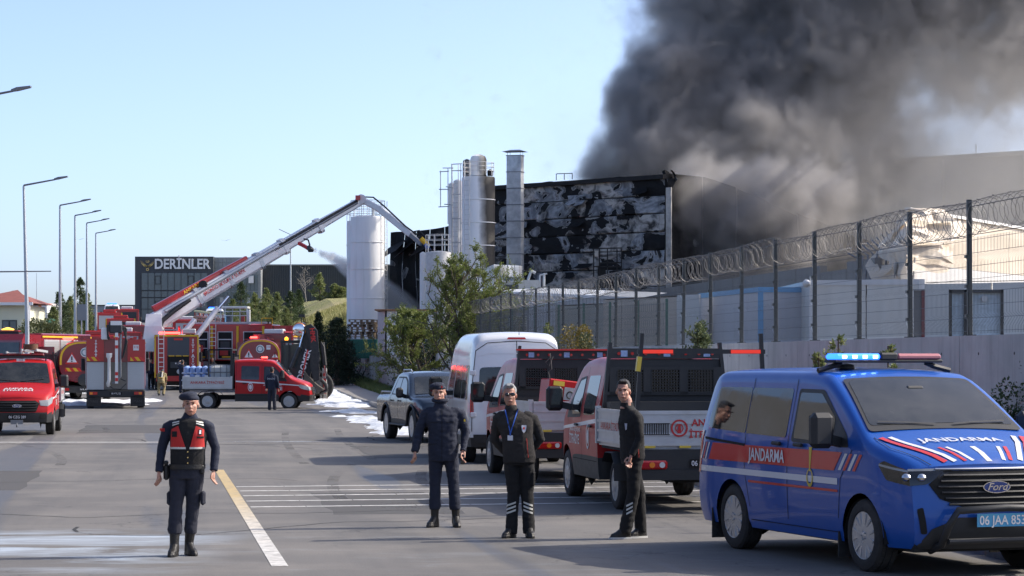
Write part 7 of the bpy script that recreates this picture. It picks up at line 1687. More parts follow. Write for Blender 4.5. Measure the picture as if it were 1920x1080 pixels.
b = MB(); b.box((-.185, -.02, .90), (.06, .09, .17), bev=.02).box((-.185, -.05, 1.0), (.04, .10, .05), bev=.012); b.build('holster', M_LEATHER, G); MB().box((.20, -.05, .93), (.05, .07, .1), bev=.015).build('pouch', M_LEATHER, G)
for x in (-.155, .205): MB().box((x, 0, .62), (.05, .12, .15), bev=.02).build('cargo_pocket', M_CNAVY2, G)
# -- gendarme in a parka
Jp = dict(head=(-.045, -.02, 1.715), neck=(-.03, 0, 1.585), sl=(-.205, 0, 1.47), sr=(.205, 0, 1.47), el=(-.30, .0, 1.19), er=(.29, .04, 1.18), wl=(-.345, -.09, .95), wr=(.26, -.10, .955), hl=(-.08, 0, .96), hr=(.10, 0, .96), kl=(-.095, 0, .54), kr=(.14, 0, .54), al=(-.10, .0, .13), ar=(.165, .02, .13))
G2, f, HM = make_person('gendarme in a long navy parka and beret holding a phone beside the striped road marks', Jp, dict(jacket=M_CNAVY, trousers=M_CNAVY, hem=.83, bulk=1.09, sleeve=1.06, beret=M_CNAVY, boot=.28, cuff=.22, bloused=1, toe=(-.45, .2), fold=.013), loc=(*gxy(830, 988), 0), seed=9)
jk = part(G2, 'jacket'); M_SEAM = mat('darker seam', (.006, .008, .016), .8)
for pl in ([(-.012, .84), (.0, .84), (.0, 1.5), (-.012, 1.5)], [(-.15, 1.315), (-.05, 1.315), (-.05, 1.325), (-.15, 1.325)], [(.05, 1.315), (.15, 1.315), (.15, 1.325), (.05, 1.325)], [(-.18, 1.03), (-.07, 1.05), (-.07, 1.06), (-.18, 1.04)]): ray_patch(G2, 'seam', M_SEAM, pl, jk, .003)
for z in (.95, 1.08, 1.2, 1.32, 1.42): ray_patch(G2, 'button', M_SEAM, [(-.013, z), (.005, z), (.005, z + .014), (-.013, z + .014)], jk, .006)
ray_patch(G2, 'arm_patch', M_DECY, [(.265, 1.33), (.29, 1.33), (.285, 1.36), (.268, 1.36)], jk, .005); MB().box((.255, -.135, .855), (.05, .02, .12), bev=.006).build('phone', M_DARKGLOSS, G2)
MB().tube([( .085 * cos(a) - .03, .085 * sin(a), 1.60 + .01 * sin(a)) for a in np.linspace(0, 2 * pi, 15)], .028, 8).build('collar', M_CNAVY, G2)
MB().box((0, 0, 0), (.02, .006, .026), M=HM @ Matrix.Translation((.035, -.098, .072))).build('cap_badge', M_REDC, G2)
# -- older man with sunglasses
Jo = dict(head=(-.105, -.02, 1.715), neck=(-.085, 0, 1.575), sl=(-.235, 0, 1.455), sr=(.155, .02, 1.455), el=(-.285, .08, 1.16), er=(.265, .10, 1.16), wl=(-.12, .17, .97), wr=(.10, .19, .96), hl=(-.085, 0, .96), hr=(.10, 0, .96), kl=(-.06, 0, .53), kr=(.105, .02, .53), al=(-.085, 0, .10), ar=(.125, 0, .10))
G3, f, HM = make_person('grey haired man in sunglasses and charcoal fleece with blue lanyard, hands behind his back', Jo, dict(jacket=M_CBROWN, trousers=M_CBLACK, hem=.89, bulk=1.10, sleeve=1.05, hair=M_HAIRG, browm=M_HAIRG, boot=.12, cuff=.05, toe=(-.55, .2), fold=.009), loc=(*gxy(972, 1008), 0), seed=15, skin=M_SKIN2, hyaw=.05)
jk = part(G3, 'jacket'); tr = part(G3, 'trousers')
b = MB()
for sg in (-1, 1): b.ball((sg * .032, -.100, .008), (.027, .008, .019), 12, 8, M=HM)
b.box((0, -.104, .014), (.03, .006, .006), M=HM); b.build('sunglasses', M_DARKGLOSS, G3)
ray_patch(G3, 'lanyard', M_LANY, [(-.165, 1.52), (-.150, 1.52), (-.088, 1.24), (-.100, 1.24)], jk, .005); ray_patch(G3, 'lanyard', M_LANY, [(-.01, 1.53), (.005, 1.53), (-.088, 1.24), (-.100, 1.24)], jk, .006)
ray_patch(G3, 'id_card', M_DECW, [(-.128, 1.155), (-.065, 1.155), (-.065, 1.215), (-.128, 1.215)], jk, .010); ray_patch(G3, 'id_card_clip', M_LANY, [(-.104, 1.21), (-.088, 1.21), (-.088, 1.25), (-.104, 1.25)], jk, .012)
ray_patch(G3, 'chest_emblem', mat('star emblem', (.45, .48, .56), .6, var=.3, scale=40), round_poly([(.035, 1.335), (.095, 1.335), (.09, 1.27), (.065, 1.24), (.04, 1.27)], .01), jk, .006)
ray_patch(G3, 'emblem_centre', M_REDC, [(.055, 1.285), (.075, 1.285), (.075, 1.31), (.055, 1.31)], jk, .009); ray_patch(G3, 'piping', M_REDC, [(.115, .95), (.121, .95), (.10, 1.18), (.095, 1.18)], jk, .004)
for cx, k in ((-.085, 1), (.115, -1)):
    for i in range(3): z = .30 + i * .045; ray_patch(G3, 'reflective_stripe', M_REFL, [(cx - .055, z - k * .02), (cx + .055, z + k * .02), (cx + .055, z + .022 + k * .02), (cx - .055, z + .022 - k * .02)], tr, .005)
MB().box((.175, -.02, .70), (.05, .13, .18), bev=.02).build('cargo_pocket', M_CBLACK, G3)
# -- young man in profile, looking at the camera
Jy = dict(head=(-.085, -.02, 1.765), neck=(-.045, 0, 1.63), sl=(-.04, .13, 1.50), sr=(.05, -.14, 1.49), el=(.0, .15, 1.2), er=(.105, -.17, 1.19), wl=(.03, .16, 1.0), wr=(.0, -.20, .985), hl=(.0, .07, .98), hr=(.05, -.06, .98), kl=(.10, .08, .54), kr=(.035, -.08, .54), al=(.13, .10, .12), ar=(-.07, -.08, .12))
G4, f, HM = make_person('young dark haired man in black turned sideways with white soled trainers', Jy, dict(jacket=M_CBLACK, trousers=M_CBLACK, hem=.93, bulk=.97, sleeve=.95, hair=M_HAIRB, boot=.12, cuff=.07, sole=1, toe=(-.95, -1.25), fold=.008), loc=(*gxy(1182, 1010), 0), seed=23, yaw=-1.05, hyaw=-.12)
jk = part(G4, 'jacket'); tr = part(G4, 'trousers')
ray_patch(G4, 'chest_emblem', mat('star emblem small', (.40, .43, .52), .6, var=.3, scale=40), [(-.075, 1.36), (-.045, 1.36), (-.05, 1.29), (-.065, 1.28)], jk, .006); ray_patch(G4, 'piping', M_REDC, [(.09, .96), (.096, .96), (.09, 1.06), (.086, 1.06)], jk, .004)
for i in range(3): z = .31 + i * .045; ray_patch(G4, 'reflective_stripe', M_REFL, [(-.055, z - .02), (.02, z + .02), (.02, z + .042), (-.055, z + .002)], tr, .005)
# -- crowd: low detail figures with their own clothes
def stander(label, px, py, Y, hpx=None, jacket=M_CBLACK, trousers=M_CBLACK, v=0, rz=0, head=None, z=None, group=None, hgt=1.75):
    base = CROWD[v % len(CROWD)]; c = copy_tree(base, label=label, group=group)
    zz = zr(Y) if z is None else z; c.location = ((px - 960) * Y / F, Y, zz); c.rotation_euler = (0, 0, rz); s = hgt / 1.78; c.scale = (s, s, s)
    for k in kids(c):
        nm = k.name.split('.')[0]; mm = {'jacket': jacket, 'trousers': trousers}.get(nm)
        if nm in ('hair', 'beret') and head: mm = head
        if mm: k.material_slots[0].link = 'OBJECT'; k.material_slots[0].material = mm
    return c
CROWD = []
Js = dict(head=(0, 0, 1.66), neck=(0, 0, 1.52), sl=(-.19, 0, 1.42), sr=(.19, 0, 1.42), el=(-.25, .03, 1.14), er=(.25, .03, 1.14), wl=(-.25, -.06, .90), wr=(.25, -.06, .90), hl=(-.09, 0, .92), hr=(.09, 0, .92), kl=(-.10, 0, .5), kr=(.10, 0, .5), al=(-.11, 0, .1), ar=(.11, 0, .1))
for i, upd in enumerate(({}, dict(er=(.24, -.1, 1.18), wr=(.02, -.22, 1.2), kl=(-.1, .03, .5), kr=(.13, -.02, .5)), dict(el=(-.3, .08, 1.18), wl=(-.12, -.08, 1.0), head=(.03, -.02, 1.66)), dict(er=(.28, -.16, 1.5), wr=(.2, -.3, 1.68)),
                         dict(head=(0, -.42, 1.22), neck=(0, -.32, 1.18), sl=(-.19, -.26, 1.12), sr=(.19, -.26, 1.12), el=(-.22, -.32, .85), er=(.22, -.32, .85), wl=(-.18, -.45, .66), wr=(.18, -.45, .66), hl=(-.09, .0, .72), hr=(.09, .0, .72), kl=(-.15, -.15, .42), kr=(.15, -.15, .42)))):
    J = dict(Js); J.update(upd); q, f, HM = make_person('man in dark clothes standing', J, dict(jacket=M_CBLACK, trousers=M_CBLACK, hem=.86 if i < 4 else .68, hair=M_HAIRB, fold=.008, boot=.12), vox=.022, simple=True, loc=(0, 0, 0), seed=40 + i); CROWD.append(q)
# ================================================================== fire engines and plant up the street
M_FRED = mat('engine red', (.42, .012, .012), .34, coat=.6, var=.08, scale=.5, dirt=.15, dirtcol=(.2, .05, .04)); M_MAROON = mat('maroon engine paint', (.20, .014, .022), .3, coat=.9, var=.08, scale=.5)
M_SHUT = mat('aluminium roller shutter', (.46, .48, .49), .4, metal=.4, var=.06); M_YEL = mat('yellow marking', (.70, .42, .02), .5); M_EWHITE = mat('engine white', (.72, .73, .73), .4, coat=.4, var=.05, dirt=.1)
M_CTRL = mat('control panel', (.03, .032, .036), .4); M_HOSE = mat('black hose', (.012, .012, .013), .6)
def hazard(T, x, y0, y1, z0, z1, n=6, name='hazard_stripe', sg=-1):
    w_ = (y1 - y0) / n
    for i in range(n):
        a = y0 + i * w_; b = MB(); k = (z1 - z0) * .8
        pts = [(a, z0), (a + w_, z0), (min(a + w_ + k, y1), z1), (min(a + k, y1), z1)]
        b.prism(pts, x, x + sg * .012, 'x'); b.build(name, M_YEL if i % 2 else M_DECR, T)
def vtext(T, txt, x, y, z, s, dz, sg=-1, m=None):
    for i, ch in enumerate(txt): lettering(ch, s, frame((x, y, z - i * dz), (0, sg, 0), (0, 0, 1)), m or M_DECW, T, 'letter', bold=.03)
def shutter(T, x0, x1, y, z0, z1, sg):
    f = MB().b2(x0, x1, y, y + sg * .02, z0, z1).build('shutter_frame', M_ALU, T); n = max(3, int((z1 - z0) / .1)); b = MB()
    for i in range(n): z = lerp(z0 + .04, z1 - .04, (i + .5) / n); b.b2(x0 + .04, x1 - .04, y + sg * .02, y + sg * .032, z - .042, z + .042)
    b.build('shutter_slat', M_SHUT, f, kind='stuff')
def engine(label, px, Y, hx, hy, h=3.0, L=7.2, w=2.5, m=None, cab=2.2, group='red fire engines crowding the street', dz=0, shut=3, name='fire_engine', cabm=None, bodyz=.85):
    m = m or M_FRED; T = thing(name, label, 'fire engine', ((px - 960) * Y / F, Y, zr(Y) + dz), atan2(hy, hx), group); hw = w / 2
    MB().b2(0, L - .3, -hw * .75, hw * .75, .5, .85).build('chassis', M_UNDER, T)
    if L - cab > .4: MB().b2(0, L - cab - .08, -hw, hw, bodyz, h, bev=.05).build('body', m, T)
    c = MB(); x0, x1 = L - cab, L; c.loft([[(x0, y, .55), (x1, y, .55), (x1 + .05, y, 1.3), (x1 - .12, y, h - .35), (x1 - .35, y, h - .08), (x0, y, h - .08)] for y in (-hw, -hw + .08, hw - .08, hw)], smooth=False); c.build('cab', cabm or m, T)
    MB().prism([(x1 - .0, 1.45), (x1 + .055, 1.45), (x1 - .07, h - .45), (x1 - .13, h - .45)], -hw + .12, hw - .12, 'y').build('windscreen', M_GLASS, T); MB().b2(x1 + .02, x1 + .10, -hw + .05, hw - .05, .5, .85).build('bumper', M_EWHITE, T)
    for sg in (1, -1):
        MB().b2(x1 - .95, x1 - .25, sg * hw, sg * (hw + .012), 1.5, h - .5).build('window', M_GLASS, T); MB().b2(x1 - 1.85, x1 - 1.15, sg * hw, sg * (hw + .012), 1.5, h - .5).build('window', M_GLASS, T)
        MB().b2(x1 + .03, x1 + .09, sg * (hw - .4), sg * (hw - .12), .95, 1.15).build('headlight', M_LENS, T); MB().b2(x1 - .1, x1 + .1, sg * (hw + .12), sg * (hw + .3), 1.6, 2.2, bev=.04).build('mirror', M_BLK, T)
        if shut and L - cab > 1:
            wd = (L - cab - .3) / shut
            for i in range(shut): shutter(T, .12 + i * wd, .02 + (i + 1) * wd, sg * hw, bodyz + .15 if i != 1 or shut < 3 else bodyz + .55, h - .3, sg)
            MB().b2(.05, L - cab - .1, sg * (hw + .002), sg * (hw + .02), h - .2, h - .12).build('yellow_line', M_YEL, T)
        for x in (1.5, L - 1.2): wheel(T, x, sg * (hw - .17), .5, .3, 'steel')
    bq = MB().b2(L - .9, L - .5, -.9, .9, h - .05, h + .03).build('beacon_base', M_BLK, T); MB().b2(L - .85, L - .55, -.85, .85, h + .03, h + .13, bev=.03).build('beacon', M_BLUELIT if group == 'x' else M_REDOFF, bq); return T
# 1 rear of the boom engine in the middle of the road
E1 = engine('fire engine from behind with folded nozzle boom and two silver shutters', 217, 104, -.166, 1, h=3.0, m=M_MAROON, dz=-.02)
for sg in (1, -1):
    o_ = MB().b2(-.03, 0, sg * .5, sg * 1.23, .84, 2.02).build('shutter_frame', M_ALU, E1); b = MB()
    for i in range(11): b.b2(-.045, -.03, sg * .55, sg * 1.18, .90 + i * .1, .985 + i * .1)
    b.build('shutter_slat', M_SHUT, o_, kind='stuff')
    MB().prism([(sg * .5, 2.05), (sg * 1.24, 2.05), (sg * 1.24, 3.0), (sg * .5, 3.0)], -.16, .0, 'x').build('upper_panel', M_FRED, E1)
    hazard(E1, -.162, (.5 if sg < 0 else .62) * (1 if sg > 0 else 1) if sg > 0 else -1.22, 1.22 if sg > 0 else -.62, 2.07, 2.24, 4)
    MB().b2(-.2, -.05, sg * .62, sg * 1.24, 0.12, .5).build('mud_flap', M_RUBBER, E1); lettering('MAN', .16, frame((-.21, sg * .93, .33), (0, -1, 0), (0, 0, 1)), mat('faded flap print', (.07, .07, .07), .8), E1)
    l = MB().b2(-.30, -.2, sg * .78, sg * 1.12, .62, .74).build('tail_lamp', M_REDL, E1); MB().b2(-.305, -.301, sg * .98, sg * 1.10, .63, .73).build('indicator', M_ORL, l)
MB().b2(-.2, .1, -1.24, 1.24, .52, .80, bev=.02).build('rear_bumper', M_BLK, E1); MB().b2(-.02, .02, -.48, .48, .84, 2.02).build('pump_bay', mat('grey pump bay', (.18, .175, .16), .7, dirt=.5), E1)
MB().b2(-.03, -.02, -.48, .48, 2.02, 3.0).build('centre_panel', M_MAROON, E1); plate(E1, '06 VYL 52', frame((-.215, 0, .67), (0, -1, 0), (0, 0, 1)), .52, .11, M_DECW, M_UNDER)
vtext(E1, 'İTFAİYE', -.165, .84, 2.86, .17, .115); MB().b2(-.172, -.16, -.98, -.74, 2.52, 2.76).build('number_sign', M_DECW, E1); lettering('112', .14, frame((-.175, -.86, 2.66), (0, -1, 0), (0, 0, 1)), M_REDTX, E1, bold=.02)
b = MB(); b.b2(-.38, -.28, -.10, .03, 1.1, 3.35); b.build('boom_column', M_EWHITE, E1)
for z in (2.95, 2.6, 1.45, 1.2): MB().b2(-.39, -.375, -.095, .025, z, z + .14).build('red_band', M_DECR, E1)
MB().tube([(-.35, .28, 2.4), (-.35, .28, 2.25), (-.35, .28, 2.15), (-.35, .28, 1.25), (-.3, .32, 1.1), (-.2, .3, 1.0)], [.13, .13, .07, .075, .08, .08], 12).build('nozzle_pipe', M_EWHITE, E1)
MB().tube([(-.3, -.22, 3.2), (-.33, -.2, 2.9), (-.33, -.2, 1.4), (-.3, -.05, 1.2), (-.3, .15, 1.1)], .045, 8).build('grey_pipe', M_GALVD, E1)
b = MB(); b.b2(-.4, .25, -.28, .28, 3.25, 3.7, bev=.05); b.build('pump_head', M_CTRL, E1); MB().b2(-.42, -.2, -.26, .22, 3.6, 3.78).build('head_cover', M_EWHITE, E1); MB().b2(-.3, .4, .3, .62, 2.98, 3.5, bev=.04).build('white_box', M_EWHITE, E1)
for k in range(4): MB().tube([(-.35, -.3 - k * .03, 2.2 + k * .1), (-.4, -.42 - k * .02, 2.9), (-.3, -.45 + k * .06, 3.45 + k * .04), (-.3, -.25, 3.6)], .035, 6).build('hose_loop', M_HOSE, E1)
for k in range(2): MB().tube([(-.35, .26 + k * .06, 3.0), (-.4, .34, 3.2), (-.38, .32 + k * .05, 3.6), (-.35, .2, 3.6)], .035, 6).build('hose_loop', M_HOSE, E1)
b = MB(); b.tube([(-.25, .35, 1.05), (-.3, .1, .88), (-.28, -.2, .86), (-.3, -.45, 1.1)], .02, 5).beam((-.2, -.42, 1.2), (-.2, -.2, 1.3), .03, .05); b.build('valve_pipe', M_CTRL, E1)
for k in range(3): MB().b2(.5 + k * .2, 3.5, -.9 + k * .3, -.75 + k * .3, 3.03, 3.12 + k * .04).build('roof_gear', (M_FRED, M_ALU, M_REDL)[k], E1)
# 2 pump engine with yellow edges
E2 = engine('fire engine seen from behind with yellow edging, white ladder and an open pump panel', 331, 138, -.142, 1, h=3.15, dz=.02)
for (y0, y1, z0, z1) in ((1.17, 1.25, .7, 3.15), (-1.25, -1.17, .7, 3.15), (-1.25, 1.25, 3.05, 3.15)): MB().b2(-.06, 0, y0, y1, z0, z1).build('yellow_edge', M_YEL, E2)
MB().b2(-.04, 0, -.72, .52, 1.95, 3.0).build('raised_hatch', mat('dark grey hatch', (.055, .062, .072), .5), E2); MB().b2(-.03, 0, -.72, .52, .8, 1.95).build('pump_recess', M_UNDER, E2)
MB().b2(-.08, -.03, -.6, .35, 1.25, 1.6).build('control_panel', M_CTRL, E2)
for k in range(3): MB().b2(-.06, -.04, -.68 + k * .4, -.35 + k * .4, 1.92, 1.97).build('yellow_strip', M_YEL, E2); MB().cyl((-.08, -.2 + k * .12, 1.52), (-.10, -.2 + k * .12, 1.52), .04, 10).build('gauge', M_DECW, E2)
MB().lathe([(.14, 0), (.14, -.06), (.02, -.08)], 14, c=(-.06, -.15, 1.05), ax='x').build('inlet', M_ALU, E2); MB().b2(-.06, -.04, -.35, .15, 2.84, 2.95).build('logo_sticker', M_DECR, E2)
vtext(E2, 'İTFAİYE', -.03, -.93, 2.75, .27, .27); lad = MB()
for y in (1.02, .72): MB().b2(-.16, -.10, y - .02, y + .02, .9, 3.3).build('ladder_rail', M_EWHITE, E2)
for i in range(9): MB().b2(-.15, -.11, .72, 1.02, 1.05 + i * .26, 1.09 + i * .26).build('ladder_rung', M_EWHITE, E2)
MB().b2(-.05, 0, -1.15, 1.15, .5, .8).build('rear_bumper', M_FRED, E2)
b = MB().b2(.1, .5, -.2, 1.0, 3.2, 3.32, bev=.03); b.build('lit_beacon', M_REDLIT, E2); MB().b2(.2, 1.2, -1.1, -.3, 3.2, 3.5, bev=.05).build('roof_box', M_ALU, E2); MB().tube([(.4, -.2, 3.2), (.4, -.15, 3.45), (.1, -.15, 3.6)], .07, 8).build('monitor', M_REDL, E2)
# 3 aerial platform: turret, telescopic boom, second arm, cage, nozzle
AP = engine('aerial platform truck with its long white boom raised towards the burning hall', 318, 146, -.05, 1, h=2.6, L=10, group='red fire engines crowding the street', name='aerial_platform_truck')
inv = AP.matrix_basis.inverted(); q_ = lambda px, py, Y: inv @ P(px, py, Y)
def boomsec(a, e, wa, we, ha, he, m, nm, parent=AP):
    a = Vector(a); e = Vector(e); t = (e - a).normalized(); s = t.cross(Vector((0, 0, 1))).normalized(); u = s.cross(t).normalized()
    r = lambda p, w_, h: [p + s * x * w_ / 2 + u * y * h / 2 for x, y in ((-1, -.7), (-.75, -1), (.75, -1), (1, -.7), (1, .7), (.75, 1), (-.75, 1), (-1, .7))]
    return MB().loft([r(a, wa, ha), r(e, we, he)], smooth=False).build(nm, m, parent)
M_BOOM = mat('boom white grey', (.62, .63, .65), .35, metal=.1, coat=.3, var=.08, dirt=.25, dirtcol=(.34, .33, .31))
B0, B1 = (292, 603, 143), (678, 376, 150)
def bp(t, dy=0.0, dx=0.0): return q_(lerp(B0[0], B1[0], t) + dx, lerp(B0[1], B1[1], t) + dy, lerp(B0[2], B1[2], t))
MB().b2(0, 0, 0, 0, 0, 0)
tb = q_(290, 640, 143); tt = q_(290, 600, 143); MB().loft([[tb + Vector(v_) for v_ in ((-.9, -.7, -.6), (.9, -.7, -.6), (.9, .7, -.6), (-.9, .7, -.6))], [tb.lerp(tt, .7) + Vector(v_) for v_ in ((-.8, -.5, 0), (.6, -.5, 0), (.6, .5, 0), (-.8, .5, 0))], [tt + Vector(v_) for v_ in ((-.5, -.45, .35), (.4, -.45, .35), (.4, .45, .35), (-.5, .45, .35))]], smooth=False).build('turret', M_EWHITE, AP)
s1 = boomsec(bp(0), bp(.62), .8, .7, 1.05, .84, M_BOOM, 'boom_section'); boomsec(bp(.58, -1), bp(.80, -1), .62, .6, .75, .66, M_BOOM, 'boom_section'); boomsec(bp(.78, -1), bp(1.0, 0), .5, .48, .60, .46, M_BOOM, 'boom_section')
boomsec(bp(.02, -14, -10), bp(.47, -10, -10), .3, .3, .75, .45, M_FRED, 'rescue_ladder_boom'); boomsec(bp(.12, -20, -8), bp(.45, -15, -6), .08, .08, .12, .12, M_FRED, 'handrail')
boomsec(bp(.45, -12, -6), bp(.72, -9, -4), .05, .05, .08, .06, M_GALVD, 'pull_rod'); MB().cyl(bp(.01, 7, 10), bp(.42, 5, 4), .12, 10).build('cable_tube', M_BOOM, AP)
CW_ = inv.to_3x3() @ Vector((0, -1, 0)); MB().cyl(bp(.05, -7, 0) + CW_ * .45, bp(.6, -5, 0) + CW_ * .40, .13, 8).build('water_pipe', M_GALV, AP); MB().cyl(bp(.58, -2, 0) + CW_ * .36, bp(.98, 0, 0) + CW_ * .28, .09, 8).build('water_pipe', M_GALVD, AP); MB().cyl(bp(.60, -6, 0) + CW_ * .36, bp(.98, -3.5, 0) + CW_ * .28, .10, 6).build('dark_channel', M_HOSE, AP)
MB().tube([bp(.17, -2) + CW_ * .5, bp(.1, 2) + CW_ * .65, bp(.04, 8) + CW_ * .7, bp(.035, 20, -2) + CW_ * .8, bp(.0, 24, 16) + CW_ * .6], .14, 8).build('boom_hose', M_HOSE, AP)
c = bp(.245, -13, -4); MB().cyl(c - CW_ * .4, c + CW_ * .55, .26, 16).build('guide_wheel', M_HOSE, AP)
MB().cyl(q_(362, 640, 143), q_(408, 578, 144), .17, 10).build('lift_cylinder', M_BOOM, AP); MB().cyl(q_(404, 584, 144), q_(428, 556, 144.6), .09, 10).build('piston_rod', M_CHROME, AP)
MB().cyl(q_(330, 640, 142), q_(365, 600, 143), .17, 10).build('lift_cylinder', M_BOOM, AP)
for t_ in (.2, .35, .5, .62, .79): c = bp(t_); a = bp(t_ - .008); e = bp(t_ + .008); k = 1.0 - t_ * .35; boomsec(a, e, .95 * k, .95 * k, 1.28 * k, 1.28 * k, M_GALV if t_ < .6 else M_BOOM, 'collar')
lettering('BRONTO SKYLIFT F 55 RPX', .30, Matrix.Identity(4) @ frame(bp(.34, 4) + (inv.to_3x3() @ Vector((0, -.52, 0))), bp(.5) - bp(.3), inv.to_3x3() @ Vector((-.5, 0, .86))), M_REDTX, AP, bold=.02, xs=.85)
lettering('ANKARA', .3, frame(bp(.2, -17, -8) + (inv.to_3x3() @ Vector((0, -.3, 0))), bp(.5) - bp(.3), inv.to_3x3() @ Vector((-.5, 0, .86))), M_YEL, AP, bold=.02)
K = [(678, 374, 150), (690, 374, 150), (712, 392, 149.5), (735, 412, 149), (770, 440, 148.5), (790, 458, 148)]
kp = [q_(*k) for k in K]; MB().cyl(kp[0] - CW_ * .35, kp[0] + CW_ * .35, .3, 14).build('knuckle', M_BOOM, AP); MB().box(q_(671, 371, 149.6), (.5, .3, .28)).build('knuckle_cover', M_FRED, AP)
boomsec(kp[0], kp[2], .36, .34, .36, .36, M_BOOM, 'fly_arm'); boomsec(kp[2], kp[4], .34, .28, .40, .34, M_BOOM, 'fly_arm'); boomsec(kp[4], kp[5], .26, .24, .28, .24, M_GALVD, 'fly_arm')
MB().tube([q_(678, 369, 150), q_(700, 370, 149.7), q_(722, 388, 149), q_(760, 424, 148.5), q_(782, 440, 148)], .05, 6).build('boom_hose', M_HOSE, AP)
MB().cyl(q_(789, 447, 147.5), q_(804, 462, 147.5), .16, 10).build('yellow_monitor', M_YEL, AP); MB().cyl(q_(797, 458, 147.4), q_(806, 470, 147.3), .12, 8).build('monitor_body', M_BLUE, AP); MB().cyl(q_(803, 466, 147.2), q_(808, 474, 147), .1, 8, r2=.15).build('monitor_nozzle', M_HOSE, AP); MB().tube([q_(776, 434, 147.8), q_(786, 432, 147.8), q_(796, 442, 147.5)], .04, 6).build('cable_loop', M_HOSE, AP)
for k in range(8): c = lerp(kp[2], kp[4], k / 7); MB().box(c, (.06, .42, .08)).build('hose_clip', M_GALVD, AP)
# nozzle half way up the boom
NZ0 = q_(560, 456, 146); NZ1 = q_(588, 470, 145.5); MB().tube([NZ0, q_(570, 461, 145.8), q_(578, 466, 145.6)], .12, 8).build('nozzle_arm', M_FRED, AP); MB().tube([q_(578, 462, 145.6), q_(582, 468, 145.5), NZ1], [.12, .2, .1], 8).build('water_cannon', M_CTRL, AP); MB().tube([q_(570, 448, 145.8), q_(578, 450, 145.6), q_(581, 460, 145.5)], .05, 6).build('cannon_hose', M_HOSE, AP)
# 4 tankers with oval ends
def tanker(label, px, Y, hx, hy, m, group='tank engines with oval ends', w=2.4, zc=1.95, rz_=1.0):
    T = engine(label, px, Y, hx, hy, h=2.9, m=m, L=8, shut=0, group=group, name='water_tanker', bodyz=2.0, cab=2.0)
    for k in list(kids(T)):
        if k.name.startswith('body'): KIDS[T.name].remove(k); bpy.data.objects.remove(k)
    el = [(w / 2 * math.copysign(abs(cos(a)) ** .75, cos(a)), zc + rz_ * math.copysign(abs(sin(a)) ** .8, sin(a))) for a in np.linspace(0, 2 * pi, 33)[:-1]]
    MB().loft([[(-.02, p[0] * .96, zc + (p[1] - zc) * .96) for p in el]] + [[(x, p[0], p[1]) for p in el] for x in (.05, 5.8)]).build('tank', m, T, sharp=50)
    up = [p for p in el if p[1] > zc - .2]; n = len(el)
    a_ = np.linspace(-.1, pi + .1, 27); ring = lambda k: [(w / 2 * k * math.copysign(abs(cos(a)) ** .75, cos(a)), zc + rz_ * k * math.copysign(abs(sin(a)) ** .8, sin(a))) for a in a_]
    r1, r2 = ring(.95), ring(.87); b = MB(); b.add([(-.035, *p) for p in r1] + [(-.035, *p) for p in r2], [(i, i + 1, i + 28, i + 27) for i in range(26)]); b.build('yellow_arc', M_YEL, T)
    for (cy_, s_) in ((w * .24, .42), (-w * .36, .3)):
        t3 = MB().prism([(cy_ - s_ * .75, zc - .1), (cy_ + s_ * .75, zc - .1), (cy_, zc - .1 + s_ * 1.35)], -.05, -.03, 'x').build('warning_triangle', M_DECR, T); MB().prism([(cy_ - s_ * .56, zc - .02), (cy_ + s_ * .56, zc - .02), (cy_, zc - .12 + s_ * 1.15)], -.06, -.05, 'x').build('triangle_face', M_DECW, t3)
        MB().b2(-.068, -.06, cy_ - .03, cy_ + .03, zc + .08, zc + .26).b2(-.068, -.06, cy_ - .03, cy_ + .03, zc + .0, zc + .05).build('exclamation_mark', M_UNDER, t3, kind='stuff')
    hazard(T, -.035, -.9, -.1, zc - .45, zc - .28, 5); hazard(T, -.035, .1, .9, zc - .45, zc - .28, 5)
    MB().cyl((-.03, -.05, zc + .45), (-.05, -.05, zc + .45), .23, 20).build('round_emblem', M_DECW, T); b = MB(); b.tube([(-.06, -.05 + .16 * cos(a), zc + .45 + .16 * sin(a)) for a in np.linspace(0, 2 * pi, 19)], .03, 4); b.build('emblem_ring', mat('grey blue print', (.12, .2, .25), .6), T)
    MB().b2(-.05, -.03, -.62, -.40, zc + .42, zc + .66).build('number_sign', M_DECW, T); lettering('112', .13, frame((-.055, -.51, zc + .56), (0, -1, 0), (0, 0, 1)), M_REDTX, T, bold=.02)
    MB().b2(-.2, .1, -1.15, 1.15, .5, .8).build('rear_bumper', M_BLK, T); b = MB()
    for sg in (1, -1): MB().b2(-.22, -.2, sg * .7, sg * 1.05, .6, .72).build('tail_lamp', M_REDL, T)
    plate(T, '06 BL 4786', frame((-.21, 0, .66), (0, -1, 0), (0, 0, 1)), .5, .11, M_DECW, M_UNDER); MB().lathe([(.3, 0), (.3, -.08), (.24, -.1), (.05, -.1)], 16, c=(-.05, 0, 1.1), ax='x').build('pump_wheel', M_CTRL, T)
    for y in (-.5, .0, .5): MB().cyl((.5, y, zc + rz_ + .06), (5, y, zc + rz_ + .06), .05, 6).build('roof_rail', M_REDL, T)
    MB().b2(.6, 1.2, -.3, .3, zc + rz_, zc + rz_ + .25).build('hatch', m, T); return T
TA = tanker('tank engine at left with yellow arc and triangle, half hidden by the central engine', 158, 114, -.178, 1, M_MAROON)
TB = tanker('maroon tank engine behind the side on truck cab, with white round emblem', 486, 134, -.108, 1, M_MAROON)
MB().b2(.3, .6, .1, .5, 3.0, 3.1, bev=.03).build('lit_beacon', M_REDLIT, TB); MB().b2(.3, .6, .5, 1.0, 3.0, 3.1, bev=.03).build('lit_beacon', M_REDLIT, TA)
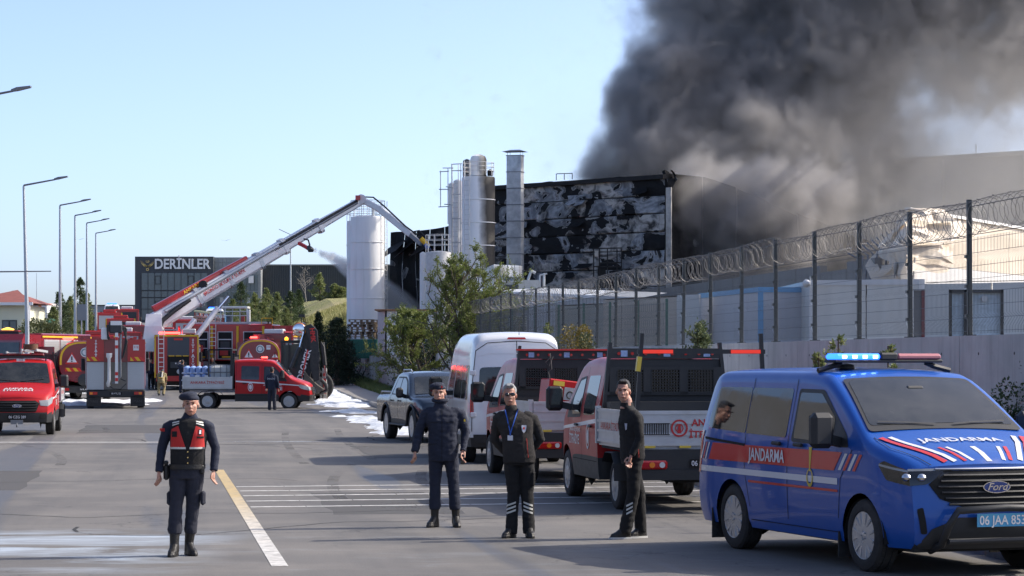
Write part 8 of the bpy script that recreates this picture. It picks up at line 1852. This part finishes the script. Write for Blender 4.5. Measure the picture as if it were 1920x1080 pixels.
E5 = engine('dark red engine cab with its door hanging open at the far left of the row', 128, 121, -.25, -1, h=3.25, L=8, m=M_MAROON); MB().b2(6.6, 6.65, 1.25, 2.3, .9, 2.6).build('open_door', M_MAROON, E5); MB().b2(6.59, 6.6, 1.35, 2.2, 1.8, 2.5).build('door_glass', M_GLASS, E5)
MB().lathe([(.3, 0), (.3, .14), (.05, .22)], 14, c=(6.8, 0, 3.3)).build('amber_beacon', emit('amber beacon', (1, .5, .08), .8, (.8, .4, .05)), E5)
# 5 engines side on with open lockers
def lockers(T, sg, xs):
    for (x0, x1) in xs:
        f = MB().b2(x0, x1, sg * 1.25, sg * 1.28, .95, 2.75).build('locker_frame', M_ALU, T); MB().b2(x0 + .06, x1 - .06, sg * 1.275, sg * 1.29, 1.0, 2.7).build('locker_recess', M_UNDER, f)
        for (z0, z1, a, e, m_) in ((2.2, 2.26, .08, .92, M_EWHITE), (1.7, 2.1, .2, .8, M_CTRL), (1.2, 1.6, .15, .7, M_FRED), (1.64, 1.68, .05, .95, M_EWHITE), (1.05, 1.15, .3, .9, M_YEL)): MB().b2(lerp(x0, x1, a), lerp(x0, x1, e), sg * 1.29, sg * 1.30, z0, z1).build('equipment', m_, f)
E6 = engine('fire engine standing across the street with open equipment lockers and yellow trim', 352, 158, 1, -.12, h=3.2, L=8.2, shut=0, dz=.4); lockers(E6, -1, ((.5, 1.7), (2.3, 3.3), (4.0, 5.4)))
for k in range(3): MB().b2(1.85 + k * 1.7, 2.0 + k * 1.7, -1.31, -1.27, .9, 3.1).build('yellow_post', M_YEL, E6)
for i in range(8):
    MB().b2(1.78, 2.2, -1.34, -1.31, 1.0 + i * .27, 1.04 + i * .27).build('ladder_rung', M_EWHITE, E6)
for x in (1.78, 2.2): MB().b2(x - .02, x + .02, -1.34, -1.30, .9, 3.2).build('ladder_rail', M_EWHITE, E6)
for k in range(3): MB().beam((.5, -.9 + k * .5, 3.3), (5.5, -.9 + k * .5, 3.32), .12, .12).build('suction_hose', (M_ALU, M_HOSE, M_EWHITE)[k], E6)
b = MB()
for (a, e) in (((5.2, -1.2, 3.2), (5.2, -1.2, 3.6)), ((5.2, -1.2, 3.6), (5.9, -1.2, 3.6)), ((5.9, -1.2, 3.6), (5.9, -1.2, 3.2))): MB().cyl(a, e, .03, 6).build('roof_handrail', M_YEL, E6)
# 6 ladder truck and white rescue cage behind
E7 = engine('engine behind the lockers carrying the white rescue cage on its roof', 418, 176, .25, 1, h=3.0, L=9, dz=.3, m=M_FRED)
RC = thing('rescue_cage', 'white railed rescue cage lying above the engines before the conifers', 'rescue cage', P(432, 606, 172)); o = RC.location
b_ = [(403, 578), (464, 576), (464, 606), (403, 606)]
for z in (576, 584, 592, 606):
    for d in (0, 1.6): MB().cyl(P(404, z, 172 + d) - o, P(463, z, 172 + d) - o, .035, 6).build('rail', M_EWHITE, RC)
for x in (404, 414, 422, 436, 450, 463):
    for d in (0, 1.6): MB().cyl(P(x, 576, 172 + d) - o, P(x, 606, 172 + d) - o, .03, 6).build('upright', M_EWHITE if x % 4 else M_GALV, RC)
flat(RC, 'floor', 402, 465, 605, 610, 171.8, M_GALVD, 2); flat(RC, 'red_box', 452, 458, 593, 603, 171.7, M_FRED, .3); flat(RC, 'top_box', 402, 464, 574, 578, 172, M_EWHITE, 1.8); flat(RC, 'seat_unit', 424, 434, 590, 604, 172.5, M_GALVD, .5); flat(RC, 'white_column', 462, 468, 580, 612, 172, M_EWHITE, .6)
LT = thing('folded_ladder', 'long folded turntable ladder with pale yellow top pointing at the white cage', 'ladder', P(385, 600, 180)); o = LT.location
for (dy, m_) in ((0, mat('pale yellow rail', (.60, .58, .30), .5)), (10, M_FRED), (16, M_FRED)):
    for d in (0, .7): MB().beam(P(365, 583 + dy, 180 + d) - o, P(418, 590 + dy * .8, 172 + d) - o, .12, .14).build('ladder_rail', m_, LT)
for i in range(13): a = lerp(P(365, 583, 180), P(418, 590, 172), i / 12) - o; e = lerp(P(365, 599, 180), P(418, 603, 172), i / 12) - o; MB().beam(a, e, .06, .06).build('ladder_strut', M_GALV if i % 2 else M_FRED, LT)
# 7 fleet going up the hill
wds = [('red engine half way up the hill, directly behind the central engine', 232, 168, 2.9, -.16, 1), ('red engine with ladder roof just below the upper ambulance', 226, 205, 3.0, -.16, 1), ('red engine in the second rank up the hill', 250, 190, 2.8, -.155, 1), ('red engine on the left of the hill column', 205, 235, 2.9, -.16, 1), ('small looking red engine near the crest', 238, 255, 2.9, -.16, 1), ('red engine turned across the street above the tanker', 300, 176, 2.7, 1, .1), ('red engine at the right of the hill beside the blue bus', 352, 205, 2.9, -.16, 1), ('red engine behind the maroon tanker', 470, 158, 3.2, .1, 1), ('dark red engine left of the excavator cab', 512, 150, 3.1, .1, 1), ('red engine behind the open cab door at left', 178, 150, 3.0, -.17, 1)]
for i, (lb, px, Y, h, hx, hy) in enumerate(wds):
    T = engine(lb, px, Y, hx, hy, h=h, L=7, shut=2, m=(M_FRED, M_FRED, M_MAROON)[i % 3] if i not in (7, 8) else M_MAROON)
    for k in range(2): MB().beam((.3, -.5 + k * .9, h + .12), (5, -.5 + k * .9, h + .16), .35, .1).build('roof_ladder', (M_FRED, M_ALU)[(k + i) % 2], T)
    MB().b2(.2, 1.0, -.6, .6, h, h + .3, bev=.05).build('roof_box', (M_EWHITE, M_FRED)[i % 2], T)
    MB().b2(-.03, 0, -1.0, 1.0, 1.3, h - .3).build('rear_shutter', (M_SHUT, M_CTRL, M_MAROON)[i % 3], T)
    for sg in (1, -1): MB().b2(-.05, 0, sg * 1.15, sg * 1.25, .9, h).build('yellow_edge', M_YEL if i % 2 else M_DECR, T); MB().b2(-.08, -.03, sg * .8, sg * 1.15, .95, 1.1).build('tail_lamp', M_REDL, T)
# ambulances: the white van shell with its own marks
def ambulance(px, Y, label, dz=0):
    A_ = copy_tree(WV, label=label, group='white ambulances up the hill'); A_.name = 'ambulance'; A_['category'] = 'ambulance'; A_.location = ((px - 960) * Y / F, Y, zr(Y) + dz); A_.rotation_euler = (0, 0, atan2(-1, .137));
    c_ = MB(); c_.tube([(2.98, .25 + .13 * cos(a), 2.50 + .10 * sin(a)) for a in np.linspace(.7, 5.6, 14)], [.01 + .03 * sin(i / 13 * pi) for i in range(14)], 4); c_.build('red_crescent', M_DECR, A_)
    MB().b2(2.2, 2.5, -.6, .6, 2.68, 2.80, bev=.03).build('light_bar', M_BLUELIT, A_); MB().b2(2.9, 2.96, -.3, .1, 2.44, 2.52).build('sign', M_DECR, A_); return A_
ambulance(211, 302, 'white ambulance with red crescent at the crest of the street', .2); ambulance(402, 245, 'white ambulance behind the boom cylinders near the office block', .4)
BB = thing('blue_bus', 'blue and white bus right of the men on the hill, below the second ambulance', 'bus', ((388 - 960) * 215 / F, 215, zr(215) + .3), atan2(-1, .2)); MB().b2(0, 7, -1.2, 1.2, .4, 2.7, bev=.12).build('body', mat('bus blue', (.05, .22, .5), .35, coat=.8), BB); MB().b2(7, 7.03, -1.05, 1.05, 1.3, 2.4).build('windscreen', M_GLASS, BB); MB().b2(6.98, 7.02, -1.1, 1.1, 2.4, 2.68).build('roof_band', M_EWHITE, BB)
for x in (1.5, 5.6):
    for sg in (1, -1): wheel(BB, x, sg * 1.05, .42, .25, 'steel')
MBs = thing('light_blue_minibus', 'light blue minibus behind the waiting men at left', 'minibus', ((117 - 960) * 158 / F, 158, zr(158)), atan2(-1, .137)); MB().b2(0, 5.5, -1.05, 1.05, .4, 2.5, bev=.15).build('body', mat('light blue paint', (.10, .36, .55), .35, coat=.8), MBs); MB().b2(5.5, 5.53, -.9, .9, 1.3, 2.2).build('windscreen', M_GLASS, MBs)
for x in (1.2, 4.4):
    for sg in (1, -1): wheel(MBs, x, sg * .9, .36, .22, 'steel')
# direction sign back at the left pavement
ts_ = thing('road_sign', 'grey back of a road sign on a post beside the third lamp', 'road sign', P(153, 640, 150)); MB().cyl((0, 0, -1), (0, 0, 2.3), .04, 8).build('post', M_GALV, ts_); MB().b2(-.28, .28, -.04, -.02, 1.3, 2.3).build('sign_plate', M_GREYCLAD, ts_)
# 8 backhoe excavator
XB = thing('backhoe_loader', 'dirty black and white backhoe loader with folded digging arm beside the side on truck', 'excavator', P(570, 758, 119)); XB.location.z = zr(119); o = XB.location; M_XW = mat('dirty white panel', (.45, .44, .42), .6, dirt=.6, dirtcol=(.14, .11, .08)); M_XB = mat('worn black steel', (.016, .016, .017), .45, var=.3, dirt=.25, dirtcol=(.09, .08, .07)); M_MUD = mat('muddy steel', (.10, .085, .07), .85, dirt=.5, dirtcol=(.04, .035, .03))
X = lambda px, py, d=0: P(px, py, 119 + d) - o
flat(XB, 'cab_roof', 526, 577, 638, 643, 119.0, M_XB, 1.7);
for (x0, x1) in ((527, 531), (541, 544), (573, 577)): flat(XB, 'cab_pillar', x0, x1, 643, 722, 119.0, M_XB, .1); flat(XB, 'cab_pillar', x0, x1, 643, 722, 120.5, M_XB, .1)
flat(XB, 'window', 531.2, 540.8, 645, 712, 119.03, glass('cab glass', (.05, .065, .065), .05), .03); flat(XB, 'window', 544.2, 572.8, 645, 715, 119.03, bpy.data.materials['cab glass'], .03); flat(XB, 'cab_back', 529, 575, 645, 722, 120.6, M_XB, .05); flat(XB, 'seat', 552, 564, 690, 716, 119.8, M_XB, .4); flat(XB, 'bonnet', 528, 600, 722, 742, 119.2, M_XB, 2.2); flat(XB, 'rear_frame', 560, 613, 735, 748, 118.7, M_MUD, .7)
for px in (538, 545): MB().box(X(px, 645, -.1), (.12, .08, .1)).build('work_lamp', M_LENS, XB)
MB().lathe([(.09, 0), (.09, .12), (.02, .17)], 12, c=X(537, 638, .4)).build('beacon', emit('orange beacon', (1, .35, .02), 1.5, (.8, .25, .02)), XB)
def arm(pts, w0, d0, d1, nm, m=M_XB): return MB().prism([(X(*p).x, X(*p).z) for p in pts], X(0, 0, d0).y, X(0, 0, d1).y, 'y').build(nm, m, XB)
arm([(570, 625), (578, 613), (592, 612), (597, 625), (597, 660), (578, 725), (558, 720), (568, 680)][:8], 0, -.9, -.55, 'dipper_arm'); bm_ = arm([(566, 664), (579, 662), (572, 724), (552, 716)], 0, -1.0, -.5, 'boom_arm')
arm([(574, 613), (586, 608), (598, 620), (601, 660), (602, 712), (592, 716), (586, 690), (584, 640)], 0, -1.15, -.85, 'digging_boom')
lettering('HİDROMEK', .4, frame(X(568, 692, -1.2), X(576, 662) - X(562, 708), Vector((-.85, 0, .3))), M_DECW, XB, bold=.02, xs=.95); MB().beam(X(577, 656, -1.2), X(566, 708, -1.2), .06, .02).build('red_stripe', M_DECR, XB); lettering('HMK', .32, frame(X(586, 628, -1.2), (.1, 0, -.95), (.95, 0, .1)), M_DECR, XB, bold=.03)
MB().cyl(X(546, 690, -1.1), X(562, 651, -1.1), .11, 10).build('ram', M_XB, XB); MB().cyl(X(562, 651, -1.1), X(570, 622, -1.1), .05, 8).build('ram_rod', M_CHROME, XB); MB().cyl(X(604, 642, -1), X(609, 685, -1), .12, 10).build('ram', M_XB, XB); MB().cyl(X(609, 685, -1), X(612, 712, -1), .05, 8).build('ram_rod', M_CHROME, XB)
MB().tube([X(602, 641, -1.1), X(607, 650, -1.2), X(611, 690, -1.2)], .03, 6).build('hydraulic_hose', M_HOSE, XB); MB().tube([X(598, 660, -1.2), X(600, 675, -1.3), X(597, 684, -1.2), X(601, 700, -1.2)], .025, 6).build('hydraulic_hose', M_HOSE, XB)
b = MB(); bk = [X(570, 695, -1.4), X(580, 708, -1.4), X(594, 722, -1.4), X(606, 730, -1.4), X(596, 738, -1.4), X(580, 742, -1.4), X(570, 735, -1.4)]; b.loft([bk, [p + Vector((0, .9, 0)) for p in bk]], smooth=False); b.build('bucket', M_MUD, XB)
MB().tube([X(602, 712, -1.2), X(610, 720, -1.2), X(613, 732, -1.2), X(600, 738, -1.2)], .09, 8).build('bucket_link', M_XB, XB)
for k, (x0, x1, y0, y1) in enumerate(((604, 612, 690, 752), (600, 606, 715, 748))): flat(XB, 'stabiliser', x0, x1, y0, y1, 118.6, M_XW, .3)
for k in range(4): flat(XB, 'red_white_marking', 606, 611, 700 + k * 10, 705 + k * 10, 118.55, M_DECR, .04)
flat(XB, 'tail_lamp', 607, 611, 731, 738, 118.5, M_REDL, .06); flat(XB, 'mud_guard', 588, 612, 742, 756, 118.7, M_MUD, .6)
for px, r in ((545, .72), (598, .72)):
    q = X(px, 740, .3); wheel(XB, q.x, -.5 if px < 560 else -.5, r, .45, 'steel').location = Vector((q.x, q.y, r));
mr = MB().lathe([(.02, 0), (.32, 0), (.34, .03), (.32, .06), (.02, .06)], 24, ax='y').build('mirror_rim', M_ORL, XB, loc=X(561, 618, -1)); MB().ball((0, -.01, 0), (.31, .05, .31), 18, 8).build('mirror_face', M_CHROME, mr); MB().cyl(X(565, 645, -.9), X(565, 596, -.9), .03, 6).build('mast', M_XB, XB); MB().box(X(566, 592, -.9), (.28, .12, .14)).build('camera_head', M_XB, XB)
# ---------------------------------------------------------------- people up the street
M_JK = {'black': M_CBLACK, 'navy': M_CNAVY, 'grey': mat('grey jacket cloth', (.16, .16, .17), .9), 'white': mat('white jacket cloth', (.55, .55, .53), .9), 'tan': mat('tan turnout cloth', (.30, .24, .12), .9, dirt=.3), 'jeans': mat('blue jeans', (.03, .05, .10), .9), 'hivis': mat('yellow vest cloth', (.50, .60, .05), .8), 'brown': mat('brown jacket cloth', (.10, .06, .04), .9), 'red': M_REDC, 'beige': mat('beige cloth', (.38, .33, .26), .9)}
K_ = M_JK
ppl = [('man in black jacket at the left of the waiting group by the hedge', 86, 116, 'black', 'black', 0, .3), ('man in grey jacket in the waiting group beside the open engine door', 92, 112, 'grey', 'grey', 2, .8), ('balding man in black coat, right of the grey jacket', 99, 110, 'black', 'black', 0, .2), ('man in dark jacket behind the grey jacketed man', 95, 125, 'navy', 'black', 1, -.4), ('man in black at the back of the waiting group', 101, 130, 'black', 'jeans', 0, .6),
       ('person in black and white walking under the conifers', 131, 190, 'white', 'black', 1, 2.4), ('person in white and jeans by the road sign', 146, 195, 'white', 'jeans', 0, 3.0), ('man in dark suit walking at the edge of the hill engines', 190, 195, 'black', 'black', 0, 2.8), ('firefighter in tan gear standing low on the pavement', 181, 185, 'tan', 'tan', 0, .5),
       ('man in black jacket left of the ladder engine lockers', 398, 145, 'black', 'black', 0, .4), ('man in dark jacket bending at the engine lockers', 385, 143, 'black', 'black', 4, .9), ('firefighter in yellow jacket on the engine roof left', 368, 200, 'tan', 'navy', 0, .2), ('firefighter in orange and black on the engine roof right', 375, 198, 'brown', 'black', 3, .2), ('person in white shirt left of the office block foot', 257, 240, 'white', 'black', 0, 0), ('person in black jacket beside the white shirt', 264, 240, 'black', 'jeans', 2, .5), ('man in dark jacket before the excavator window', 519, 140, 'black', 'black', 0, 0)]
for lb, px, Y, a, e, v_, rz in ppl: stander(lb, px, 0, Y, jacket=K_[a], trousers=K_[e], v=v_, rz=rz, z=zr(Y) + (1.9 if 'roof' in lb else .13 if px < 190 else 0), group=None)
hl = ['navy', 'black', 'black', 'grey', 'black', 'brown', 'black', 'navy', 'white', 'black', 'black', 'beige']
for i in range(12):
    px = 171 + i * 2.3 + (i % 3) * .5; c = stander(['man at the left end of the crowd on the upper pavement', 'second figure of the pavement crowd', 'figure in black near the lamp in the crowd', 'grey jacketed figure in the pavement crowd', 'figure in black behind the grey jacket in the crowd', 'brown jacketed figure in the middle of the crowd', 'black jacketed figure right of the brown jacket', 'navy jacketed figure in the right half of the crowd', 'figure in white in the right half of the crowd', 'figure in black right of the white one in the crowd', 'figure in black near the right end of the crowd', 'beige coated figure at the right end of the crowd'][i], px, 0, 292 + (i % 4) * 4, jacket=K_[hl[i]], trousers=K_[('black', 'jeans', 'grey')[i % 3]], v=i, rz=RNG.uniform(-2, 2), group='onlookers on the upper pavement', z=zr(292 + (i % 4) * 4) + .15)
c = stander('bent firefighter in camouflage coloured gear with a black air pack beside the pump engine', 302, 0, 128, jacket=K_['tan'], trousers=K_['tan'], v=4, rz=pi, head=M_CTRL, hgt=1.85); MB().cyl((0, .0, .85), (0, -.25, 1.15), .09, 10).build('air_pack', M_CTRL, c); MB().cyl((-.12, .05, .9), (.12, .05, .9), .02, 6).build('reflective_strap', M_YEL, c)
stander('man in navy uniform reaching up into the pump panel', 342, 0, 132, jacket=M_CNAVY, trousers=M_CNAVY, v=3, rz=pi, hgt=1.85)
stander('man in black top and jeans beside the central engine', 266, 0, 118, jacket=K_['black'], trousers=K_['jeans'], v=0, rz=-1.2, hgt=1.9)
c = stander('uniformed man in navy seen from behind beside the side on truck cab', 510, 0, 101.5, jacket=M_CNAVY, trousers=M_CNAVY2, v=0, rz=pi - .2, hgt=1.86, z=0); lettering('İTFAİYE', .09, frame((0, .135, 1.28), (-1, 0, 0), (0, 0, 1)), M_DECW, c)
# the five pattern figures take places of their own
for c, (lb, px, Y, rz, j) in zip(CROWD, (('man in dark jacket between the engines on the foam', 283, 140, .3, 'navy'), ('man in black by the turntable ladder', 408, 168, .8, 'black'), ('man in grey near the blue bus', 372, 205, .5, 'grey'), ('man in a yellow vest below the second ambulance', 359, 212, 0, 'hivis'), ('crouching person by the hill engine wheel', 246, 186, .4, 'black'))):
    c['label'] = lb; c.location = ((px - 960) * Y / F, Y, zr(Y)); c.rotation_euler = (0, 0, rz)
    for k in kids(c):
        if k.name.startswith('jacket'): k.material_slots[0].link = 'OBJECT'; k.material_slots[0].material = K_[j]
# birds
for (px, py, lb) in ((422, 451, 'small dark bird in the sky above the office block'), (148, 449, 'small dark bird left of the boom between the lamps')):
    b = MB(); b.add([(-.5, 0, .1), (-.1, .05, 0), (0, -.15, -.02), (.1, .05, 0), (.5, 0, .12), (0, .2, 0)], [(0, 1, 2), (1, 5, 2), (5, 3, 2), (3, 4, 2)]); b.build('bird', M_CBLACK, loc=P(px, py, 200), label=lb, cat='bird')
# ================================================================== smoke and spray
def volume_cloud(name, lo, hi, res, blobs, warp, nscale, mat_, lo_t, hi_t, label, nz_amp=.9, detail=6, gain=1.0, cat='smoke', haze=()):
    ng = bpy.data.node_groups.new(name + '_nodes', 'GeometryNodeTree')
    ng.interface.new_socket('Geometry', in_out='INPUT', socket_type='NodeSocketGeometry')
    ng.interface.new_socket('Geometry', in_out='OUTPUT', socket_type='NodeSocketGeometry')
    N = ng.nodes; L = ng.links
    out = N.new('NodeGroupOutput'); vc = N.new('GeometryNodeVolumeCube')
    vc.inputs['Min'].default_value = lo; vc.inputs['Max'].default_value = hi
    for k, r in zip(('Resolution X', 'Resolution Y', 'Resolution Z'), res): vc.inputs[k].default_value = r
    vc.inputs['Background'].default_value = 0
    pos = N.new('GeometryNodeInputPosition').outputs[0]
    def M(op, a, b=0.0, clamp=False):
        n = N.new('ShaderNodeMath'); n.operation = op; n.use_clamp = clamp
        for s, v_ in ((n.inputs[0], a), (n.inputs[1], b)):
            if isinstance(v_, bpy.types.NodeSocket): L.new(v_, s)
            else: s.default_value = v_
        return n.outputs[0]
    def NZ(vec, sc, det, out_=0, rough=.58):
        n = N.new('ShaderNodeTexNoise'); L.new(vec, n.inputs['Vector']); n.inputs['Scale'].default_value = sc
        n.inputs['Detail'].default_value = det; n.inputs['Roughness'].default_value = rough; return n.outputs[out_]
    # warp the position so that the outline billows
    def VM(op, a, b=None, s=None):
        n = N.new('ShaderNodeVectorMath'); n.operation = op; L.new(a, n.inputs[0])
        if b is not None:
            if isinstance(b, bpy.types.NodeSocket): L.new(b, n.inputs[1])
            else: n.inputs[1].default_value = b
        if s is not None: n.inputs[3].default_value = s
        return n.outputs['Value' if op in ('LENGTH', 'DISTANCE') else 0]
    w1 = VM('SCALE', VM('SUBTRACT', NZ(pos, nscale * .45, 3, 1), (.5, .5, .5)), s=warp)
    w2 = VM('SCALE', VM('SUBTRACT', NZ(pos, nscale * 1.6, 3, 1), (.5, .5, .5)), s=warp * .38)
    wp = VM('ADD', VM('ADD', pos, w1), w2)
    tot = None
    for c, r, dens in blobs:
        d = VM('DISTANCE', wp, tuple(c)); f = M('SUBTRACT', 1.0, M('DIVIDE', d, r), True)
        f = M('MULTIPLY', M('MULTIPLY', f, M('SUBTRACT', 2.0, f)), dens)
        tot = f if tot is None else M('ADD', tot, f)
    nz = NZ(wp, nscale, detail, 0, .62)
    k = N.new('ShaderNodeMapRange'); k.interpolation_type = 'SMOOTHSTEP'; L.new(nz, k.inputs[0])
    k.inputs[1].default_value = lo_t; k.inputs[2].default_value = hi_t; k.inputs[3].default_value = 1 - nz_amp; k.inputs[4].default_value = 1
    n2 = NZ(VM('ADD', pos, w1), nscale * 3.2, 5, 0, .6)
    if tot is None: tot = M('MULTIPLY', nz, 0.0)
    d = M('ADD', tot, M('MULTIPLY', M('SUBTRACT', n2, .5), .95 if blobs else 0.0)); d = M('MULTIPLY', d, k.outputs[0])
    d = M('MULTIPLY', M('MAXIMUM', M('SUBTRACT', d, .13), 0.0), gain)
    for c, r, dens in haze:
        f = M('SUBTRACT', 1.0, M('DIVIDE', VM('DISTANCE', wp, tuple(c)), r), True); d = M('ADD', d, M('MULTIPLY', M('MULTIPLY', f, dens), M('ADD', nz, .1)))
    L.new(d, vc.inputs['Density'])
    sm = N.new('GeometryNodeSetMaterial'); L.new(vc.outputs[0], sm.inputs[0]); sm.inputs['Material'].default_value = mat_
    L.new(sm.outputs[0], out.inputs[0])
    me = bpy.data.meshes.new(name); me.from_pydata([lo], [], [])
    o = bpy.data.objects.new(name, me); COL.objects.link(o)
    md = o.modifiers.new('smoke', 'NODES'); md.node_group = ng; me.materials.append(mat_)
    tag(o, label, cat, kind='stuff'); return o
def vol_mat(name, col, dens, aniso=0.0, absorb=None):
    m, t = newmat(name); t.n.remove(t.bsdf)
    pv = t.new('ShaderNodeVolumePrincipled'); pv.inputs['Color'].default_value = (*col, 1); pv.inputs['Density'].default_value = dens
    pv.inputs['Anisotropy'].default_value = aniso; pv.inputs['Density Attribute'].default_value = 'density'
    if absorb: pv.inputs['Absorption Color'].default_value = (*absorb, 1)
    t.l.new(pv.outputs[0], t.n['Material Output'].inputs['Volume']); return m
def pb(px, py, Y, rpx, dens): return (P(px, py, Y), rpx * Y / F, dens)
SM = []
for a in [ # px, py, Y, radius px, density
    (1120, 325, 166, 80, .5), (1165, 300, 166, 100, 1.0), (1225, 285, 166, 120, 1.2), (1225, 190, 168, 120, 1.2), (1215, 130, 168, 95, .9),
    (1330, 300, 168, 170, 1.2), (1330, 190, 170, 170, 1.2), (1290, 60, 172, 170, .38), (1430, 230, 170, 180, 1.2), (1530, 140, 170, 170, 1.1),
    (1560, 215, 170, 110, .9), (1450, 330, 166, 190, .9), (1345, 400, 160, 130, 1.0), (1390, 460, 158, 130, .7), (1330, 480, 158, 80, .5),
    (1470, 420, 160, 140, .45), (1560, 330, 168, 170, .45), (1470, 60, 172, 170, .5), (1620, 20, 172, 150, .4), (1740, 60, 172, 190, .34),
    (1850, 50, 172, 180, .36), (1890, 160, 172, 150, .27), (1670, 290, 168, 120, .35), (1700, 200, 170, 130, .15), (1800, 320, 168, 260, .07),
    (1340, 430, 153, 95, .9), (1400, 395, 153, 115, .9), (1305, 375, 151.5, 60, .8), (1450, 450, 154, 110, .6), (1370, 500, 152, 80, .5), (1290, 450, 150.5, 45, .5), (1500, 380, 156, 130, .55),
    (1620, 420, 162, 220, .12), (1720, 400, 160, 200, .07), (1050, 330, 166, 110, .03), (1400, -60, 174, 220, .6), (1650, -120, 174, 260, .6), (1900, -100, 176, 280, .6),
    (2050, 60, 176, 220, .5), (1750, -260, 176, 260, .5), (2000, -280, 178, 280, .5), (2150, -80, 178, 240, .5), (1060, 200, 168, 180, .02)]:
    SM.append(pb(*a))
HZ_ = [pb(*a) for a in [(1520, 430, 162, 300, .07), (1720, 380, 162, 320, .10), (1850, 300, 166, 330, .10), (1800, 240, 170, 240, .12), (1350, 400, 160, 230, .06), (1100, 310, 164, 190, .05), (1650, 200, 170, 330, .06), (1850, 480, 155, 200, .02)]]
M_SMOKE = vol_mat('fire smoke', (.63, .61, .60), 0.75, .25)
volume_cloud('smoke_plume', (-6, 146, 3), (60, 190, 44), (290, 150, 190), SM, 5.0, .24, M_SMOKE, .36, .60,
             'thick dark grey smoke rolling up from the burning hall and drifting right', nz_amp=.80, detail=8, gain=2.4, haze=HZ_)
# spray from the cannon on the boom: a widening, falling cone of droplets
JET = []
for i in range(22):
    t = i / 21; JET.append((P(592 + 185 * t, 471 + 62 * t + 85 * t * t, 145.6 + 19 * min(1, t * 3.4)), .18 + 1.5 * t, 3.0 * (1 - t) ** 1.5 + .55))
a, e = P(585, 470, 146), P(830, 660, 146)
volume_cloud('water_spray', (a.x - .5, 143.8, P(830, 650, 166).z), (P(830, 0, 166).x + .5, 167.5, a.z + 1.4), (190, 120, 130), [], .5, .9, vol_mat('water mist', (.99, .99, .99), 2.2, 0.0), .3, .7,
             'fan of white water spray from the boom cannon passing behind the white silos', cat='water spray', haze=JET)
